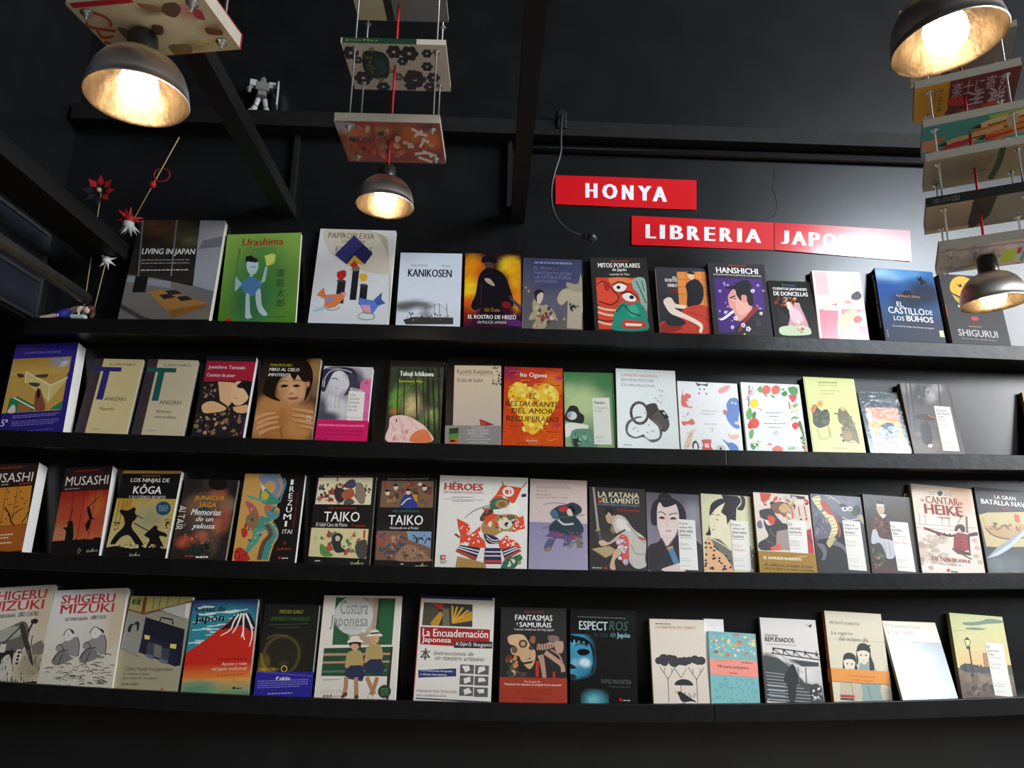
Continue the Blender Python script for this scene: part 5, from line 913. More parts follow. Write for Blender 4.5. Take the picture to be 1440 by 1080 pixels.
@art('heike', [(632, 215), (1060, 235), (693, 855), (1160, 857)], sc='c8bcae', label='cream book with a red saddle and a stone wall on its cover')
def _(a):
    a.G(630, 213, 1165, 860, 16, 18, 'd6c2ac', 'd8cdc2', [(1020, 300, 80, 120, 'c99a7c', .8), (650, 260, 40, 60, 'c8a890', .7), (780, 520, 150, 50, 'e8e0d8', .8), (1120, 700, 60, 110, 'c8b4a4', .6), (740, 820, 80, 40, 'e2dcd6', .6)], .05)
    rd = random.Random(9)
    for i in range(44):
        x, y = rd.uniform(680, 930), rd.uniform(580, 790); r = rd.uniform(16, 30); a.S([(x - r, y), (x - r * .4, y - r * .7), (x + r * .8, y - r * .5), (x + r, y + r * .3), (x, y + r * .7)], rd.choice(['b8a494', 'c4b2a2', 'a8968a', 'd0c0b2', 'bca898']), 2); a.k -= .6
    a.k = int(a.k) + 1
    for x, y in ((1080, 610), (1100, 660), (1090, 720), (1120, 760), (690, 800), (760, 830)): a.S([(x - 20, y), (x, y - 16), (x + 22, y), (x + 5, y + 16)], 'b8a494')
    a.L([(655, 520), (1090, 520)], 5, 'b09884', False); a.L([(655, 545), (1090, 550)], 4, 'b09884', False)
    for x in (690, 730, 850, 900): a.L([(x, 440), (x + 2, 515)], 4, 'b8a290', False)
    a.L([(720, 545), (800, 570), (900, 590), (945, 580)], 16, '4a2420'); a.P([(715, 535), (735, 545), (725, 565)], 'b82a24'); a.L([(1040, 575), (1105, 560)], 24, '3a1c1c', False); a.K(800, 560, 920, 600, 10, ['8a2a24', '2c1a18'], 6, 14, 3)
    a.S([(940, 540), (960, 505), (1000, 505), (1015, 540), (995, 560), (975, 530), (950, 555)], '3a2420'); a.L([(1025, 440), (1030, 560)], 12, '6a5a50', False); a.L([(1000, 430), (960, 500)], 4, '8a7a6a', False)
    a.P([(935, 585), (960, 560), (1030, 570), (1045, 680), (1000, 695), (930, 680)], '8a2226'); a.P([(1030, 570), (1045, 580), (1050, 700), (1040, 690)], '33201f'); a.P([(915, 680), (1050, 700), (1055, 720), (960, 715)], '3a2a22'); a.L([(920, 680), (1000, 720), (1060, 745)], 8, '5a4430'); a.K(935, 600, 1040, 680, 14, ['a8302c', '6a1a1e'], 8, 18, 2)
    a.E(840, 280, 17, 19, '33302f'); a.D(765, 815, 272, 2, 'a89888', 5, 16); a.D(868, 925, 276, 2, 'a89888', 5, 16); a.T('EL', 706, 330, 730, 346, '8a4038'); a.T('CANTAR', 738, 308, 968, 362, '9a4a3c'); a.T('DE', 970, 340, 998, 358, '8a4038'); a.T('HEIKE', 728, 368, 998, 440, '8c1f22', b=.025); a.P([(940, 420), (985, 452), (995, 440), (960, 415)], '8c1f22'); a.T('VOLUMEN I', 822, 454, 910, 468, '9a6a5a')
    a.T('EIJI YOSHIKAWA', 772, 748, 1052, 784, '9a4a40'); a.D(820, 1000, 796, 1, 'b09888', 5); a.E(888, 836, 11, 11, 'c8342c'); a.D(905, 962, 843, 1, '6a5a50', 8)

@art('naval', [(1085, 240), (1505, 258), (1180, 855), (1612, 865)], sc='1c1c1e', label='black book titled LA GRAN BATALLA NAVAL at the right end of the third ledge')
def _(a):
    a.bg('262729', '232528')
    a.G(1160, 660, 1620, 870, 14, 8, '222428', '2c2f34', [(1300, 800, 130, 70, '5c646c', .8, 1.4), (1230, 820, 60, 60, '6a7a78', .5), (1500, 820, 80, 60, '3a3f44', .6)], .06)
    a.P([(1120, 450), (1180, 430), (1440, 410), (1520, 420), (1545, 640), (1430, 665), (1250, 680), (1170, 680), (1150, 580)], 'b8a878'); a.P([(1150, 530), (1440, 500), (1530, 520), (1535, 590), (1300, 620), (1190, 590)], 'b08e60'); a.L([(1165, 545), (1220, 595), (1320, 615), (1440, 600)], 9, '5a3a28'); a.K(1190, 500, 1430, 560, 26, ['4a4a48', 'a8482e', '8a6a44', '6a5a44', 'c8a878'], 8, 18, 3); a.R(1375, 432, 1410, 490, 'b84a30'); a.L([(1160, 520), (1150, 470)], 4, 'a86a3a')
    a.P([(1170, 765), (1240, 690), (1330, 620), (1440, 530), (1600, 430), (1600, 480), (1440, 580), (1330, 690), (1250, 740)], '8c9498'); a.P([(1170, 765), (1330, 655), (1600, 450), (1600, 480), (1440, 580), (1330, 690), (1250, 740)], 'b4bcbe')
    a.T('LA GRAN', 1232, 298, 1384, 326, 'eeeae4', b=.01); a.T('BATALLA NAVAL', 1136, 336, 1508, 372, 'f2eee8', b=.02); a.D(1280, 1360, 394, 1, '9a1e22', 8); a.D(1200, 1420, 272, 1, '6a1a1e', 5); a.T('Quaterni', 1350, 838, 1408, 852, 'a8a49c', it=.2)

def mizuki(ox, oy, vol):
    def f(a):
        a.bg('ddd6ce', 'd8cdb8')
        T = a.T
        if vol == 2:
            a.G(285, 137, 930, 862, 10, 10, 'd8d2cc', 'd6cab2', [(840, 400, 90, 260, 'c4ae86', .7), (860, 740, 90, 90, 'a8946a', .6), (420, 300, 160, 200, 'e0dcd8', .6)])
            a.S([(300, 700), (420, 690), (560, 650), (700, 640), (800, 600), (860, 590), (808, 862), (285, 830)], 'cfc6b4'); rd = random.Random(6)
            for i in range(90):
                x = rd.uniform(300, 840); y = rd.uniform(620 + max(0, (840 - x) * .16), 850); a.L([(x, y), (x + rd.uniform(10, 26), y - rd.uniform(0, 8)), (x + rd.uniform(26, 46), y + rd.uniform(0, 9))], rd.uniform(3, 7), rd.choice(['6a6254', '4a443c', '8a8070', '2c2824'])); a.k -= .8
            a.k = int(a.k) + 1
            for dx, s in ((0, 1), (190, .92)):
                a.S([(470 + dx, 520), (500 + dx, 505), (560 + dx, 500), (572 + dx, 560), (565 + dx, 640), (500 + dx, 620), (420 + dx, 590), (415 + dx, 560)], '8f8a88'); a.S([(420 + dx, 600), (470 + dx, 580), (520 + dx, 640), (540 + dx, 650), (430 + dx, 690), (385 + dx, 660)], '7a7674'); a.L([(395 + dx, 655), (430 + dx, 600), (500 + dx, 585)], 6, '2c2826'); a.L([(430 + dx, 690), (460 + dx, 610)], 5, '2c2826')
                a.S([(462 + dx, 490), (470 + dx, 450), (500 + dx, 435), (530 + dx, 460), (528 + dx, 500), (500 + dx, 520), (475 + dx, 515)], 'e0d8cc'); a.L([(460 + dx, 480), (472 + dx, 448), (500 + dx, 434), (530 + dx, 458)], 5, '2c2826'); a.L([(490 + dx, 480), (500 + dx, 484)], 4, '2c2826'); a.L([(412 + dx, 560), (440 + dx, 540), (470 + dx, 590)], 5, '2c2826'); a.L([(560 + dx, 500), (575 + dx, 560), (568 + dx, 640)], 5, '2c2826')
            a.S([(505, 440), (530, 450), (532, 475), (518, 462)], '3a3634'); a.S([(700, 445), (740, 460), (748, 490), (725, 465)], '2c2826')
            T('SHIGERU', 430, 185, 832, 250, 'c03a38', b=.02); T('MIZUKI', 428, 258, 822, 325, 'c03a38', b=.02); a.L([(425, 254), (830, 254)], 4, 'c03a38', False); T('AUTOBIOGRAFÍA', 466, 345, 630, 376, '4a4440'); T('LIBRO DOS', 652, 350, 762, 378, '4a4440')
        else:
            a.G(-250, 112, 372, 832, 10, 10, 'd8cfc6', 'c9bda4', [(290, 320, 90, 200, 'c8b48e', .7), (260, 700, 110, 120, '8a7a58', .7)])
            a.S([(-150, 560), (-40, 460), (80, 410), (160, 390), (200, 480), (150, 600), (-40, 620)], '6a645c'); a.S([(-60, 480), (60, 420), (150, 440), (120, 500), (-40, 520)], 'a8a298')
            a.S([(130, 440), (160, 420), (240, 690), (215, 680)], '3f3a35'); a.L([(0, 560), (130, 430)], 12, '4a443e'); a.L([(190, 475), (222, 400)], 14, '2c2826', False); a.P([(205, 385), (240, 378), (262, 395), (245, 420), (205, 405)], '2c2826')
            a.R(-40, 590, 95, 740, '2a2622'); a.S([(20, 660), (70, 620), (90, 700), (95, 830), (15, 820)], 'c8c0b2'); a.P([(120, 590), (165, 590), (145, 705), (105, 700)], 'd8d0c2'); 
            for i in range(4): a.R(128 - i * 4, 602 + i * 26, 148 - i * 4, 620 + i * 26, '3a3430')
            a.R(0, 540, 40, 600, 'cfc8ba'); rd = random.Random(3)
            for i in range(80):
                x = rd.uniform(-150, 320); y = rd.uniform(560, 825); a.L([(x, y), (x + rd.uniform(-8, 8), y + rd.uniform(14, 40))], rd.uniform(3, 7), rd.choice(['5a5448', '3a3630', '7a7262', '98907e'])); a.k -= .8
            a.k = int(a.k) + 1
            a.L([(225, 500), (215, 600)], 6, '4a443e'); a.P([(225, 570), (290, 540), (320, 580), (320, 640), (235, 640)], '7a7264')
            T('SHIGERU', -105, 155, 312, 222, 'c03a38', b=.02); T('MIZUKI', -110, 232, 295, 302, 'c03a38', b=.02); a.L([(-110, 226), (310, 226)], 4, 'c03a38', False); T('AUTOBIOGRAFÍA', -70, 316, 92, 348, '4a4440'); T('LIBRO CUATRO', 110, 322, 258, 356, '4a4440')
    return f
ARTS['mizukicuatro'] = ([(-185, 108), (368, 139), (-242, 812), (283, 830)], mizuki(0, 0, 4), dict(sc='c8bca8', label='red-lettered comic with a sketched hut and mallet, cut off by the left edge'))
ARTS['mizuki'] = ([(374, 137), (925, 157), (288, 833), (805, 862)], mizuki(0, 0, 2), dict(sc='c8bca8', label='red-lettered comic with two men sitting on a sketched hill'))

@art('maletin', [(945, 185), (1385, 213), (812, 862), (1285, 888)], sc='a89c7a', white=1, label='book with a drawing of a big dark briefcase in a street')
def _(a):
    a.bg('8a8878', 'a89f7e')
    a.P([(945, 185), (1385, 213), (1375, 250), (1030, 320), (925, 290)], '9a9054'); a.P([(925, 280), (1030, 318), (1385, 240), (1380, 262), (1030, 330), (922, 292)], '7a4a34'); a.P([(1035, 195), (1060, 198), (1040, 320), (1015, 318)], '6a3a24')
    for x in (1110, 1155, 1210, 1290): a.L([(x, 200), (x - 14, 290)], 5, '5a4a2a', False)
    a.K(950, 200, 1020, 260, 12, ['4a5a34', '6a6a3a', '3a4428'], 10, 22, 2); a.P([(1150, 300), (1335, 260), (1330, 380)], 'b0aea4'); a.P([(1335, 262), (1372, 255), (1352, 380), (1326, 360)], 'd8d4c8'); a.L([(1150, 302), (1330, 380)], 4, '4a4a44', False); a.L([(1180, 300), (1030, 330)], 4, '4a4a44', False)
    a.P([(905, 330), (1000, 350), (1350, 500), (1320, 700), (860, 570)], '8f8e84'); a.L([(862, 570), (1010, 640)], 4, '6a685c', False)
    a.P([(1048, 350), (1330, 455), (1305, 715), (1265, 720), (1003, 605)], '1d1c2a'); a.P([(1030, 470), (1240, 560), (1270, 560), (1265, 718), (1000, 605)], '242334'); a.L([(1150, 388), (1160, 358), (1240, 378), (1245, 415)], 11, '23222c', False)
    a.P([(1065, 535), (1120, 550), (1110, 640), (1055, 620)], '3a4450'); a.P([(1055, 618), (1110, 638), (1108, 662), (1055, 640)], '5a6878'); a.P([(1160, 580), (1225, 590), (1215, 680), (1155, 655)], '38424e'); a.P([(1152, 655), (1214, 678), (1212, 704), (1152, 680)], '5a6878'); a.P([(1112, 548), (1168, 570), (1162, 660), (1110, 640)], '6f6c64'); a.P([(1042, 480), (1080, 490), (1078, 518), (1042, 512)], 'dcc46a'); a.P([(1228, 555), (1274, 562), (1268, 595), (1226, 585)], 'dcc46a')
    a.S([(925, 420), (945, 395), (965, 400), (975, 385), (995, 380), (1005, 400), (995, 450), (985, 440), (985, 405), (955, 410), (940, 455), (922, 450)], '2a2834')
    a.T('Cómo hacen los japoneses', 902, 712, 1250, 752, '6a6450'); a.T('un enfoque cultural', 892, 750, 1085, 772, '7a7460'); a.T('para negociar con Japón', 886, 780, 1140, 804, '7a7460'); a.T('JAUME CLIMENT', 882, 822, 1008, 842, '6a6450'); a.P([(1168, 880), (1178, 865), (1188, 882)], 'c8303a')

@art('cosas', [(258, 165), (730, 175), (180, 850), (670, 862)], sc='2a2c54', label='book with a red mountain under a teal streaked sky')
def _(a):
    a.G(175, 163, 735, 560, 6, 12, '33306a', '2f8f98', [(480, 165, 300, 40, '2c2a5a', .9), (450, 330, 300, 120, '2c8c96', .8)])
    rd = random.Random(5)
    for i in range(34):
        y = rd.uniform(205, 530); x = rd.uniform(225, 560 - max(0, y - 300) * 1.1); w = rd.uniform(50, 130); a.L([(x, y), (x + w * .5, y + rd.uniform(-8, 8)), (x + w, y + rd.uniform(-5, 5))], rd.uniform(5, 11), rd.choice(['cfe0dc', 'b8d4d2', 'dfe8e2'])); a.k -= .8
    a.k = int(a.k) + 1
    a.P([(215, 548), (300, 500), (420, 415), (510, 345), (575, 285), (655, 278), (700, 340), (722, 380), (700, 560), (672, 800), (180, 800), (205, 620)], 'c4281c')
    a.G(190, 640, 690, 770, 4, 8, 'c4281c', 'e08a3a'); a.G(180, 745, 690, 870, 8, 8, 'd89a4a', '2f8a70', [(300, 800, 140, 50, '2c8a78', .7)], .12)
    a.S([(575, 285), (655, 278), (700, 345), (715, 400), (680, 420), (620, 370), (560, 380), (500, 390), (460, 395), (520, 345)], '2a1a1e')
    for p in ([(590, 285), (555, 340), (530, 400), (460, 440)], [(610, 280), (590, 340), (570, 390), (545, 425)], [(625, 280), (625, 360), (625, 440), (635, 480)], [(640, 280), (665, 340), (700, 400)], [(650, 300), (680, 380), (690, 450), (670, 530)], [(625, 420), (610, 460)]): a.L(p, (15, 6), 'ece6dc')
    a.T('Cosas de', 278, 212, 494, 256, '18161c', b=.015); a.T('Japón', 270, 275, 484, 350, '18161c', b=.02); a.D(290, 500, 197, 1, '4a6a9a', 5); a.T('José Luis Chamberón', 448, 604, 656, 626, '5a1410', it=.1); a.T('Apuntes y notas', 472, 636, 656, 664, 'e8d0b8', it=.2); a.T('del Japón tradicional', 402, 668, 654, 700, 'e8d0b8', it=.2); a.D(440, 650, 726, 1, 'a84a2a', 6); a.E(566, 820, 11, 9, '14302a'); a.D(580, 622, 824, 1, '14302a', 8)

@art('universos', [(790, 200), (1175, 215), (708, 868), (1115, 885)], sc='14130f', white=1, band=(.735, 1.1, '2a2488'), label='dark book with a faint golden ring of light and a deep blue paper band')
def _(a):
    a.bg('191914', '1a1812')
    a.G(730, 400, 1165, 715, 24, 20, '1b1a15', '1e1c13', [(870, 600, 120, 160, '2a2618', .8), (790, 640, 36, 60, '7a6424', .8), (820, 685, 60, 14, 'c8a03a', .7), (930, 640, 30, 20, '4a3e1c', .6), (1010, 560, 50, 110, '2c281c', .6)], .08)
    for r, c in ((1.0, '4a4024'), (.93, '5f5226'), (.86, '3a3320')): a.O(905, 580, 135 * r, 150 * r, 7, c, 15)
    a.O(925, 678, 20, 22, 6, 'cfb25a'); a.L([(760, 560), (775, 640), (820, 690), (860, 700)], 12, '8a7028'); a.L([(800, 455), (860, 430), (950, 440)], 10, '5a4c26')
    a.T('MICHIO KAKU', 892, 246, 1056, 274, '9a9a38'); a.T('UNIVERSOS PARALELOS', 826, 298, 1108, 328, '3f6a34'); a.D(815, 1115, 354, 1, '4a4a40', 6); a.D(870, 1048, 378, 1, '4a4a40', 6)
def band_universos(a):
    a.L([(722, 690), (1128, 738)], 2.5, '7a74c0', False); a.T('4ª edición', 866, 732, 970, 760, 'e8e4f0', it=.1, b=.015); a.D(738, 1100, 760, 4, '8a86c8', 5, 15); a.D(810, 1000, 850, 1, '9a96d0', 7)

@art('costura', [(178, 132), (745, 152), (115, 885), (700, 908)], sc='cfc6ba', label='sewing book titled Costura Japonesa with two children in straw hats on a bench')
def _(a):
    a.bg('ddd3c6', 'd6cdbe')
    a.P([(262, 150), (698, 168), (672, 515), (240, 502)], '2c5a38'); a.P([(375, 155), (575, 165), (545, 510), (355, 505)], 'a8907a'); a.P([(400, 155), (440, 158), (415, 505), (385, 505)], '8a5448'); a.P([(500, 160), (540, 162), (520, 420), (480, 420)], 'b8a894'); a.P([(240, 502), (672, 515), (670, 530), (238, 516)], 'd8d4c4'); a.P([(575, 165), (600, 166), (560, 510), (545, 510)], '234a2e')
    a.P([(182, 525), (680, 528), (650, 740), (165, 722)], '274a34'); a.P([(180, 562), (676, 572), (674, 588), (178, 580)], 'b08868'); a.P([(175, 620), (665, 628), (663, 642), (173, 636)], 'b08868'); a.P([(168, 685), (655, 690), (653, 705), (167, 700)], '55705a')
    a.P([(665, 530), (680, 530), (650, 905), (636, 905)], '2a2a28'); a.L([(650, 690), (640, 905)], 16, '2a2a28', False)
    a.E(393, 290, 143, 146, 'b9b7b0'); a.E(393, 290, 141, 144, 'c4c1b9')
    a.T('Costura', 296, 178, 498, 282, '7a7a78'); a.T('Japonesa', 222, 285, 498, 395, '7a7a78'); a.D(315, 470, 372, 2, 'a09c94', 6, 20); a.P([(455, 395), (480, 400), (470, 430)], 'e0d8cc')
    for x, y, k in ((405, 520, 0), (545, 480, 1)):
        skin, top = 'c08a66', 'a8945c'
        a.S([(x - 60, y + 60), (x - 25, y + 30), (x + 30, y + 28), (x + 58, y + 70), (x + 50, y + 150), (x - 55, y + 150)], top); a.P([(x - 58, y + 80), (x - 72, y + 140), (x - 20, y + 190), (x + 5, y + 180), (x - 45, y + 130)], skin); a.P([(x + 52, y + 80), (x + 55, y + 145), (x + 10, y + 195), (x - 15, y + 182), (x + 35, y + 135)], skin)
        a.P([(x - 70, y + 170), (x - 30, y + 135), (x + 50, y + 135), (x + 75, y + 200), (x + 55, y + 250 - k * 0), (x - 60, y + 225)], '2a3046')
        a.S([(x - 30, y - 35), (x + 32, y - 35), (x + 30, y + 5), (x, y + 30), (x - 27, y + 8)], 'cf9c78')
        if k == 0: a.S([(x - 35, y), (x - 38, y - 45), (x + 38, y - 45), (x + 38, y + 25), (x + 22, y - 15), (x - 20, y - 20)], '2c2018')
        a.S([(x - 55, y - 30), (x - 40, y - 48), (x + 40, y - 50), (x + 58, y - 30), (x, y - 36)], 'e2d8c4'); a.S([(x - 30, y - 45), (x - 22, y - 76), (x + 22, y - 78), (x + 34, y - 46)], 'ddd2bc')
        if k: a.P([(x - 31, y - 47), (x + 34, y - 50), (x + 34, y - 62), (x - 28, y - 58)], '2c2a34')
        a.L([(x - 14, y - 14), (x - 6, y - 14)], 4, '33241a', False); a.L([(x + 6, y - 14), (x + 14, y - 14)], 4, '33241a', False); a.L([(x - 8, y + 8), (x + 8, y + 8)], 4, '9a4a3c', False)
    a.L([(345, 735), (345, 800), (330, 860)], 28, 'b07c58'); a.L([(415, 740), (420, 810), (420, 870)], 28, 'b07c58'); a.L([(495, 740), (525, 810), (560, 880)], 26, 'b07c58'); a.L([(570, 745), (545, 820), (515, 880)], 26, 'a8744f'); a.S([(310, 870), (345, 840), (355, 860), (325, 880)], '4a3a2c'); a.S([(405, 880), (420, 860), (438, 875), (425, 890)], '4a3a2c'); a.S([(535, 880), (560, 860), (580, 900), (550, 905)], 'd8d0c4'); a.S([(505, 870), (525, 865), (535, 900), (510, 900)], 'd8d0c4')
    a.E(622, 845, 46, 46, '23402a'); a.D(595, 650, 825, 4, '7a947c', 4, 14); a.D(178, 310, 750, 1, 'a8a094', 7); a.T('pad', 185, 848, 243, 880, '2c2a28'); a.D(250, 320, 866, 1, 'c88a80', 6); a.L([(155, 882), (660, 900)], 3, 'c88aa0', False)
    for i in range(9): a.L([(170 + i * 22, 840), (180 + i * 22, 822)], 3, 'b8c0b4', False)

@art('encuadernacion', [(880, 140), (1420, 160), (825, 908), (1388, 920)], sc='8a1c24', label='book titled La Encuadernación Japonesa with a red title bar and six small photos')
def _(a):
    a.bg('d6cfc2', 'd8d2c8')
    a.rectuv(0, 0, 1, .028, '2c3260'); a.rectuv(0, 0, .012, 1.1, '8a1c24'); a.rectuv(.97, 0, 1, 1.1, 'd8d2c8')
    a.P([(905, 192), (1258, 210), (1255, 378), (890, 364)], '3a3634'); a.P([(905, 192), (1000, 200), (1010, 290), (960, 362), (890, 364)], '4a4838'); a.P([(950, 350), (1020, 262), (1045, 280), (1010, 368), (960, 366)], 'b8862c'); a.P([(960, 198), (1050, 204), (1040, 250), (1010, 240)], 'a83024'); a.P([(1040, 240), (1085, 240), (1090, 370), (1040, 368)], '6a6450')
    for x, y in ((1110, 215), (1145, 222), (1185, 228), (1225, 250), (1250, 262), (1255, 290), (1252, 320)): a.P([(1105, 345), (1115, 355), (x + 8, y + 6), (x - 6, y)], 'cc9a34'); a.k -= .5
    a.k = int(a.k) + 1
    a.P([(1115, 350), (1250, 262), (1256, 330), (1130, 352)], 'c08a28')
    a.P([(880, 376), (1384, 396), (1380, 490), (1130, 488), (1125, 518), (878, 505)], '9a2428'); a.P([(1128, 484), (1402, 484), (1398, 534), (1122, 530)], '2a2826')
    a.T('La Encuadernación', 895, 396, 1370, 452, 'eee6da', b=.01); a.T('Japonesa', 890, 452, 1100, 502, 'eee6da', b=.01); a.T('Kōjirō Ikegami', 1136, 490, 1392, 526, 'e6e0d6')
    a.T('本', 880, 535, 952, 618, '4a4844', b=.02); a.T('Instrucciones de', 975, 555, 1265, 585, '55524e', it=.4); a.T('un maestro artesano', 985, 595, 1342, 622, '55524e', it=.4)
    a.P([(866, 690), (1138, 677), (1138, 733), (866, 744)], '2a3264'); a.T('Con numerosas fotografías', 880, 688, 1115, 706, 'd8d8e0', b=.01); a.T('y dibujos descriptivos', 880, 714, 1070, 732, 'd8d8e0', b=.01)
    rd = random.Random(4)
    for i, (x, y) in enumerate(((1168, 650), (1276, 655), (1165, 727), (1272, 732), (1162, 804), (1268, 810))):
        a.R(x, y, x + 98, y + 64, '5c5854'); p = [(x + rd.uniform(5, 30), y + rd.uniform(8, 24)), (x + rd.uniform(50, 80), y + rd.uniform(5, 15)), (x + rd.uniform(70, 92), y + rd.uniform(30, 50)), (x + rd.uniform(10, 40), y + rd.uniform(40, 60))]; a.P(p, 'd8d4cc')
    a.T('MANUALES PRÁCTICOS CON', 858, 824, 1142, 848, 'c88a80'); a.T('ENCUADERNACIÓN', 855, 858, 1065, 876, '9a9690'); a.P([(850, 884), (1386, 906), (1386, 914), (850, 892)], '23263e'); a.L([(828, 903), (1388, 918)], 3, 'a84a50', False)

@art('fantasmas', [(640, 228), (1115, 232), (628, 925), (1117, 928)], sc='231f1d', white=1, label='black book titled FANTASMAS Y SAMURÁIS with a giant skeleton above a red-brown strip')
def _(a):
    a.bg('221f1e')
    a.S([(690, 450), (740, 432), (800, 435), (830, 470), (850, 520), (800, 560), (750, 520), (700, 500)], 'c9a47a'); a.S([(710, 540), (740, 520), (800, 530), (880, 540), (890, 600), (870, 660), (840, 680), (790, 630), (770, 590), (725, 580)], 'c09a72'); a.E(738, 545, 22, 26, '6a4a38'); a.E(800, 500, 32, 30, '4a362c'); a.E(800, 500, 18, 17, 'b88e68'); a.E(860, 530, 20, 16, '4a362c'); a.P([(790, 630), (850, 600), (880, 620), (860, 640), (800, 650)], '3a2a22')
    for i in range(7): a.R(800 + i * 11, 618 - i * 2, 808 + i * 11, 634 - i * 2, 'd8b88e')
    a.S([(860, 445), (890, 450), (880, 500), (850, 480)], '8a5a44'); a.L([(900, 520), (960, 520), (1020, 500), (1090, 500)], 44, 'b08a78')
    for i in range(7): a.L([(905 + i * 20, 500), (915 + i * 20, 550)], 7, '5a4034', False)
    a.S([(980, 440), (1050, 440), (1060, 480), (1000, 490)], '7a5f58'); a.L([(925, 580), (940, 640), (955, 748)], (44, 28), 'a8826c'); a.L([(960, 560), (1030, 610), (1080, 650), (1090, 700)], (36, 30), 'b08a74'); a.L([(1000, 540), (1060, 580), (1085, 640)], 14, '9a7460'); a.S([(1030, 480), (1090, 490), (1085, 560), (1040, 555)], 'b08a78')
    a.K(670, 580, 770, 740, 26, ['8a4a2c', '5a3424', 'b87a4a', '3a4038', '2c302c'], 12, 30, 5); a.E(728, 712, 20, 24, 'b8906a'); a.K(680, 690, 850, 745, 14, ['2c3a38', '3a2c24', '5a3a28'], 14, 30, 6)
    a.R(890, 626, 914, 736, 'b8281c'); a.R(1015, 700, 1030, 748, 'b8281c')
    a.rectuv(0, .735, 1, 1.1, '9a3018')
    a.T('okamoto kidō', 808, 250, 948, 270, 'a8402c'); a.T('FANTASMAS', 742, 286, 1014, 328, 'eeeae2', b=.01); a.T('Y', 750, 346, 766, 366, 'eeeae2'); a.T('SAMURÁIS', 774, 332, 1006, 378, 'eeeae2', b=.01); a.T('Cuentos modernos del viejo Japón', 735, 385, 1024, 408, 'd8d4cc')
    a.T('Por el autor de', 810, 763, 922, 778, 'e8c8b4'); a.T('"Hanshichi: Un detective en el Japón de los Samuráis"', 664, 783, 1080, 803, 'eed8c8', b=.005); a.D(745, 1000, 825, 3, '6a2012', 4, 15); a.D(790, 950, 884, 2, '6a2012', 4, 13)

@art('espectros', [(527, 190), (1005, 193), (527, 872), (1005, 878)], sc='171514', gloss='gloss', label='black film book titled ESPECTROS with half a pale blue child face')
def _(a):
    a.bg('1a1817', '161413')
    a.G(527, 380, 720, 740, 24, 36, '171616', '151414', [(580, 520, 105, 150, '2f7a96', 1, .35), (600, 480, 80, 90, '4a94b0', .7), (650, 580, 50, 80, '3a86a4', .8), (630, 590, 40, 34, 'cfe2e4', .9, .9), (560, 600, 30, 40, '7ab0c0', .8), (560, 660, 60, 40, '4a94ac', .8), (610, 650, 50, 40, '2f7a96', .7), (545, 440, 40, 30, '5aa4bc', .6)], .05)
    a.G(600, 770, 800, 876, 14, 8, '171514', '171514', [(700, 850, 80, 60, '4a94a0', .9, 1.2), (690, 850, 40, 30, '7ab8bc', .6)], .06)
    a.S([(527, 390), (560, 395), (600, 400), (650, 420), (690, 470), (700, 560), (690, 640), (672, 660), (692, 580), (680, 490), (660, 450), (640, 470), (625, 430), (605, 455), (590, 425), (570, 450), (555, 420), (540, 450), (527, 430)], '151414')
    a.S([(575, 510), (600, 490), (640, 490), (668, 505), (650, 530), (600, 535)], '0e1012'); a.L([(560, 465), (610, 450), (655, 470)], 9, '20383f'); a.S([(527, 600), (555, 612), (570, 628), (540, 635), (527, 630)], '1c2a30'); a.S([(527, 672), (560, 678), (572, 690), (550, 705), (527, 700)], '1f2a30')
    a.T('ESPECT', 590, 282, 800, 348, 'b8c8c4', b=.02); a.T('ROS', 808, 276, 950, 346, '3f5f5a', it=.25, b=.01); a.D(582, 958, 252, 1, '5a6e6a', 8, seed=4); a.T('de cine', 694, 360, 800, 396, '33403e'); a.T('en', 818, 366, 856, 396, '5a8088', b=.01); a.T('Japón', 864, 360, 960, 408, '7ab0b8', b=.02)
    a.T('RAFAEL MALPARTIDA', 748, 700, 960, 732, '55605e'); a.D(800, 960, 753, 1, '3f4846', 6); a.E(882, 842, 12, 11, 'b02420'); a.D(900, 960, 846, 1, 'a8a49c', 8)

@art('paraguas', [(120, 212), (518, 210), (155, 823), (553, 822)], sc='b8ae90', label='cream book with a black bird under an umbrella and trees like clouds')
def _(a):
    a.bg('d8cdbc', 'd6cab8')
    for x, y, r in ((190, 520, 28), (225, 505, 36), (230, 530, 30), (268, 500, 28), (300, 525, 40), (295, 510, 34), (345, 520, 30), (375, 520, 34), (410, 508, 24), (450, 505, 32), (495, 512, 32), (470, 520, 24), (405, 520, 22)): a.E(x, y, r, r * .95, '34323a')
    for x, y in ((255, 640), (460, 640)):
        a.L([(x, y), (x + 6, 812)], 4, '5a5650', False); a.L([(x, y + 10), (x - 60, 560)], 4, '5a5650', False); a.L([(x, y + 10), (x + 55, 560)], 4, '5a5650', False); a.L([(x - 25, y - 35), (x - 25, 570)], 3, '5a5650', False); a.L([(x + 28, y - 40), (x + 28, 570)], 3, '5a5650', False)
    a.L([(350, 640), (300, 570)], 3, '5a5650', False); a.L([(350, 640), (390, 570)], 3, '5a5650', False)
    a.E(368, 692, 66, 44, '26242a', a0=180, a1=360); a.L([(348, 690), (350, 740)], 3, '5a5650', False)
    a.S([(322, 742), (340, 735), (365, 748), (400, 770), (455, 806), (420, 802), (380, 808), (350, 800), (335, 770)], '211f24'); a.P([(305, 728), (325, 742), (312, 750)], 'c8c04a'); a.L([(360, 800), (362, 820)], 4, '211f24', False); a.L([(380, 800), (372, 820)], 4, '211f24', False)
    for x, y in ((370, 740), (400, 748), (432, 760), (410, 762), (442, 745)): a.L([(x, y), (x + 10, y + 8), (x + 4, y + 14)], 3, '4a4844')
    a.D(165, 285, 247, 1, '7a7468', 8); a.T('LAS MENTIRAS DEL CUERVO', 165, 262, 460, 282, 'd8a080')

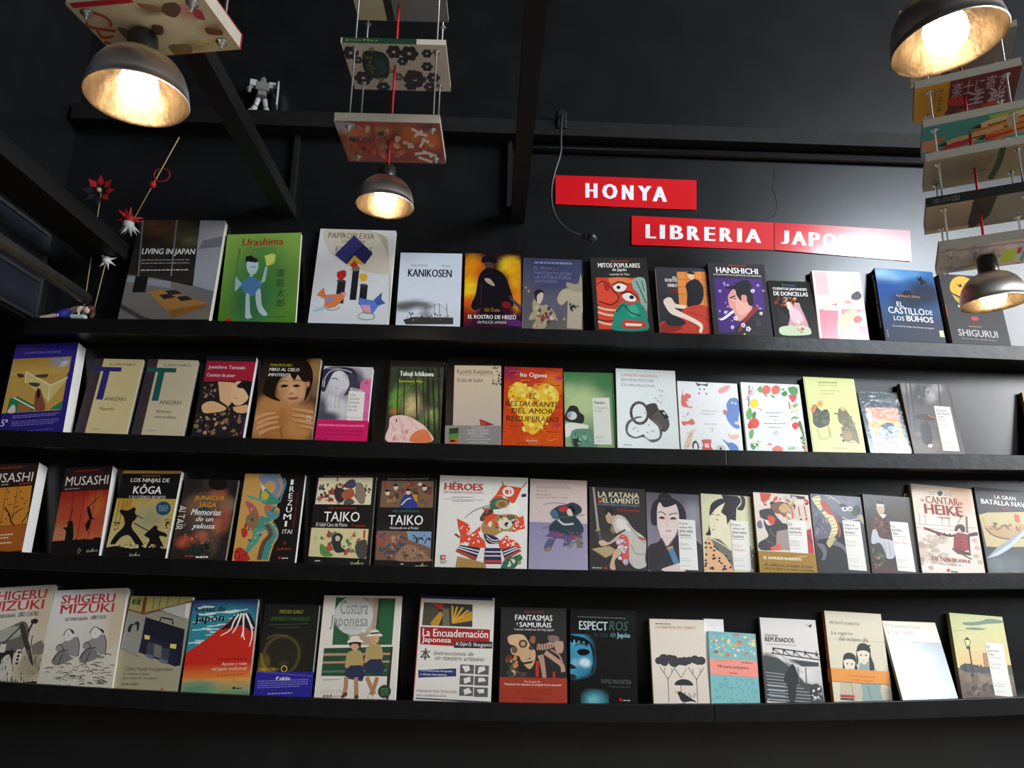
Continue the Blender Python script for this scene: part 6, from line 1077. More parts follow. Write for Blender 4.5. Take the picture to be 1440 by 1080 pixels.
@art('primavera', [(545, 305), (893, 307), (560, 822), (915, 822)], sc='7aa8a4', label='small turquoise floral book titled Mi nueva primavera')
def _(a):
    a.bg('74b0b4', '7ab4b4')
    a.K(548, 310, 895, 500, 46, ['c87a54', 'e8b8a0', 'b8c860', 'd89a90', 'e8d890', 'a85a3a', 'f0c8b8'], 9, 24, 7); a.K(555, 310, 890, 500, 22, ['d05a4a', 'a8c84a', 'f4e0d0'], 5, 11, 8)
    a.P([(550, 512), (902, 508), (905, 628), (553, 624)], 'ea9080')
    rd = random.Random(3)
    for i in range(90): x, y = rd.uniform(562, 905), rd.uniform(640, 815); a.L([(x, y), (x + rd.uniform(-7, 7), y + rd.uniform(4, 9))], 3, '4f8288', False); a.k -= .95
    a.k = int(a.k) + 1
    a.T('Mi nueva primavera', 614, 552, 838, 580, '5a2c30', b=.01); a.D(585, 680, 522, 1, 'c87a70', 5); a.D(785, 868, 526, 1, '8a4a44', 7); a.D(695, 760, 608, 1, 'b04a3a', 8)

@art('repudiados', [(922, 205), (1325, 208), (968, 815), (1383, 808)], sc='c8c4c0', label='book titled REPUDIADOS with a grey photo of a figure on steps')
def _(a):
    a.bg('d8d2cc', 'd2cdc8')
    a.G(945, 460, 1385, 815, 24, 20, 'd4cec8', 'b8b4b0', [(985, 540, 70, 70, '34383a', .9, .6), (1020, 640, 90, 70, '3a3e40', .9, .6), (1100, 720, 130, 80, '3c4042', .9, .6), (1000, 760, 60, 60, '3a3e40', .8), (1230, 720, 60, 70, '6a6c6c', .8), (1340, 760, 60, 70, '55585a', .7), (1260, 610, 60, 60, 'd8d4d0', .8)], .05)
    a.P([(945, 490), (1040, 500), (1130, 540), (1240, 670), (1360, 690), (1380, 815), (968, 815)], '3c4042')
    for i in range(9): a.L([(960 + i * 4, 610 + i * 24), (1100 + i * 34, 620 + i * 23)], 7, '8a8e8e', False)
    for y in (700, 735, 770, 800): a.L([(970, y), (1100, y + 4)], 6, 'b0b2b0', False)
    a.L([(1015, 430), (1345, 458)], 9, '2e3234', False); a.L([(1005, 468), (1345, 500)], 8, '2e3234', False); a.P([(1120, 505), (1345, 520), (1345, 548), (1230, 555), (1150, 530)], '3a3e40')
    for x in (1020, 1095, 1170, 1250, 1330): a.R(x - 8, 428 + (x - 1015) * .08, x + 8, 446 + (x - 1015) * .08, '23282a'); a.L([(x, 436 + (x - 1015) * .08), (x + 60, 482 + (x - 1015) * .08)], 5, '2e3234', False); a.L([(x, 436), (x - 5, 475)], 5, '2e3234', False)
    for p in ([(1035, 490), (1200, 600)], [(1075, 480), (1210, 550)], [(1090, 500), (1230, 600)]): a.L(p, 5, 'b8bab8', False)
    a.S([(1135, 560), (1150, 540), (1170, 555), (1190, 610), (1200, 670), (1180, 700), (1170, 800), (1130, 800), (1120, 700), (1095, 660), (1105, 610)], '1f2224'); a.S([(1290, 700), (1320, 670), (1350, 690), (1355, 750), (1345, 805), (1290, 800)], '3a3c3c'); a.K(1285, 690, 1375, 800, 16, ['e0dcd8', '2c2e2e', '8a8c8a'], 8, 18, 3)
    for x in (1195, 1250): a.L([(x, 560), (x + 5, 670)], 6, '6a6c6c', False)
    a.T('Osamu Dazai', 960, 325, 1052, 345, '5a5652'); a.T('REPUDIADOS', 960, 350, 1168, 384, '2c2a28', b=.005); a.D(965, 1195, 402, 1, 'a8a29c', 5); a.P([(1245, 240), (1275, 252), (1300, 238), (1290, 268), (1280, 258)], '33302e'); a.L([(965, 815), (1000, 800)], 6, '8a8e8e', False)

@art('cigarra', [(520, 158), (925, 162), (575, 808), (1002, 802)], sc='c4742a', hard=1, band=(.655, .8, 'e0913a'), label='beige book with two long-haired drawn girls and an orange paper band')
def _(a):
    a.bg('d6cdb4', 'd2c9ae')
    a.S([(760, 560), (800, 520), (850, 530), (890, 590), (920, 700), (930, 800), (780, 800), (770, 660)], '8aa09a'); a.S([(640, 640), (700, 600), (760, 640), (775, 790), (640, 795), (622, 720)], 'bfb49a'); a.P([(910, 700), (980, 710), (1000, 800), (930, 800)], 'c9bfa6')
    for x, y, s in ((797, 470, 1.05), (695, 540, .98)):
        a.S([(x - 48 * s, y - 30), (x - 30 * s, y - 70 * s), (x + 10, y - 78 * s), (x + 45 * s, y - 50), (x + 50 * s, y + 10), (x + 72 * s, y + 80), (x + 60 * s, y + 130), (x + 40 * s, y + 130), (x + 36 * s, y + 40), (x, y - 30), (x - 36 * s, y - 20), (x - 38 * s, y + 60), (x - 50 * s, y + 70)], '2c2a2c')
        a.S([(x - 42 * s, y - 22), (x, y - 40), (x + 38 * s, y - 22), (x + 36 * s, y + 25), (x + 10, y + 66 * s), (x - 10, y + 62 * s), (x - 38 * s, y + 25)], 'ddd4bf')
        a.S([(x - 44 * s, y - 20), (x - 38 * s, y - 52), (x, y - 66), (x + 38 * s, y - 50), (x + 42 * s, y - 12), (x + 20, y - 28), (x - 20, y - 28)], '2c2a2c')
        a.E(x - 18 * s, y + 5, 7, 5, '2c2a2c'); a.E(x + 16 * s, y + 5, 7, 5, '2c2a2c'); a.L([(x - 6, y + 42), (x + 6, y + 42)], 4, 'b06a5a', False)
    a.P([(800, 400), (850, 398), (845, 408), (825, 410)], '2c2a2c')
    a.L([(540, 368), (960, 372)], 2, 'a8a08a', False); a.T('MITSUYO KAKUTA', 558, 236, 772, 258, '6a6454'); a.T('La cigarra', 568, 308, 718, 342, '6a6860', it=.15); a.T('del octavo día', 620, 346, 830, 378, '6a6860', it=.15); a.P([(620, 768), (724, 766), (726, 786), (622, 788)], 'b8342c'); a.P([(622, 792), (720, 790), (722, 804), (624, 806)], '33302c'); a.L([(700, 680), (720, 790)], 3, '9a917c'); a.L([(820, 690), (850, 790)], 3, '6a827c')
def band_cigarra(a):
    a.T('Un millón de ejemplares', 680, 618, 872, 642, 'a8581c', it=.2); a.T('vendidos en Japón', 690, 648, 860, 670, 'a8581c', it=.2)

@art('hombre', [(938, 190), (1310, 197), (1028, 800), (1425, 790)], sc='c8c0a0', gloss='gloss', label='glossy book titled El hombre caja with a cloudy grey picture under a cream title')
def _(a):
    a.bg('d9c3a8', 'd9c3a8')
    a.rectuv(.0, .27, 1, 1.1, '98a2a4', '8a9698'); a.G(965, 352, 1425, 800, 14, 14, '8a9496', '98a2a4', [(1050, 420, 60, 50, '5a6468', .7), (1250, 470, 80, 40, 'a4aeb0', .7), (1120, 620, 90, 50, '7c868a', .6), (1370, 780, 60, 40, '6a7476', .6)], .03)
    a.L([(960, 352), (1334, 356)], 5, 'c03a44', False); a.P([(1195, 740), (1215, 740), (1235, 800), (1205, 800)], '2c3032'); a.P([(1320, 770), (1330, 768), (1345, 795), (1330, 798)], '3c4042');
    a.T('El hombre caja', 962, 218, 1200, 254, '7a7468'); a.T('KŌBŌ ABE', 972, 262, 1148, 296, 'b85a54'); a.D(975, 1190, 308, 1, 'a8947c', 4); a.D(1005, 1160, 338, 1, 'a8947c', 4)

@art('gorrion', [(905, 180), (1288, 177), (985, 790), (1387, 780)], sc='9a8a64', label='novel with a street lamp and a crowd at dusk, beside a title panel')
def _(a):
    a.G(900, 175, 1392, 610, 10, 12, 'c3c78e', 'd8c088', [(1100, 520, 220, 60, 'dcb478', .6), (940, 320, 60, 90, 'b8b88a', .5)], .02); a.G(960, 580, 1390, 792, 14, 10, '7a6a5a', '5a4a40', [(1150, 650, 130, 30, '8a7a66', .6)], .2)
    for p in ([(1005, 245), (1080, 235), (1140, 220), (1190, 200), (1285, 205), (1280, 225), (1180, 240), (1080, 262), (1010, 262)], [(1020, 285), (1100, 275), (1170, 280), (1120, 292), (1040, 296)]): a.S(p, '6f8470')
    a.L([(925, 320), (1000, 305), (1040, 315)], 4, 'a0a878')
    a.S([(980, 565), (1040, 550), (1110, 560), (1170, 565), (1200, 560), (1205, 590), (1120, 600), (1040, 610), (985, 600)], '34424a'); rd = random.Random(2)
    for i in range(26): x = rd.uniform(980, 1190); a.E(x, rd.uniform(550, 570), 6, 8, '2c3a44', n=7); a.R(x - 6, 565, x + 6, rd.uniform(590, 615), rd.choice(['2c3a44', '3f4f58', '4a4a44'])); a.k -= 1.8
    a.k = int(a.k) + 1
    a.L([(1045, 440), (1075, 660)], (9, 12), '33312c', False); a.P([(1012, 375), (1030, 360), (1055, 378), (1045, 420), (1025, 420)], 'e2d890'); a.L([(1012, 375), (1025, 420)], 5, '3c3a34', False); a.L([(1055, 378), (1045, 420)], 5, '3c3a34', False); a.P([(1010, 375), (1030, 352), (1056, 376)], '33312c'); a.R(1025, 418, 1052, 442, '33312c'); a.S([(1060, 660), (1080, 650), (1098, 662), (1075, 668)], '33312c')
    a.P([(1140, 460), (1175, 455), (1180, 560), (1150, 560)], 'a87a54'); a.P([(1318, 530), (1350, 530), (1358, 600), (1325, 600)], '5a4a3c'); a.K(1010, 620, 1380, 780, 26, ['6a5a4c', '4a3c34', '80705e'], 14, 34, 3); a.D(1300, 1350, 776, 1, 'c8c0b0', 8)
    panel(a, [(1158, 380), (1285, 380), (1352, 755), (1222, 757)], [('El', .18), ('gorrión', .72), ('rojo', .4)], ['Yamada', 'Bimyō'], 'b4b0a8', 7)
BANDS = {'rio': band_rio, 'saeko': band_saeko, 'barbudo': band_barbudo, 'universos': band_universos, 'cigarra': band_cigarra}

# cover, shelf, lower left corner x y z, width, height, thickness, lean, turn, share above the lip
BOOKS = [
    ('living', 0, -1.0967, 0.0242, 2.1114, 0.2626, 0.3691, 0.022, 10.5, 1.69, 0.951),
    ('urashima', 0, -0.8130, 0.0392, 2.1139, 0.2267, 0.3302, 0.014, 10.5, 4.17, 0.944),
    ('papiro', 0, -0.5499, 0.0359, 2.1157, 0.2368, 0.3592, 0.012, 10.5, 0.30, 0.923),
    ('kanikosen', 0, -0.2931, 0.0476, 2.1167, 0.1920, 0.2842, 0.014, 10.5, 0.80, 0.897),
    ('heizo', 0, -0.0908, 0.0430, 2.1171, 0.1737, 0.2876, 0.018, 10.5, 0.88, 0.900),
    ('mundo', 0, 0.0832, 0.0472, 2.1187, 0.1839, 0.2770, 0.016, 10.5, -0.50, 0.890),
    ('mitos', 0, 0.3044, 0.0443, 2.1167, 0.1778, 0.2859, 0.017, 10.5, 1.75, 0.910),
    ('secretos', 0, 0.5025, 0.0497, 2.1159, 0.1600, 0.2619, 0.016, 10.5, 0.18, 0.881),
    ('hanshichi', 0, 0.6609, 0.0409, 2.1173, 0.1791, 0.2800, 0.022, 10.5, -0.78, 0.910),
    ('doncellas', 0, 0.8537, 0.0594, 2.1146, 0.1362, 0.2310, 0.012, 10.5, -0.40, 0.852),
    ('rosado', 0, 0.9939, 0.0678, 2.1134, 0.153, 0.2644, 0.02, 5.5, -0.39, 0.892),
    ('buhos', 0, 1.1803, 0.0371, 2.1192, 0.1841, 0.2754, 0.028, 10.5, -2.86, 0.921),
    ('shigurui', 0, 1.3922, 0.0475, 2.1148, 0.1806, 0.2708, 0.018, 10.5, -2.37, 0.901),
    ('genji', 1, -1.3779, 0.0223, 1.7781, 0.1785, 0.2813, 0.045, 9.5, 4.60, 0.985),
    ('naomi', 1, -1.1858, 0.0528, 1.7765, 0.1463, 0.2557, 0.014, 10.5, 0.03, 0.921),
    ('arenas', 1, -1.0270, 0.0522, 1.7757, 0.1471, 0.2592, 0.014, 10.5, -0.18, 0.923),
    ('cuentos', 1, -0.8538, 0.0432, 1.7743, 0.1474, 0.2759, 0.020, 10.5, -0.09, 0.933),
    ('miro', 1, -0.6829, 0.0471, 1.7731, 0.1707, 0.2761, 0.016, 10.5, 0.64, 0.933),
    ('rio', 1, -0.5043, 0.0510, 1.7724, 0.1456, 0.2549, 0.016, 10.5, -0.02, 0.920),
    ('sayonara', 1, -0.3067, 0.0445, 1.7718, 0.1605, 0.2798, 0.018, 10.5, 0.24, 0.933),
    ('saeko', 1, -0.1313, 0.0414, 1.7715, 0.1616, 0.2967, 0.018, 10.5, 1.16, 0.941),
    ('ogawa', 1, 0.0333, 0.0449, 1.7727, 0.1751, 0.2680, 0.020, 10.5, -0.40, 0.930),
    ('namiko', 1, 0.2166, 0.0543, 1.7717, 0.1503, 0.2583, 0.012, 10.5, 0.45, 0.916),
    ('melancolia', 1, 0.3667, 0.0488, 1.7756, 0.1803, 0.2701, 0.016, 10.5, -1.15, 0.937),
    ('animales', 1, 0.5545, 0.0592, 1.7766, 0.1822, 0.2352, 0.012, 10.5, -1.23, 0.917),
    ('frutas', 1, 0.7481, 0.0579, 1.7770, 0.1793, 0.2362, 0.013, 10.5, -1.07, 0.918),
    ('ocre', 1, 0.9386, 0.0492, 1.7779, 0.1563, 0.2570, 0.018, 10.5, -1.16, 0.929),
    ('envuelto', 1, 1.1123, 0.0544, 1.776, 0.1276, 0.2165, 0.012, 12.5, 0.55, 0.898),
    ('monte', 1, 1.2372, 0.0472, 1.7780, 0.1520, 0.2440, 0.022, 10.5, -0.31, 0.918),
    ('borde', 1, 1.6092, 0.0606, 1.7898, 0.1588, 0.2163, 0.015, 10.5, -3.16, 0.920),
    ('musashi0', 2, -1.3966, 0.0228, 1.4528, 0.1395, 0.2531, 0.045, 10.5, 4.60, 0.995),
    ('musashi1', 2, -1.1891, 0.0370, 1.4479, 0.1310, 0.2558, 0.030, 10.5, 4.42, 0.976),
    ('koga', 2, -1.0485, 0.0466, 1.4446, 0.1652, 0.2573, 0.020, 10.5, 0.67, 0.954),
    ('yakuza', 2, -0.8757, 0.0557, 1.4418, 0.1527, 0.2400, 0.014, 10.5, -0.07, 0.950),
    ('irezumi', 2, -0.7024, 0.0478, 1.4389, 0.1718, 0.2616, 0.018, 10.5, 0.58, 0.956),
    ('taiko', 2, -0.4965, 0.0475, 1.4366, 0.1710, 0.2629, 0.018, 10.5, 0.65, 0.967),
    ('taikodos', 2, -0.3137, 0.0476, 1.4352, 0.1621, 0.2627, 0.018, 10.5, 0.88, 0.964),
    ('heroes', 2, -0.1467, 0.0498, 1.4361, 0.2559, 0.2738, 0.014, 10.5, -0.42, 0.961),
    ('pacificacion', 2, 0.1138, 0.0507, 1.4366, 0.1655, 0.2694, 0.014, 10.5, -0.85, 0.959),
    ('katana', 2, 0.2840, 0.0531, 1.4391, 0.1624, 0.2475, 0.016, 10.5, -1.56, 0.958),
    ('espejo', 2, 0.4505, 0.0576, 1.4402, 0.1545, 0.2339, 0.014, 10.5, -1.67, 0.963),
    ('espejodos', 2, 0.6078, 0.0584, 1.4433, 0.1479, 0.2311, 0.014, 10.5, -2.41, 0.965),
    ('barbudo', 2, 0.7606, 0.0456, 1.4445, 0.1620, 0.2359, 0.026, 10.5, -1.94, 0.961),
    ('dragon', 2, 0.9305, 0.0582, 1.4485, 0.1491, 0.2330, 0.014, 10.5, -2.73, 0.969),
    ('abe', 2, 1.0856, 0.0584, 1.4514, 0.1386, 0.2324, 0.014, 10.5, -3.05, 0.968),
    ('heike', 2, 1.2254, 0.0528, 1.4607, 0.1807, 0.2584, 0.016, 10.5, -4.25, 0.989),
    ('naval', 2, 1.4168, 0.0544, 1.4645, 0.1729, 0.2489, 0.016, 10.5, -4.21, 0.996),
    ('mizukicuatro', 3, -1.3711, 0.0498, 1.1269, 0.1971, 0.2399, 0.020, 10.5, 4.60, 1.044),
    ('mizuki', 3, -1.1767, 0.0483, 1.1182, 0.1970, 0.2478, 0.020, 10.5, 3.28, 1.006),
    ('maletin', 3, -0.9837, 0.0570, 1.1112, 0.1698, 0.2433, 0.012, 10.5, 0.39, 0.989),
    ('cosas', 3, -0.8019, 0.0534, 1.1052, 0.1779, 0.2416, 0.016, 10.5, 2.48, 1.009),
    ('universos', 3, -0.6092, 0.0501, 1.1007, 0.1494, 0.2383, 0.020, 10.5, 0.72, 0.994),
    ('costura', 3, -0.4509, 0.0522, 1.0971, 0.2159, 0.2699, 0.012, 10.5, 0.51, 0.997),
    ('encuadernacion', 3, -0.1894, 0.0480, 1.0976, 0.2080, 0.2745, 0.016, 10.5, -0.86, 0.996),
    ('fantasmas', 3, 0.0403, 0.0480, 1.0948, 0.1823, 0.2502, 0.020, 10.5, -0.14, 0.994),
    ('espectros', 3, 0.2306, 0.0534, 1.0993, 0.1828, 0.2454, 0.016, 10.5, -1.21, 0.997),
    ('paraguas', 3, 0.4570, 0.0573, 1.0994, 0.1526, 0.2208, 0.016, 10.5, -0.36, 0.991),
    ('primavera', 3, 0.6165, 0.0692, 1.1075, 0.1332, 0.1823, 0.012, 10.5, -2.57, 1.011),
    ('repudiados', 3, 0.7654, 0.0604, 1.1106, 0.1583, 0.2188, 0.014, 10.5, -1.71, 0.996),
    ('cigarra', 3, 0.9450, 0.0502, 1.1186, 0.1609, 0.2335, 0.022, 10.5, -2.42, 0.998),
    ('hombre', 3, 1.1193, 0.0177, 1.1214, 0.1519, 0.2183, 0.014, 22.3, -1.04, 1.0),
    ('gorrion', 3, 1.3034, 0.0576, 1.1359, 0.1521, 0.2166, 0.018, 10.5, -3.36, 1.023),
]

# ------------------------------------------------------------------ the room
def box_struct(name, x0, x1, y0, y1, z0, z1, m):
    b = MB(); b.box(x0, x1, y0, y1, z0, z1); return struct(b.build(name, m))
WALL, LIP = 0.115, 0.0
box_struct('wall_back', -4, 4, WALL, WALL + .12, 0, 4.4, M['wall'])
box_struct('floor', -4, 4, -6.5, WALL, -.1, 0, M['floor'])
box_struct('ceiling', -4, 4, -6.5, WALL + .12, 4.4, 4.5, M['ceiling'])
# beam along the wall, joists running out from it, flat frame strips between them
box_struct('trim_1', -1.35, 3.6, .05, WALL, 2.795, 2.847, M['wood'])
box_struct('trim_2', .044, .088, -2.9, WALL, 2.515, 2.56, M['wood'])
box_struct('trim_3', -.69, -.638, -2.9, WALL, 2.51, 2.555, M['wood'])
box_struct('trim_4', -1.245, -1.125, -2.9, WALL, 2.335, 2.385, M['wood'])
box_struct('trim_5', -.658, -.644, WALL - .02, WALL, 2.556, 2.795, M['wood'])
box_struct('trim_6', .03, .044, WALL - .03, WALL, 2.53, 2.795, M['wood'])
b = MB(); b.tube([(.09, .1015, 2.779), (3.6, .1015, 2.777)], .013, 16); tag(b.build('conduit', M['conduit']), 'black conduit pipe running along the wall under the timber beam', 'pipe')
# bulkhead on the left with a dark glazed window
box_struct('wall_left', -2.2, -1.365, -2.9, WALL, 2.125, 4.4, M['wall'])
b = MB()
for y in (-.86, -.42, .055): b.box(-1.365, -1.352, y, y + .012, 2.14, 2.40)
for z in (2.135, 2.245, 2.395): b.box(-1.365, -1.355, -.86, .067, z, z + .010)
win = struct(b.build('window_1', M['frame']))
for z0, z1 in ((2.149, 2.245), (2.259, 2.395)):
    p = MB(); p.box(-1.364, -1.360, -.832, .055, z0, z1); p.build('pane', M['glass'], win)

# ------------------------------------------------------------------ the four ledges
CURVE = [(-0.0051, 0.0010, 2.1283), (0.0037, -0.0004, 1.7827), (0.0092, -0.0019, 1.4455), (0.0188, -0.0020, 1.1055)]
ZL = (.012, .012, .018, .022)
def strip(mb, row, x0, x1, y0, y1, dz0, dz1, n=40):
    a, b, c = CURVE[row]; k = len(mb.v)
    for i in range(n + 1):
        x = x0 + (x1 - x0) * i / n; xc = max(-1.55, min(1.65, x)); z = a * xc * xc + b * xc + c
        mb.v += [(x, y0, z + dz0), (x, y1, z + dz0), (x, y1, z + dz1), (x, y0, z + dz1)]
    for i in range(n):
        for j in range(4):
            p, q = k + 4 * i + j, k + 4 * i + (j + 1) % 4
            mb.face([p, p + 4, q + 4, q])
    mb.face([k, k + 1, k + 2, k + 3]); e = k + 4 * n; mb.face([e + 3, e + 2, e + 1, e])
for row, lab in enumerate(('top black display ledge, ending at the left by the glazed bulkhead', 'second black display ledge from the top', 'third black display ledge from the top', 'lowest black display ledge, under the bottom row of books')):
    x0 = -1.345 if row == 0 else -2.3
    t = thing('display_ledge', lab, 'shelf', (0, WALL, 0), (0, 0, 0), 'black book ledges on the wall')
    t.location = (0, 0, 0)
    m = MB(); strip(m, row, x0, 2.4, .015, WALL, -.042, -ZL[row]); m.build('ledge_board', M['shelf'], t)
    joints = {0: [x0, 2.4], 1: [x0, .668, 2.4], 2: [x0, 2.4], 3: [x0, .603, 2.4]}[row]
    for i in range(len(joints) - 1):
        m = MB(); strip(m, row, joints[i] + (.0006 if i else 0), joints[i + 1] - .0006, 0, .015, -.044, 0); m.build('front_lip', M['shelf'], t, bevel=.0015)

# ------------------------------------------------------------------ books
ROWNAME = ['books on the top ledge', 'books on the second ledge', 'books on the third ledge', 'books on the lowest ledge']
WC = lin('e8e4da')
def jacket(w, h, T, bt, r, sc, fc):
    """front board, rounded spine and back board as one shell"""
    m = MB(); n = 4
    out = [(w, 0.0)] + [(r - r * math.sin(math.pi / 2 * i / n), r - r * math.cos(math.pi / 2 * i / n)) for i in range(n + 1)]
    out += [(r - r * math.cos(math.pi / 2 * i / n), T - r + r * math.sin(math.pi / 2 * i / n)) for i in range(n + 1)] + [(w, T)]
    ri = max(r - bt, .0002)
    inn = [(w, bt)] + [(bt + ri - ri * math.sin(math.pi / 2 * i / n), bt + ri - ri * math.cos(math.pi / 2 * i / n)) for i in range(n + 1)]
    inn += [(bt + ri - ri * math.cos(math.pi / 2 * i / n), T - bt - ri + ri * math.sin(math.pi / 2 * i / n)) for i in range(n + 1)] + [(w, T - bt)]
    k = len(out)
    for z in (0, h):
        m.v += [(x, y, z) for x, y in out] + [(x, y, z) for x, y in inn]
    for i in range(k - 1):
        col = fc if i == 0 else sc
        m.face([i, i + 2 * k, i + 1 + 2 * k, i + 1], col); m.face([k + i, k + i + 1, 3 * k + i + 1, 3 * k + i], WC)
        m.face([i, i + 1, k + i + 1, k + i], WC); m.face([2 * k + i, 3 * k + i, 3 * k + i + 1, 2 * k + i + 1], sc)
    for i in (0, k - 1): m.face([i, k + i, 3 * k + i, 2 * k + i] if i == 0 else [i, 2 * k + i, 3 * k + i, k + i], WC)
    return m
def place(root, x, y, z, lean, roll):
    t, r = math.radians(lean), math.radians(roll)
    X = Vector((1, 0, 0)); U = Vector((0, math.sin(t), math.cos(t)))
    ex = X * math.cos(r) + U * math.sin(r); ez = U * math.cos(r) - X * math.sin(r); ey = ez.cross(ex)
    root.matrix_world = Matrix(((ex.x, ey.x, ez.x, x), (ex.y, ey.y, ez.y, y), (ex.z, ey.z, ez.z, z), (0, 0, 0, 1)))
def book(name, row, x, y, z, w, h, T, lean, roll, vis):
    quad, fn, kw = ARTS[name]
    dz = ZL[row] - .012; z -= dz; vis = vis * h / (h + dz); h += dz
    root = thing('hardback_book' if kw.get('hard') else 'paperback_book', kw['label'], 'book', group=ROWNAME[row])
    place(root, x, y, z, lean, roll)
    bt = .0022 if kw.get('hard') else .0005
    sc = lin(kw.get('sc', '222222'))
    m = jacket(w, h, T, bt, min(.004, T * .3) if kw.get('hard') else .0012, sc, sc)
    a = Art(m, w, h, vis, quad, lambda px, pz, d: (px, -d, pz)); a.seed = 1
    fn(a)
    if kw.get('spine'):
        t, c = kw['spine']; vs, fs = glyphs(t); k = len(m.v); c = lin(c)
        for gx, gy in vs: m.v.append((-.0001, T * (.7 - .42 * gy), h * (.93 - .68 * gx)))
        for f in fs: m.face([k + i for i in f], c)
    m.build('cover', M[kw.get('gloss', 'print')], root, color=True)
    ins = .003 if kw.get('hard') else .0006
    p = MB(); p.box(bt + .0012, w - max(ins, .0012), bt + .0001, T - bt - .0001, ins if kw.get('hard') else .0004, h - ins)
    p.build('page_block', M['white_pages' if kw.get('white') else 'pages'], root)
    if kw.get('band'):
        v0, v1, c = kw['band']; c = lin(c); e = .0004
        z1, z0 = h - v0 * vis * h, max(.0, h - v1 * vis * h)
        bm = MB(); bm.v = [(px, py, pz) for pz in (z0, z1) for px, py in ((-e, -e), (w + e, -e), (w + e, T + e), (-e, T + e))]
        off = .0016   # clear of the print on the cover
        bm.v = [(px, py - off if py < 0 else py, pz) for px, py, pz in bm.v]
        for i in range(4): bm.face([i, (i + 1) % 4, 4 + (i + 1) % 4, 4 + i], c)
        ba = Art(bm, w, h, vis, quad, lambda px, pz, d: (px, -d - off - e, pz))
        if name in BANDS: BANDS[name](ba)
        bm.build('paper_band', M['print'], root, color=True)
    if kw.get('wrap'):
        s = MB(); s.box(-.0015, w + .0015, -.0035, T + .0012, -.0004, h + .0015); s.build('shrink_wrap', M['wrap'], root)
    if kw.get('mark'):
        s = MB(); q = [(w * .93, T * .4, h - .004), (w * .92, T * .4, h + .004), (w * .94, T * .4, h + .011), (w * .97, T * .4, h + .011), (w * .985, T * .4, h + .004), (w * .975, T * .4, h - .004)]
        s.tube(catmull(q, 4, False), .0011, 6); s.build('bookmark_cord', M['stick'], root)
    return root
for row in BOOKS: book(*row)
c = MB(); c.box(0, .056, 0, .0006, 0, .212, lin('e6e4e0'))
card = c.build('paper_card', M['matte'], color=True); place(card, .612, .088, 1.108, 7, -1.0)
tag(card, 'blank white card standing behind the small turquoise floral book', 'card')

# ------------------------------------------------------------------ red paper banners on the wall
def banner(name, label, pts, quad, fn):
    m = MB(); tl, tr, bl, br = [Vector(p) for p in pts]
    def plane(px, pz, d):
        u, v = px, 1 - pz
        p = tl * (1 - u) * (1 - v) + tr * u * (1 - v) + bl * (1 - u) * v + br * u * v
        bow = .004 + .0012 * math.sin(u * 5 + v)
        return (p.x, p.y - bow - d, p.z)
    a = Art(m, 1, 1, 1, quad, plane)
    a.asp = .225; red = lin('d0161f'); n = 16
    for s in (1, -3):      # front and back of the sheet
        a.k = s; k = len(m.v)
        for j in range(5):
            for i in range(n + 1): m.v.append(a.pos(i / n, j / 4))
        for j in range(4):
            for i in range(n):
                p = k + j * (n + 1) + i; q = p + n + 1
                m.face([q, q + 1, p + 1, p] if s == 1 else [p, p + 1, q + 1, q], red if s == 1 else lin('e8e4de'), True)
    a.k = 12; fn(a)
    return tag(m.build(name, M['poster'], color=True), label, 'banner', 'red paper shop-name banners')
banner('paper_banner', 'red paper banner reading HONYA', [(.186, WALL, 2.687), (.647, WALL, 2.687), (.187, WALL, 2.584), (.643, WALL, 2.581)],
       [(180, 576), (1080, 602), (182, 762), (1080, 792)], lambda a: [a.T(ch, x0, y0, x1, y1, 'f4f2f6', b=.05) for ch, x0, x1, y0, y1 in (('H', 372, 446, 628, 720), ('O', 478, 574, 632, 726), ('N', 604, 676, 638, 730), ('Y', 706, 790, 642, 734), ('A', 800, 890, 646, 740))])
banner('paper_banner', 'red paper banner reading LIBRERIA', [(.432, WALL, 2.553), (.893, WALL, 2.545), (.430, WALL, 2.452), (.887, WALL, 2.450)],
       [(0, 0), (960, 0), (0, 240), (960, 240)], lambda a: [a.T(ch, x0, 66, x1, 182, 'f4f2f6', b=.05) for ch, x0, x1 in (('L', 95, 162), ('I', 190, 222), ('B', 258, 346), ('R', 374, 458), ('E', 490, 562), ('R', 594, 680), ('I', 712, 742), ('A', 768, 872))])
banner('paper_banner', 'red paper banner reading JAPONESA, whitened by glare', [(.8945, WALL, 2.545), (1.337, WALL, 2.533), (.8885, WALL, 2.450), (1.330, WALL, 2.426)],
       [(0, 0), (960, 0), (0, 240), (960, 240)], lambda a: [a.T(ch, x0, 66, x1, 182, 'f4f2f6', b=.05) for ch, x0, x1 in (('J', 45, 100), ('A', 120, 222), ('P', 240, 318), ('O', 338, 440), ('N', 462, 546), ('E', 572, 640), ('S', 662, 738), ('A', 756, 858))])
# hairline crack in the plaster
m = MB(); m.tube(catmull([(.905, WALL - .0002, 2.74), (.906, WALL - .0002, 2.70), (.897, WALL - .0002, 2.672), (.906, WALL - .0002, 2.63), (.905, WALL - .0002, 2.59), (.892, WALL - .0002, 2.57), (.875, WALL - .0002, 2.56)], 3, False), .0008, 5)
o = struct(m.build('trim_7', M['wood']))

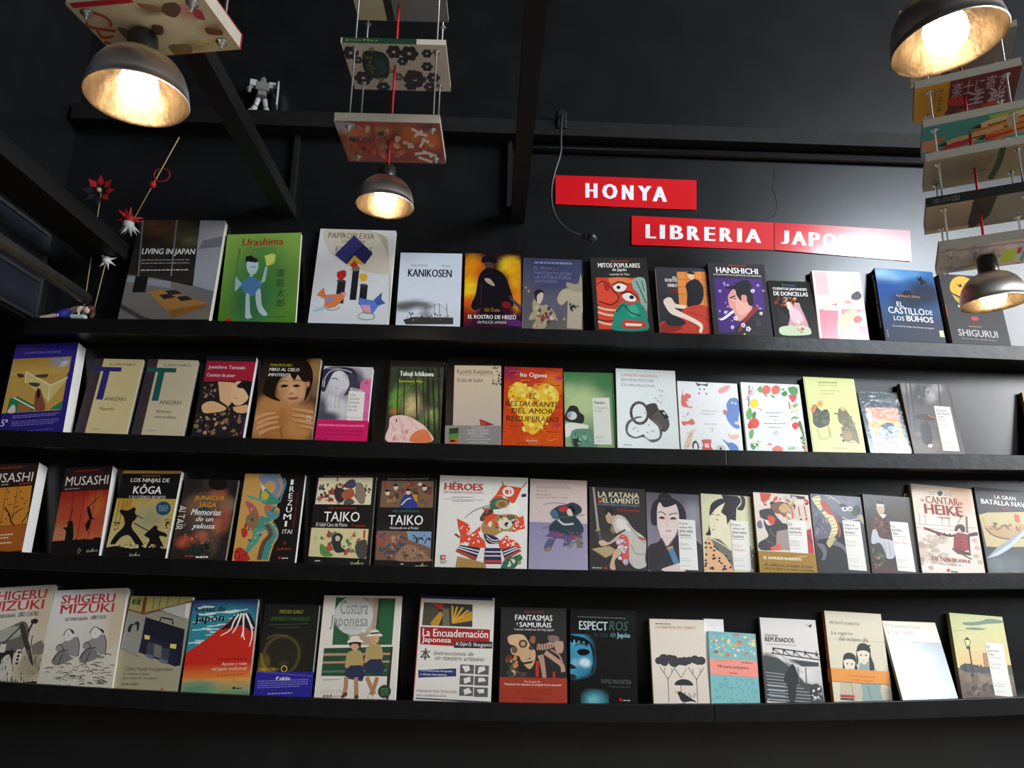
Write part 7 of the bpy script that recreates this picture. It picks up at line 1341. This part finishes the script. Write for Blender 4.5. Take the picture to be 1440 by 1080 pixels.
# ------------------------------------------------------------------ pendant lamps hung under strings of books
def hanging_book(root, x, y, z, yaw, w, d, t, fn, quad, sc, pages='old_pages', spine_near=False, over=0):
    """a book lying flat on the rods; origin at its near left lower corner"""
    m = MB(); bt = .0006; sc = lin(sc)
    m.box(0, w, 0, d, 0, bt, sc); m.box(0, w, 0, d, t - bt, t, sc)
    if spine_near: m.box(0, w, -.0008, 0, 0, t, sc)
    else: m.box(0, w, d, d + .0008, 0, t, sc)
    a = Art(m, w, d, 1, quad, lambda px, pz, dd: (px, d - pz, -dd)); fn(a)
    if spine_near == 2:
        m.box(.004, w * .72, -.0012, -.0008, 0, t, lin('1c3a2c')); vs, fs = glyphs('スーパーフラット'); k = len(m.v)
        for gx, gy in vs: m.v.append((.01 + .075 * gx, -.0014, t * (.25 + .5 * gy)))
        for f in fs: m.face([k + i for i in f], lin('b0b83a'))
    if spine_near == 3:
        vs, fs = glyphs('本の国'); k = len(m.v)
        for gx, gy in vs: m.v.append((.012 + .05 * gx, -.001, t * (.2 + .6 * gy)))
        for f in fs: m.face([k + i for i in f], lin('6a6458'))
    o = m.build('hanging_book', M['print'], root, (x, y, z), (0, 0, yaw), color=True)
    p = MB(); p.box(.001, w - .001, .0008 if spine_near else -.0002, d - .0008, bt + .0001, t - bt - .0001); p.build('page_block', M[pages], o)
    return o
def lamp(label, rim, R, tilt, neck, cable_top, rods, books, cable=True):
    """thing at the rim centre; rods: world x,y of the four threaded rods and their lower end"""
    root = thing('pendant_lamp', label, 'lamp', rim, group='metal pendant lamps')
    rt = (0, tilt[0], 0) if len(tilt) == 1 else (tilt[1], tilt[0], 0)
    T = Matrix.Rotation(rt[0], 4, 'X') @ Matrix.Rotation(rt[1], 4, 'Y')
    k = R / .062
    prof = [(.062, 0), (.0615, .008), (.0595, .020), (.055, .034), (.047, .047), (.036, .057), (.024, .063), (.017, .065)]
    s = MB(); s.lathe([(.0632 * k, -.0015 * k), (.064 * k, .0005 * k)] + [((r + .0012) * k, (z + .0012) * k) for r, z in prof], 48); s.build('lamp_shade', M['steel'], root, rot=rt)
    s = MB(); s.lathe([(.0632 * k, -.0015 * k)] + [(r * k, z * k) for r, z in prof], 48); s.build('reflector', M['inner'], root, rot=rt)
    s = MB(); h0, h1 = .058 * k, neck
    s.lathe([(.0001, h0), (.019 * k, h0), (.020 * k, .07 * k), (.0185 * k, h1 - .004), (.015 * k, h1), (.0001, h1)], 24); s.build('lamp_socket', M['black'], root, rot=rt)
    s = MB(); s.lathe([(.0001, -.010 * k), (.010 * k, -.008 * k), (.019 * k, -.001 * k), (.0245 * k, .012 * k), (.024 * k, .026 * k), (.019 * k, .040 * k), (.0135 * k, .050 * k), (.012 * k, .058 * k)], 24); s.build('bulb', M['bulb'], root, rot=rt)
    rx, ry, rz = rim; top = T @ Vector((0, 0, neck - .002))
    s = MB(); s.tube([tuple(top), (cable_top[0] - rx, cable_top[1] - ry, cable_top[2] - rz), (cable_top[0] - rx, cable_top[1] - ry, 4.4 - rz)], .0028, 8); s.build('cable', M['red_cable'], root)
    zb = rods[0]
    for px, py in rods[1]:
        s = MB(); s.tube([(px - rx, py - ry, zb - .012 - rz), (px - rx, py - ry, 4.4 - rz)], .0021, 8); ro = s.build('threaded_rod', M['zinc'], root)
        for bz in rods[2]:
            n = MB(); n.lathe([(.0001, bz - .0055 - rz), (.0046, bz - .0055 - rz), (.0046, bz - .0015 - rz), (.0085, bz - .0015 - rz), (.0085, bz - .0004 - rz), (.0001, bz - .0004 - rz)], 8, mtx=Matrix.Translation((px - rx, py - ry, 0)))
            n.build('nut', M['zinc'], ro)
    for b in books:
        x, y, z = b[0]; hanging_book(root, x - rx, y - ry, z - rz, *b[1:])
    return root

def art_spain(a):
    a.G(172, 180, 1118, 540, 24, 12, '9a4a34', 'a8442e', [(250, 220, 80, 60, 'b0aeb4', .9), (330, 260, 50, 40, 'd8b07a', .8), (420, 280, 70, 40, 'c8706a', .8), (400, 330, 120, 20, '4a3028', .7), (520, 240, 60, 40, 'a83a2c', .7), (620, 260, 60, 40, 'a8906a', .6), (700, 300, 50, 40, '2f3434', .8), (840, 290, 80, 60, 'cf6a1c', .8), (1000, 330, 70, 70, 'dd7a1c', .8), (300, 400, 60, 80, 'c8863a', .6), (420, 420, 120, 60, 'b83a34', .7), (560, 400, 100, 40, 'c88a5a', .6), (700, 480, 120, 40, '8a3030', .7), (960, 220, 60, 20, '2c3068', .7), (1050, 480, 60, 40, '4a3a54', .6), (300, 490, 60, 30, 'b8803a', .8)], .16); a.K(260, 210, 800, 520, 46, ['c83a2a', 'e0904a', '8a2a24', 'd8b48a', 'e8622a', '4a2a24', 'd86a5a', 'b8862c'], 14, 44, 6)
    for p in ([(830, 235), (890, 270), (920, 265)], [(920, 250), (850, 300)], [(885, 275), (960, 290)], [(895, 390), (930, 330), (915, 315)], [(925, 320), (975, 350)], [(850, 450), (960, 440), (1040, 470)], [(960, 445), (920, 420)], [(880, 480), (1000, 525)], [(975, 460), (1000, 480)]): a.L(p, 24, 'e6dcd2', False)
    a.O(995, 373, 16, 11, 6, 'e6d8c0'); a.k += 1
    for i in range(3): a.R(790 + i * 18, 345 + i * 5, 804 + i * 18, 400, 'd8cfc8')
    a.S([(190, 200), (330, 195), (345, 225), (290, 240), (270, 270), (240, 240)], 'b8b6bc')
def art_flowers(a):
    a.bg('e0d6c8', 'dbd0c2')
    rd = random.Random(11)
    def flower(x, y, r, c):
        for q in range(6): a.E(x + r * .6 * math.cos(q * 1.047), y + r * .5 * math.sin(q * 1.047), r * .42, r * .36, c, n=8); a.k -= .9
        a.k = int(a.k) + 1
    for x, y, r, c in ((320, 440, 70, '2d2b36'), (380, 500, 40, '373640'), (690, 420, 70, '372020'), (760, 500, 46, '232537'), (820, 430, 80, '252621'), (970, 425, 46, '232522'), (970, 540, 52, '1f201d'), (420, 660, 80, '2f2021'), (590, 740, 60, '1f201d'), (840, 620, 60, '552d1b'), (860, 660, 100, '37201d'), (830, 720, 60, '2a2337'), (1020, 640, 60, '2c2323'), (990, 730, 56, '2d2021'), (720, 640, 46, '7a6a6a')): flower(x, y, r, c)
    a.S([(430, 430), (500, 415), (600, 430), (645, 500), (640, 620), (600, 660), (490, 655), (430, 590), (415, 500)], '182a1e'); a.S([(540, 490), (600, 500), (620, 580), (580, 620), (540, 570)], '1c4a48'); a.T('スーパー', 450, 455, 520, 620, 'a8a82c', vert=1)
    for x, y in ((500, 405), (660, 590), (570, 670)): flower(x, y, 24, '8a8a5a')
def art_cream(a):
    a.bg('b8b4ac', 'a8a6a2'); a.R(400, -200, 650, 140, 'd8d0a8'); a.R(650, -200, 720, 140, '1c1b1a'); a.R(720, -200, 1200, 155, '8a8886')
def art_left(a):
    a.bg('c8bc9a', 'cbbc96')
    a.G(150, 0, 1320, 420, 22, 12, 'd0c4a4', 'c8b88c', [(820, 50, 90, 40, '6a4a30', .8), (1130, 220, 70, 40, '8a5430', .8), (560, 220, 60, 50, '7a6438', .7), (750, 200, 40, 40, '5a4030', .8), (900, 340, 80, 50, '8a7a50', .7), (1080, 320, 60, 30, 'c8a860', .6), (1050, 80, 60, 60, 'b84a5a', .7), (620, 60, 60, 30, 'd8c89a', .6)], .08)
    for p in ([(320, 85), (400, 110), (440, 150), (430, 180)], [(260, 170), (330, 190), (420, 200), (470, 210)], [(340, 200), (370, 250), (450, 240)], [(380, 280), (440, 300), (480, 350)], [(280, 150), (250, 170)], [(540, 290), (560, 320)]): a.L(p, 20, 'c44a34')
    for p, c in (([(820, 10), (900, 0), (930, 50), (880, 110), (800, 70)], '5f3f28'), ([(640, 10), (760, 30), (800, 70), (700, 60)], '8a6a40'), ([(1080, 190), (1180, 215), (1180, 255), (1090, 240)], '7a4426'), ([(480, 180), (600, 220), (610, 275), (540, 265)], '7a6236'), ([(720, 165), (790, 175), (785, 235), (720, 225)], '54402c'), ([(820, 320), (960, 320), (975, 385), (880, 405)], '7c6a3c'), ([(1000, 40), (1060, 60), (1080, 130), (1020, 110)], 'b03a4a'), ([(980, 300), (1100, 320), (1060, 335)], 'c8a050')): a.S(p, c)
    a.R(150, -20, 620, 38, 'b8242e')
def art_red(a):
    a.bg('7a3038', '5a2a30'); a.P([(235, 375), (595, 325), (600, 660), (255, 745)], 'dca224'); a.R(200, 260, 620, 900, 'dca224'); a.S([(640, 460), (740, 430), (800, 460), (800, 530), (620, 540)], 'd83a2c'); a.G(600, 520, 1370, 680, 10, 5, '8a2c30', '2c2622', [(1080, 540, 90, 30, 'd8602a', .9), (850, 560, 80, 20, 'c8a87a', .6), (680, 560, 60, 20, '2a2624', .9)], .15)
    for i, ch in enumerate('満州'): a.T(ch, 1060 - i * 230, 340 + i * 40, 1250 - i * 230, 480 + i * 40, 'dcc4d4', vert=1, b=.03)
    a.T('楽士に寄す', 640, 260, 1240, 400, 'd8c0d0', vert=0); a.T('愛しき日々の跡', 490, 370, 545, 610, '3a2a10', vert=1); a.T('記憶の果て', 445, 380, 470, 520, '6a4a14', vert=1); a.D(270, 330, 420, 1, '7a5a1c', 6)
def art_pencil(a):
    a.bg('3f9a9c', '52a8a8'); a.P([(1000, 690), (1440, 600), (1440, 720), (1050, 760)], 'a8c85a')
    for i, (c1, tip, x, y) in enumerate((('e6d0a0', '2a2420', 820, 830), ('e0823a', '2a2420', 740, 920), ('d8bc90', '1c1a18', 480, 1020), ('e07a34', '2a2420', 900, 960))):
        a.P([(x, y), (x + 180, y - 90), (x + 700, y - 230), (x + 720, y - 120), (x + 220, y + 10)], c1); a.P([(x, y), (x + 110, y - 54), (x + 130, y + 0)], tip); a.L([(x + 190, y - 30), (x + 700, y - 160)], 18, '5a3a2a', False)
    a.S([(530, 1080), (620, 1000), (760, 960), (900, 980), (700, 1040), (600, 1060)], 'cf2440'); a.S([(1000, 940), (1100, 900), (1150, 930), (1050, 970)], 'cf2440'); a.P([(320, 960), (480, 930), (480, 1080), (330, 1080)], 'e0a078'); a.P([(455, 915), (590, 905), (500, 980)], 'e07a34'); a.S([(1200, 720), (1290, 690), (1330, 760), (1270, 830), (1210, 790)], 'c8a890')
def art_ivory(a):
    a.bg('b8a888', 'b4a284'); a.L([(1110, 60), (1110, 240), (1095, 350), (1060, 480)], 66, '3f5a44'); a.T('日本', 1000, 190, 1025, 275, '5a5446', vert=1); a.D(1190, 1370, 280, 5, '8a806c', 6, 24); a.L([(810, 395), (870, 390), (1000, 350)], 8, '6a5e48'); a.T('言葉', 440, 430, 475, 560, '6a604c', vert=1)
def art_dark(a):
    a.bg('8a8680', '7c7a76'); a.R(330, 650, 800, 1100, 'a89478', '8a7868'); a.P([(800, 640), (1030, 620), (1000, 860), (860, 1080), (780, 1080)], '26211e'); a.R(330, 1010, 800, 1100, 'b8a88a')
def art_pastel(a):
    a.bg('cbbcb0', 'd2ccc6')
    a.K(330, 240, 1100, 480, 60, ['d8ccd0', 'b8a4b4', 'c8b8a8', 'e0d8d8', '9a8ca0', 'd8c0c8', 'a89890'], 20, 60, 4); a.R(570, 390, 640, 450, 'd8c02a'); a.R(820, 290, 925, 400, 'b8c84a'); a.R(975, 250, 1070, 380, '6aa8a4'); a.R(1000, 205, 1070, 250, 'd87a4a'); a.R(930, 280, 960, 330, 'a84a7a'); a.P([(440, 450), (700, 380), (720, 400), (480, 470)], '9a90b0'); a.L([(330, 290), (960, 240)], 6, 'a88a9a', False)

lamp('aluminium pendant lamp hung below a string of books, beside the timber joist', (-.255, -.525, 2.24), .0635, (.02,), .098, (-.252, -.525, 2.46), (2.404, [(-.338, -.58), (-.150, -.58), (-.338, -.455), (-.150, -.455)], [2.404, 2.604, 2.772, 2.95]), [
    ((-.368, -.60, 2.404), -.02, .236, .172, .021, art_spain, [(172, 182), (1070, 190), (280, 520), (1115, 540)], '8a8078'),
    ((-.367, -.60, 2.604), -.02, .240, .172, .014, art_flowers, [(240, 360), (1135, 350), (345, 768), (1170, 772)], 'c4b8aa', 'old_pages', 2),
    ((-.362, -.62, 2.772), -.02, .225, .150, .014, art_cream, [(380, -200), (1180, -200), (420, 130), (1200, 155)], '8a8886'),
    ((-.365, -.60, 2.95), -.02, .230, .165, .012, art_cream, [(380, -200), (1180, -200), (420, 130), (1200, 155)], 'b8b4ac')])
ye = -.175
def rot2(ox, oy, yaw, pts): return [(ox + x * math.cos(yaw) - y * math.sin(yaw), oy + x * math.sin(yaw) + y * math.cos(yaw)) for x, y in pts]
lamp('large lit pendant lamp under a cream and red pocket book, nearest the left edge', (-.482, -1.2, 2.044), .063, (-.05,), .0995, (-.476, -1.2, 2.3), (2.146, rot2(-.566, -1.25, ye, [(.018, .018), (.167, .018), (.018, .092), (.167, .092)]), [2.146, 2.38]), [
    ((-.566, -1.25, 2.146), ye, .185, .110, .024, art_left, [(145, 40), (1060, -90), (480, 400), (1300, 382)], 'b02830'),
    ((-.560, -1.25, 2.38), ye, .185, .120, .016, art_cream, [(380, -200), (1180, -200), (420, 130), (1200, 155)], 'b8b4ac')])
lamp('large lit pendant lamp hung nearest the viewer, in front of the tall string of books', (.567, -1.29, 2.106), .0655, (-.11,), .105, (.556, -1.29, 2.30), (2.34, [(.50, -1.35), (.64, -1.35), (.50, -1.24), (.64, -1.24)], [2.34, 2.50]), [
    ((.475, -1.37, 2.34), 0, .190, .150, .014, art_cream, [(380, -200), (1180, -200), (420, 130), (1200, 155)], 'b8b4ac'),
    ((.475, -1.37, 2.50), 0, .190, .150, .012, art_flowers, [(240, 360), (1135, 350), (345, 768), (1170, 772)], 'c4b8aa')])
ya = -.49
rr = rot2(.925, -.65, ya, [(.028, .022), (.174, .022), (.028, .126), (.174, .126)])
cc = rot2(.925, -.65, ya, [(.1, .074)])[0]
lamp('lit pendant lamp at the foot of a tall string of books', (1.055, -.626, 2.012), .0625, (-.05,), .1035, (cc[0], cc[1], 2.3), (2.117, rr, [2.117, 2.215, 2.323, 2.406, 2.502, 2.60, 2.69]), [
    ((.934, -.65, 2.117), ya, .200, .148, .020, art_pastel, [(330, 270), (1150, 190), (310, 500), (1150, 400)], 'c8b49a'),
    ((.918, -.65, 2.215), ya, .205, .150, .021, art_dark, [(330, 735), (1440, 550), (320, 1080), (1440, 960)], '1a1817', 'old_pages', 3),
    ((.927, -.65, 2.323), ya, .204, .148, .019, art_ivory, [(330, 228), (1440, 70), (340, 590), (1440, 450)], 'a89878'),
    ((.931, -.65, 2.406), ya, .204, .148, .019, art_pencil, [(305, 800), (1440, 600), (330, 1180), (1440, 1000)], '7a6a5c'),
    ((.923, -.65, 2.502), ya, .202, .148, .020, art_red, [(205, 370), (1370, 150), (240, 760), (1360, 500)], '7a6a5c'),
    ((.927, -.65, 2.60), ya, .202, .148, .015, art_cream, [(380, -200), (1180, -200), (420, 130), (1200, 155)], 'c8a89a'),
    ((.908, -.65, 2.69), ya, .202, .148, .015, art_flowers, [(240, 360), (1135, 350), (345, 768), (1170, 772)], 'c4b8b4')])

# ------------------------------------------------------------------ small things
g = thing('gooseneck_lamp', 'black gooseneck lamp clamped to the timber beam, hanging beside the HONYA banner', 'lamp', (.2, .082, 2.847))
m = MB(); m.box(-.017, .017, -.032, .03, 0, .007); m.box(-.015, .015, -.040, -.031, -.03, .03); m.lathe([(.0001, .007), (.018, .007), (.019, .03), (.016, .052), (.0001, .054)], 20); m.build('clamp', M['black'], g, bevel=.002)
m = MB(); P0 = [(.2, .040, 2.86), (.196, .005, 2.835), (.192, -.022, 2.79), (.190, -.03, 2.74), (.189, -.03, 2.684), (.172, -.03, 2.62), (.162, -.03, 2.56), (.166, -.03, 2.50), (.186, -.03, 2.455), (.222, -.03, 2.424), (.262, -.03, 2.412)]
m.tube([(x - .2, y - .082, z - 2.847) for x, y, z in catmull(P0, 5, False)], .0042, 10); m.build('flexible_arm', M['rubber'], g)
m = MB(); m.ball((.082, -.112, -.440), (.017, .017, .0155), 20); m.tube([(.058, -.112, -.435), (.072, -.112, -.438)], [.008, .010], 12); m.build('lamp_head', M['black'], g)
# tube rail on the left
t = thing('tube_rail', 'dark metal tube rail running along the left bulkhead above the top ledge', 'rail', (-1.17, -.03, 2.172))
m = MB(); m.tube([(0, 0, 0), (0, -1.6, 0)], .0175, 20); m.build('tube', M['pipe'], t)
m = MB(); m.tube([(0, .012, 0), (0, -.002, 0)], [.016, .0195], 20); m.build('end_cap', M['black'], t)
for y in (-.9, -1.45): m = MB(); m.tube([(0, y, 0), (-.195, y, 0)], .007, 10); m.build('bracket', M['pipe'], t)
# doll lying at the left end of the top ledge
d = thing('doll', 'small doll in a blue skirt lying on the left end of the top ledge', 'doll', (-1.25, .034, 2.1175), group=None)
def lay(pts, r, mname, name, n=10): m = MB(); m.tube(catmull(pts, 4, False), r, n); return m.build(name, M[mname], d)
bm = MB(); bm.tube(catmull([(.008, -.012, .028), (.026, -.012, .034), (.044, -.012, .036), (.054, -.012, .034)], 3, False), [.008, .008, .009, .009, .010, .010, .011, .011, .006, .005], 10); bm.ball((.068, -.014, .033), (.014, .012, .013), 14)
bm.tube(catmull([(-.01, -.006, .020), (-.035, -.010, .014), (-.055, -.012, .008), (-.075, -.014, .004)], 3, False), [.0075, .0075, .007, .0065, .006, .0055, .005, .0045, .004, .0035], 8)
bm.tube(catmull([(-.006, -.024, .014), (-.025, -.026, .010), (-.042, -.028, .006), (-.058, -.03, .004)], 3, False), [.0075, .0075, .007, .0065, .006, .0055, .005, .0045, .004, .0035], 8)
bm.tube(catmull([(.040, -.022, .036), (.050, -.034, .024), (.058, -.038, .012)], 3, False), [.004, .004, .0035, .0035, .003, .003, .003], 6)
bm.build('body', M['skin'], d)
m = MB(); m.tube([(.020, -.013, .032), (.006, -.014, .024), (-.014, -.016, .016)], [.010, .014, .017], 14); m.build('skirt', M['blue'], d)
m = MB(); m.ball((.073, -.012, .036), (.0145, .0125, .014), 12); m.tube(catmull([(.08, -.014, .03), (.086, -.02, .018), (.084, -.024, .006)], 3, False), [.008, .008, .008, .007, .006, .005, .004], 8); m.build('hair', M['hair'], d)
m = MB(); m.box(.034, .078, -.044, -.026, 0, .012); cl = m.build('pale_cloth', M['pale_cloth'], None, (-1.25, .034, 2.1175), bevel=.004); tag(cl, 'small folded pale cloth under the doll on the top ledge', 'cloth')
# toy robot on the beam
r = thing('toy_robot', 'small grey toy robot figure standing on the timber beam', 'toy robot', (-.772, .08, 2.847), (0, 0, .25)); r.scale = (1.22, 1.22, 1.22)
def part(name, mt, shapes, bev=.0015):
    m = MB()
    for q in shapes:
        if len(q) == 6: m.box(*q)
        else: m.tube([q[0], q[1]], [q[2], q[3]], q[4])
    return m.build(name, M[mt], r, bevel=bev)
part('head', 'robot', [(-.007, .007, -.007, .007, .095, .108), (-.003, .003, -.009, -.006, .100, .104), (-.002, .002, -.002, .002, .108, .116)])
part('torso', 'robot', [(-.017, .017, -.010, .010, .070, .094), (-.011, .011, -.008, .008, .056, .070)])
part('hips', 'robot_dark', [(-.013, .013, -.008, .008, .046, .056)])
for s in (-1, 1):
    part('leg', 'robot_white', [((s * .008, 0, .048), (s * .013, -.002, .024), .0075, .0065, 8), ((s * .013, -.002, .022), (s * .020, -.003, .004), .0075, .0095, 8), (s * .020 - .009, s * .020 + .009, -.014, .009, 0, .006)])
    part('shoulder', 'robot_white', [(s * .024 - .009, s * .024 + .009, -.009, .009, .080, .098)])
part('arm', 'robot', [((-.028, 0, .082), (-.036, -.006, .066), .006, .006, 8), ((-.036, -.006, .066), (-.030, -.018, .056), .006, .0055, 8)])
part('arm', 'robot', [((.028, 0, .082), (.033, -.004, .064), .006, .006, 8), ((.033, -.004, .064), (.034, -.014, .052), .006, .0055, 8)])
part('shield', 'robot_white', [(.038, .042, -.026, .002, .024, .094)])
part('backpack', 'robot_dark', [(-.012, .012, .010, .019, .072, .098), (-.010, -.006, .012, .016, .098, .112)])
# paper ornaments on skewers at the left
def skewer(label, p0, p1, r=.0016):
    t = thing('paper_ornament', label, 'ornament', p0, group='paper ornaments on skewers')
    m = MB(); m.tube([(0, 0, 0), tuple(Vector(p1) - Vector(p0))], r, 7); m.build('skewer', M['stick'], t); return t, Vector(p0)
t, o = skewer('folded paper flower on a skewer rising from behind the tube rail', (-1.226, .075, 2.0995), (-1.222, .06, 2.545))
c = Vector((-1.222, .052, 2.548)) - o
for i in range(8):
    a = i * math.pi / 4; m = MB(); cx, cz = c.x + .029 * math.cos(a), c.z + .029 * math.sin(a)
    q = [(cx - .011 * math.sin(a), c.y - .004, cz + .011 * math.cos(a)), (cx + .021 * math.cos(a), c.y - .009, cz + .021 * math.sin(a)), (cx + .011 * math.sin(a), c.y - .004, cz - .011 * math.cos(a)), (cx - .012 * math.cos(a), c.y, cz - .012 * math.sin(a)), (cx, c.y + .006, cz)]
    m.v = q; m.face([0, 1, 2, 3]); m.face([1, 0, 4]); m.face([2, 1, 4]); m.face([3, 2, 4]); m.face([0, 3, 4]); m.build('petal', M['red_paper' if i in (0, 1, 2, 3, 7) else 'glass'], t)
m = MB(); m.ball(c + Vector((0, -.006, 0)), .008, 10); m.build('flower_centre', M['stick'], t)
def star(t, c, R, n, mt, name, lo=-90, hi=90):
    m = MB(); rd = random.Random(n)
    for i in range(n):
        a = math.radians(lo + (hi - lo) * (i + .5) / n); b = rd.uniform(-.9, .9)
        d_ = Vector((math.cos(a) * math.cos(b), -math.sin(b), math.sin(a) * math.cos(b))); m.tube([tuple(c), tuple(c + d_ * R)], [R * .26, .0004], 4)
    m.ball(c, R * .42, 10); m.build(name, M[mt], t)
t, o = skewer('white paper star on a short skewer leaning behind the tube rail', (-1.207, .085, 2.0995), (-1.172, .055, 2.318))
star(t, Vector((-1.170, .053, 2.322)) - o, .030, 7, 'white_paper', 'paper_star', 0, 360)
t, o = skewer('red and white paper star with a red bead on its skewer', (-1.104, .02, 2.405), (-.98, .0, 2.71))
star(t, Vector((-1.1035, .02, 2.440)) - o, .042, 9, 'red_paper', 'red_star', -20, 200); star(t, Vector((-1.1035, .02, 2.425)) - o, .040, 7, 'white_paper', 'white_star', 200, 340)
m = MB(); m.ball(Vector((-1.044, .010, 2.553)) - o, (.010, .010, .012), 12); m.build('bead', M['red_paper'], t)
m = MB(); cr = Vector((-1.020, .008, 2.585)) - o
m.tube([tuple(cr + Vector((.024 * math.cos(i * .35), 0, .022 * math.sin(i * .35)))) for i in range(19)], .0014, 6); m.build('wire_ring', M['red_paper'], t)
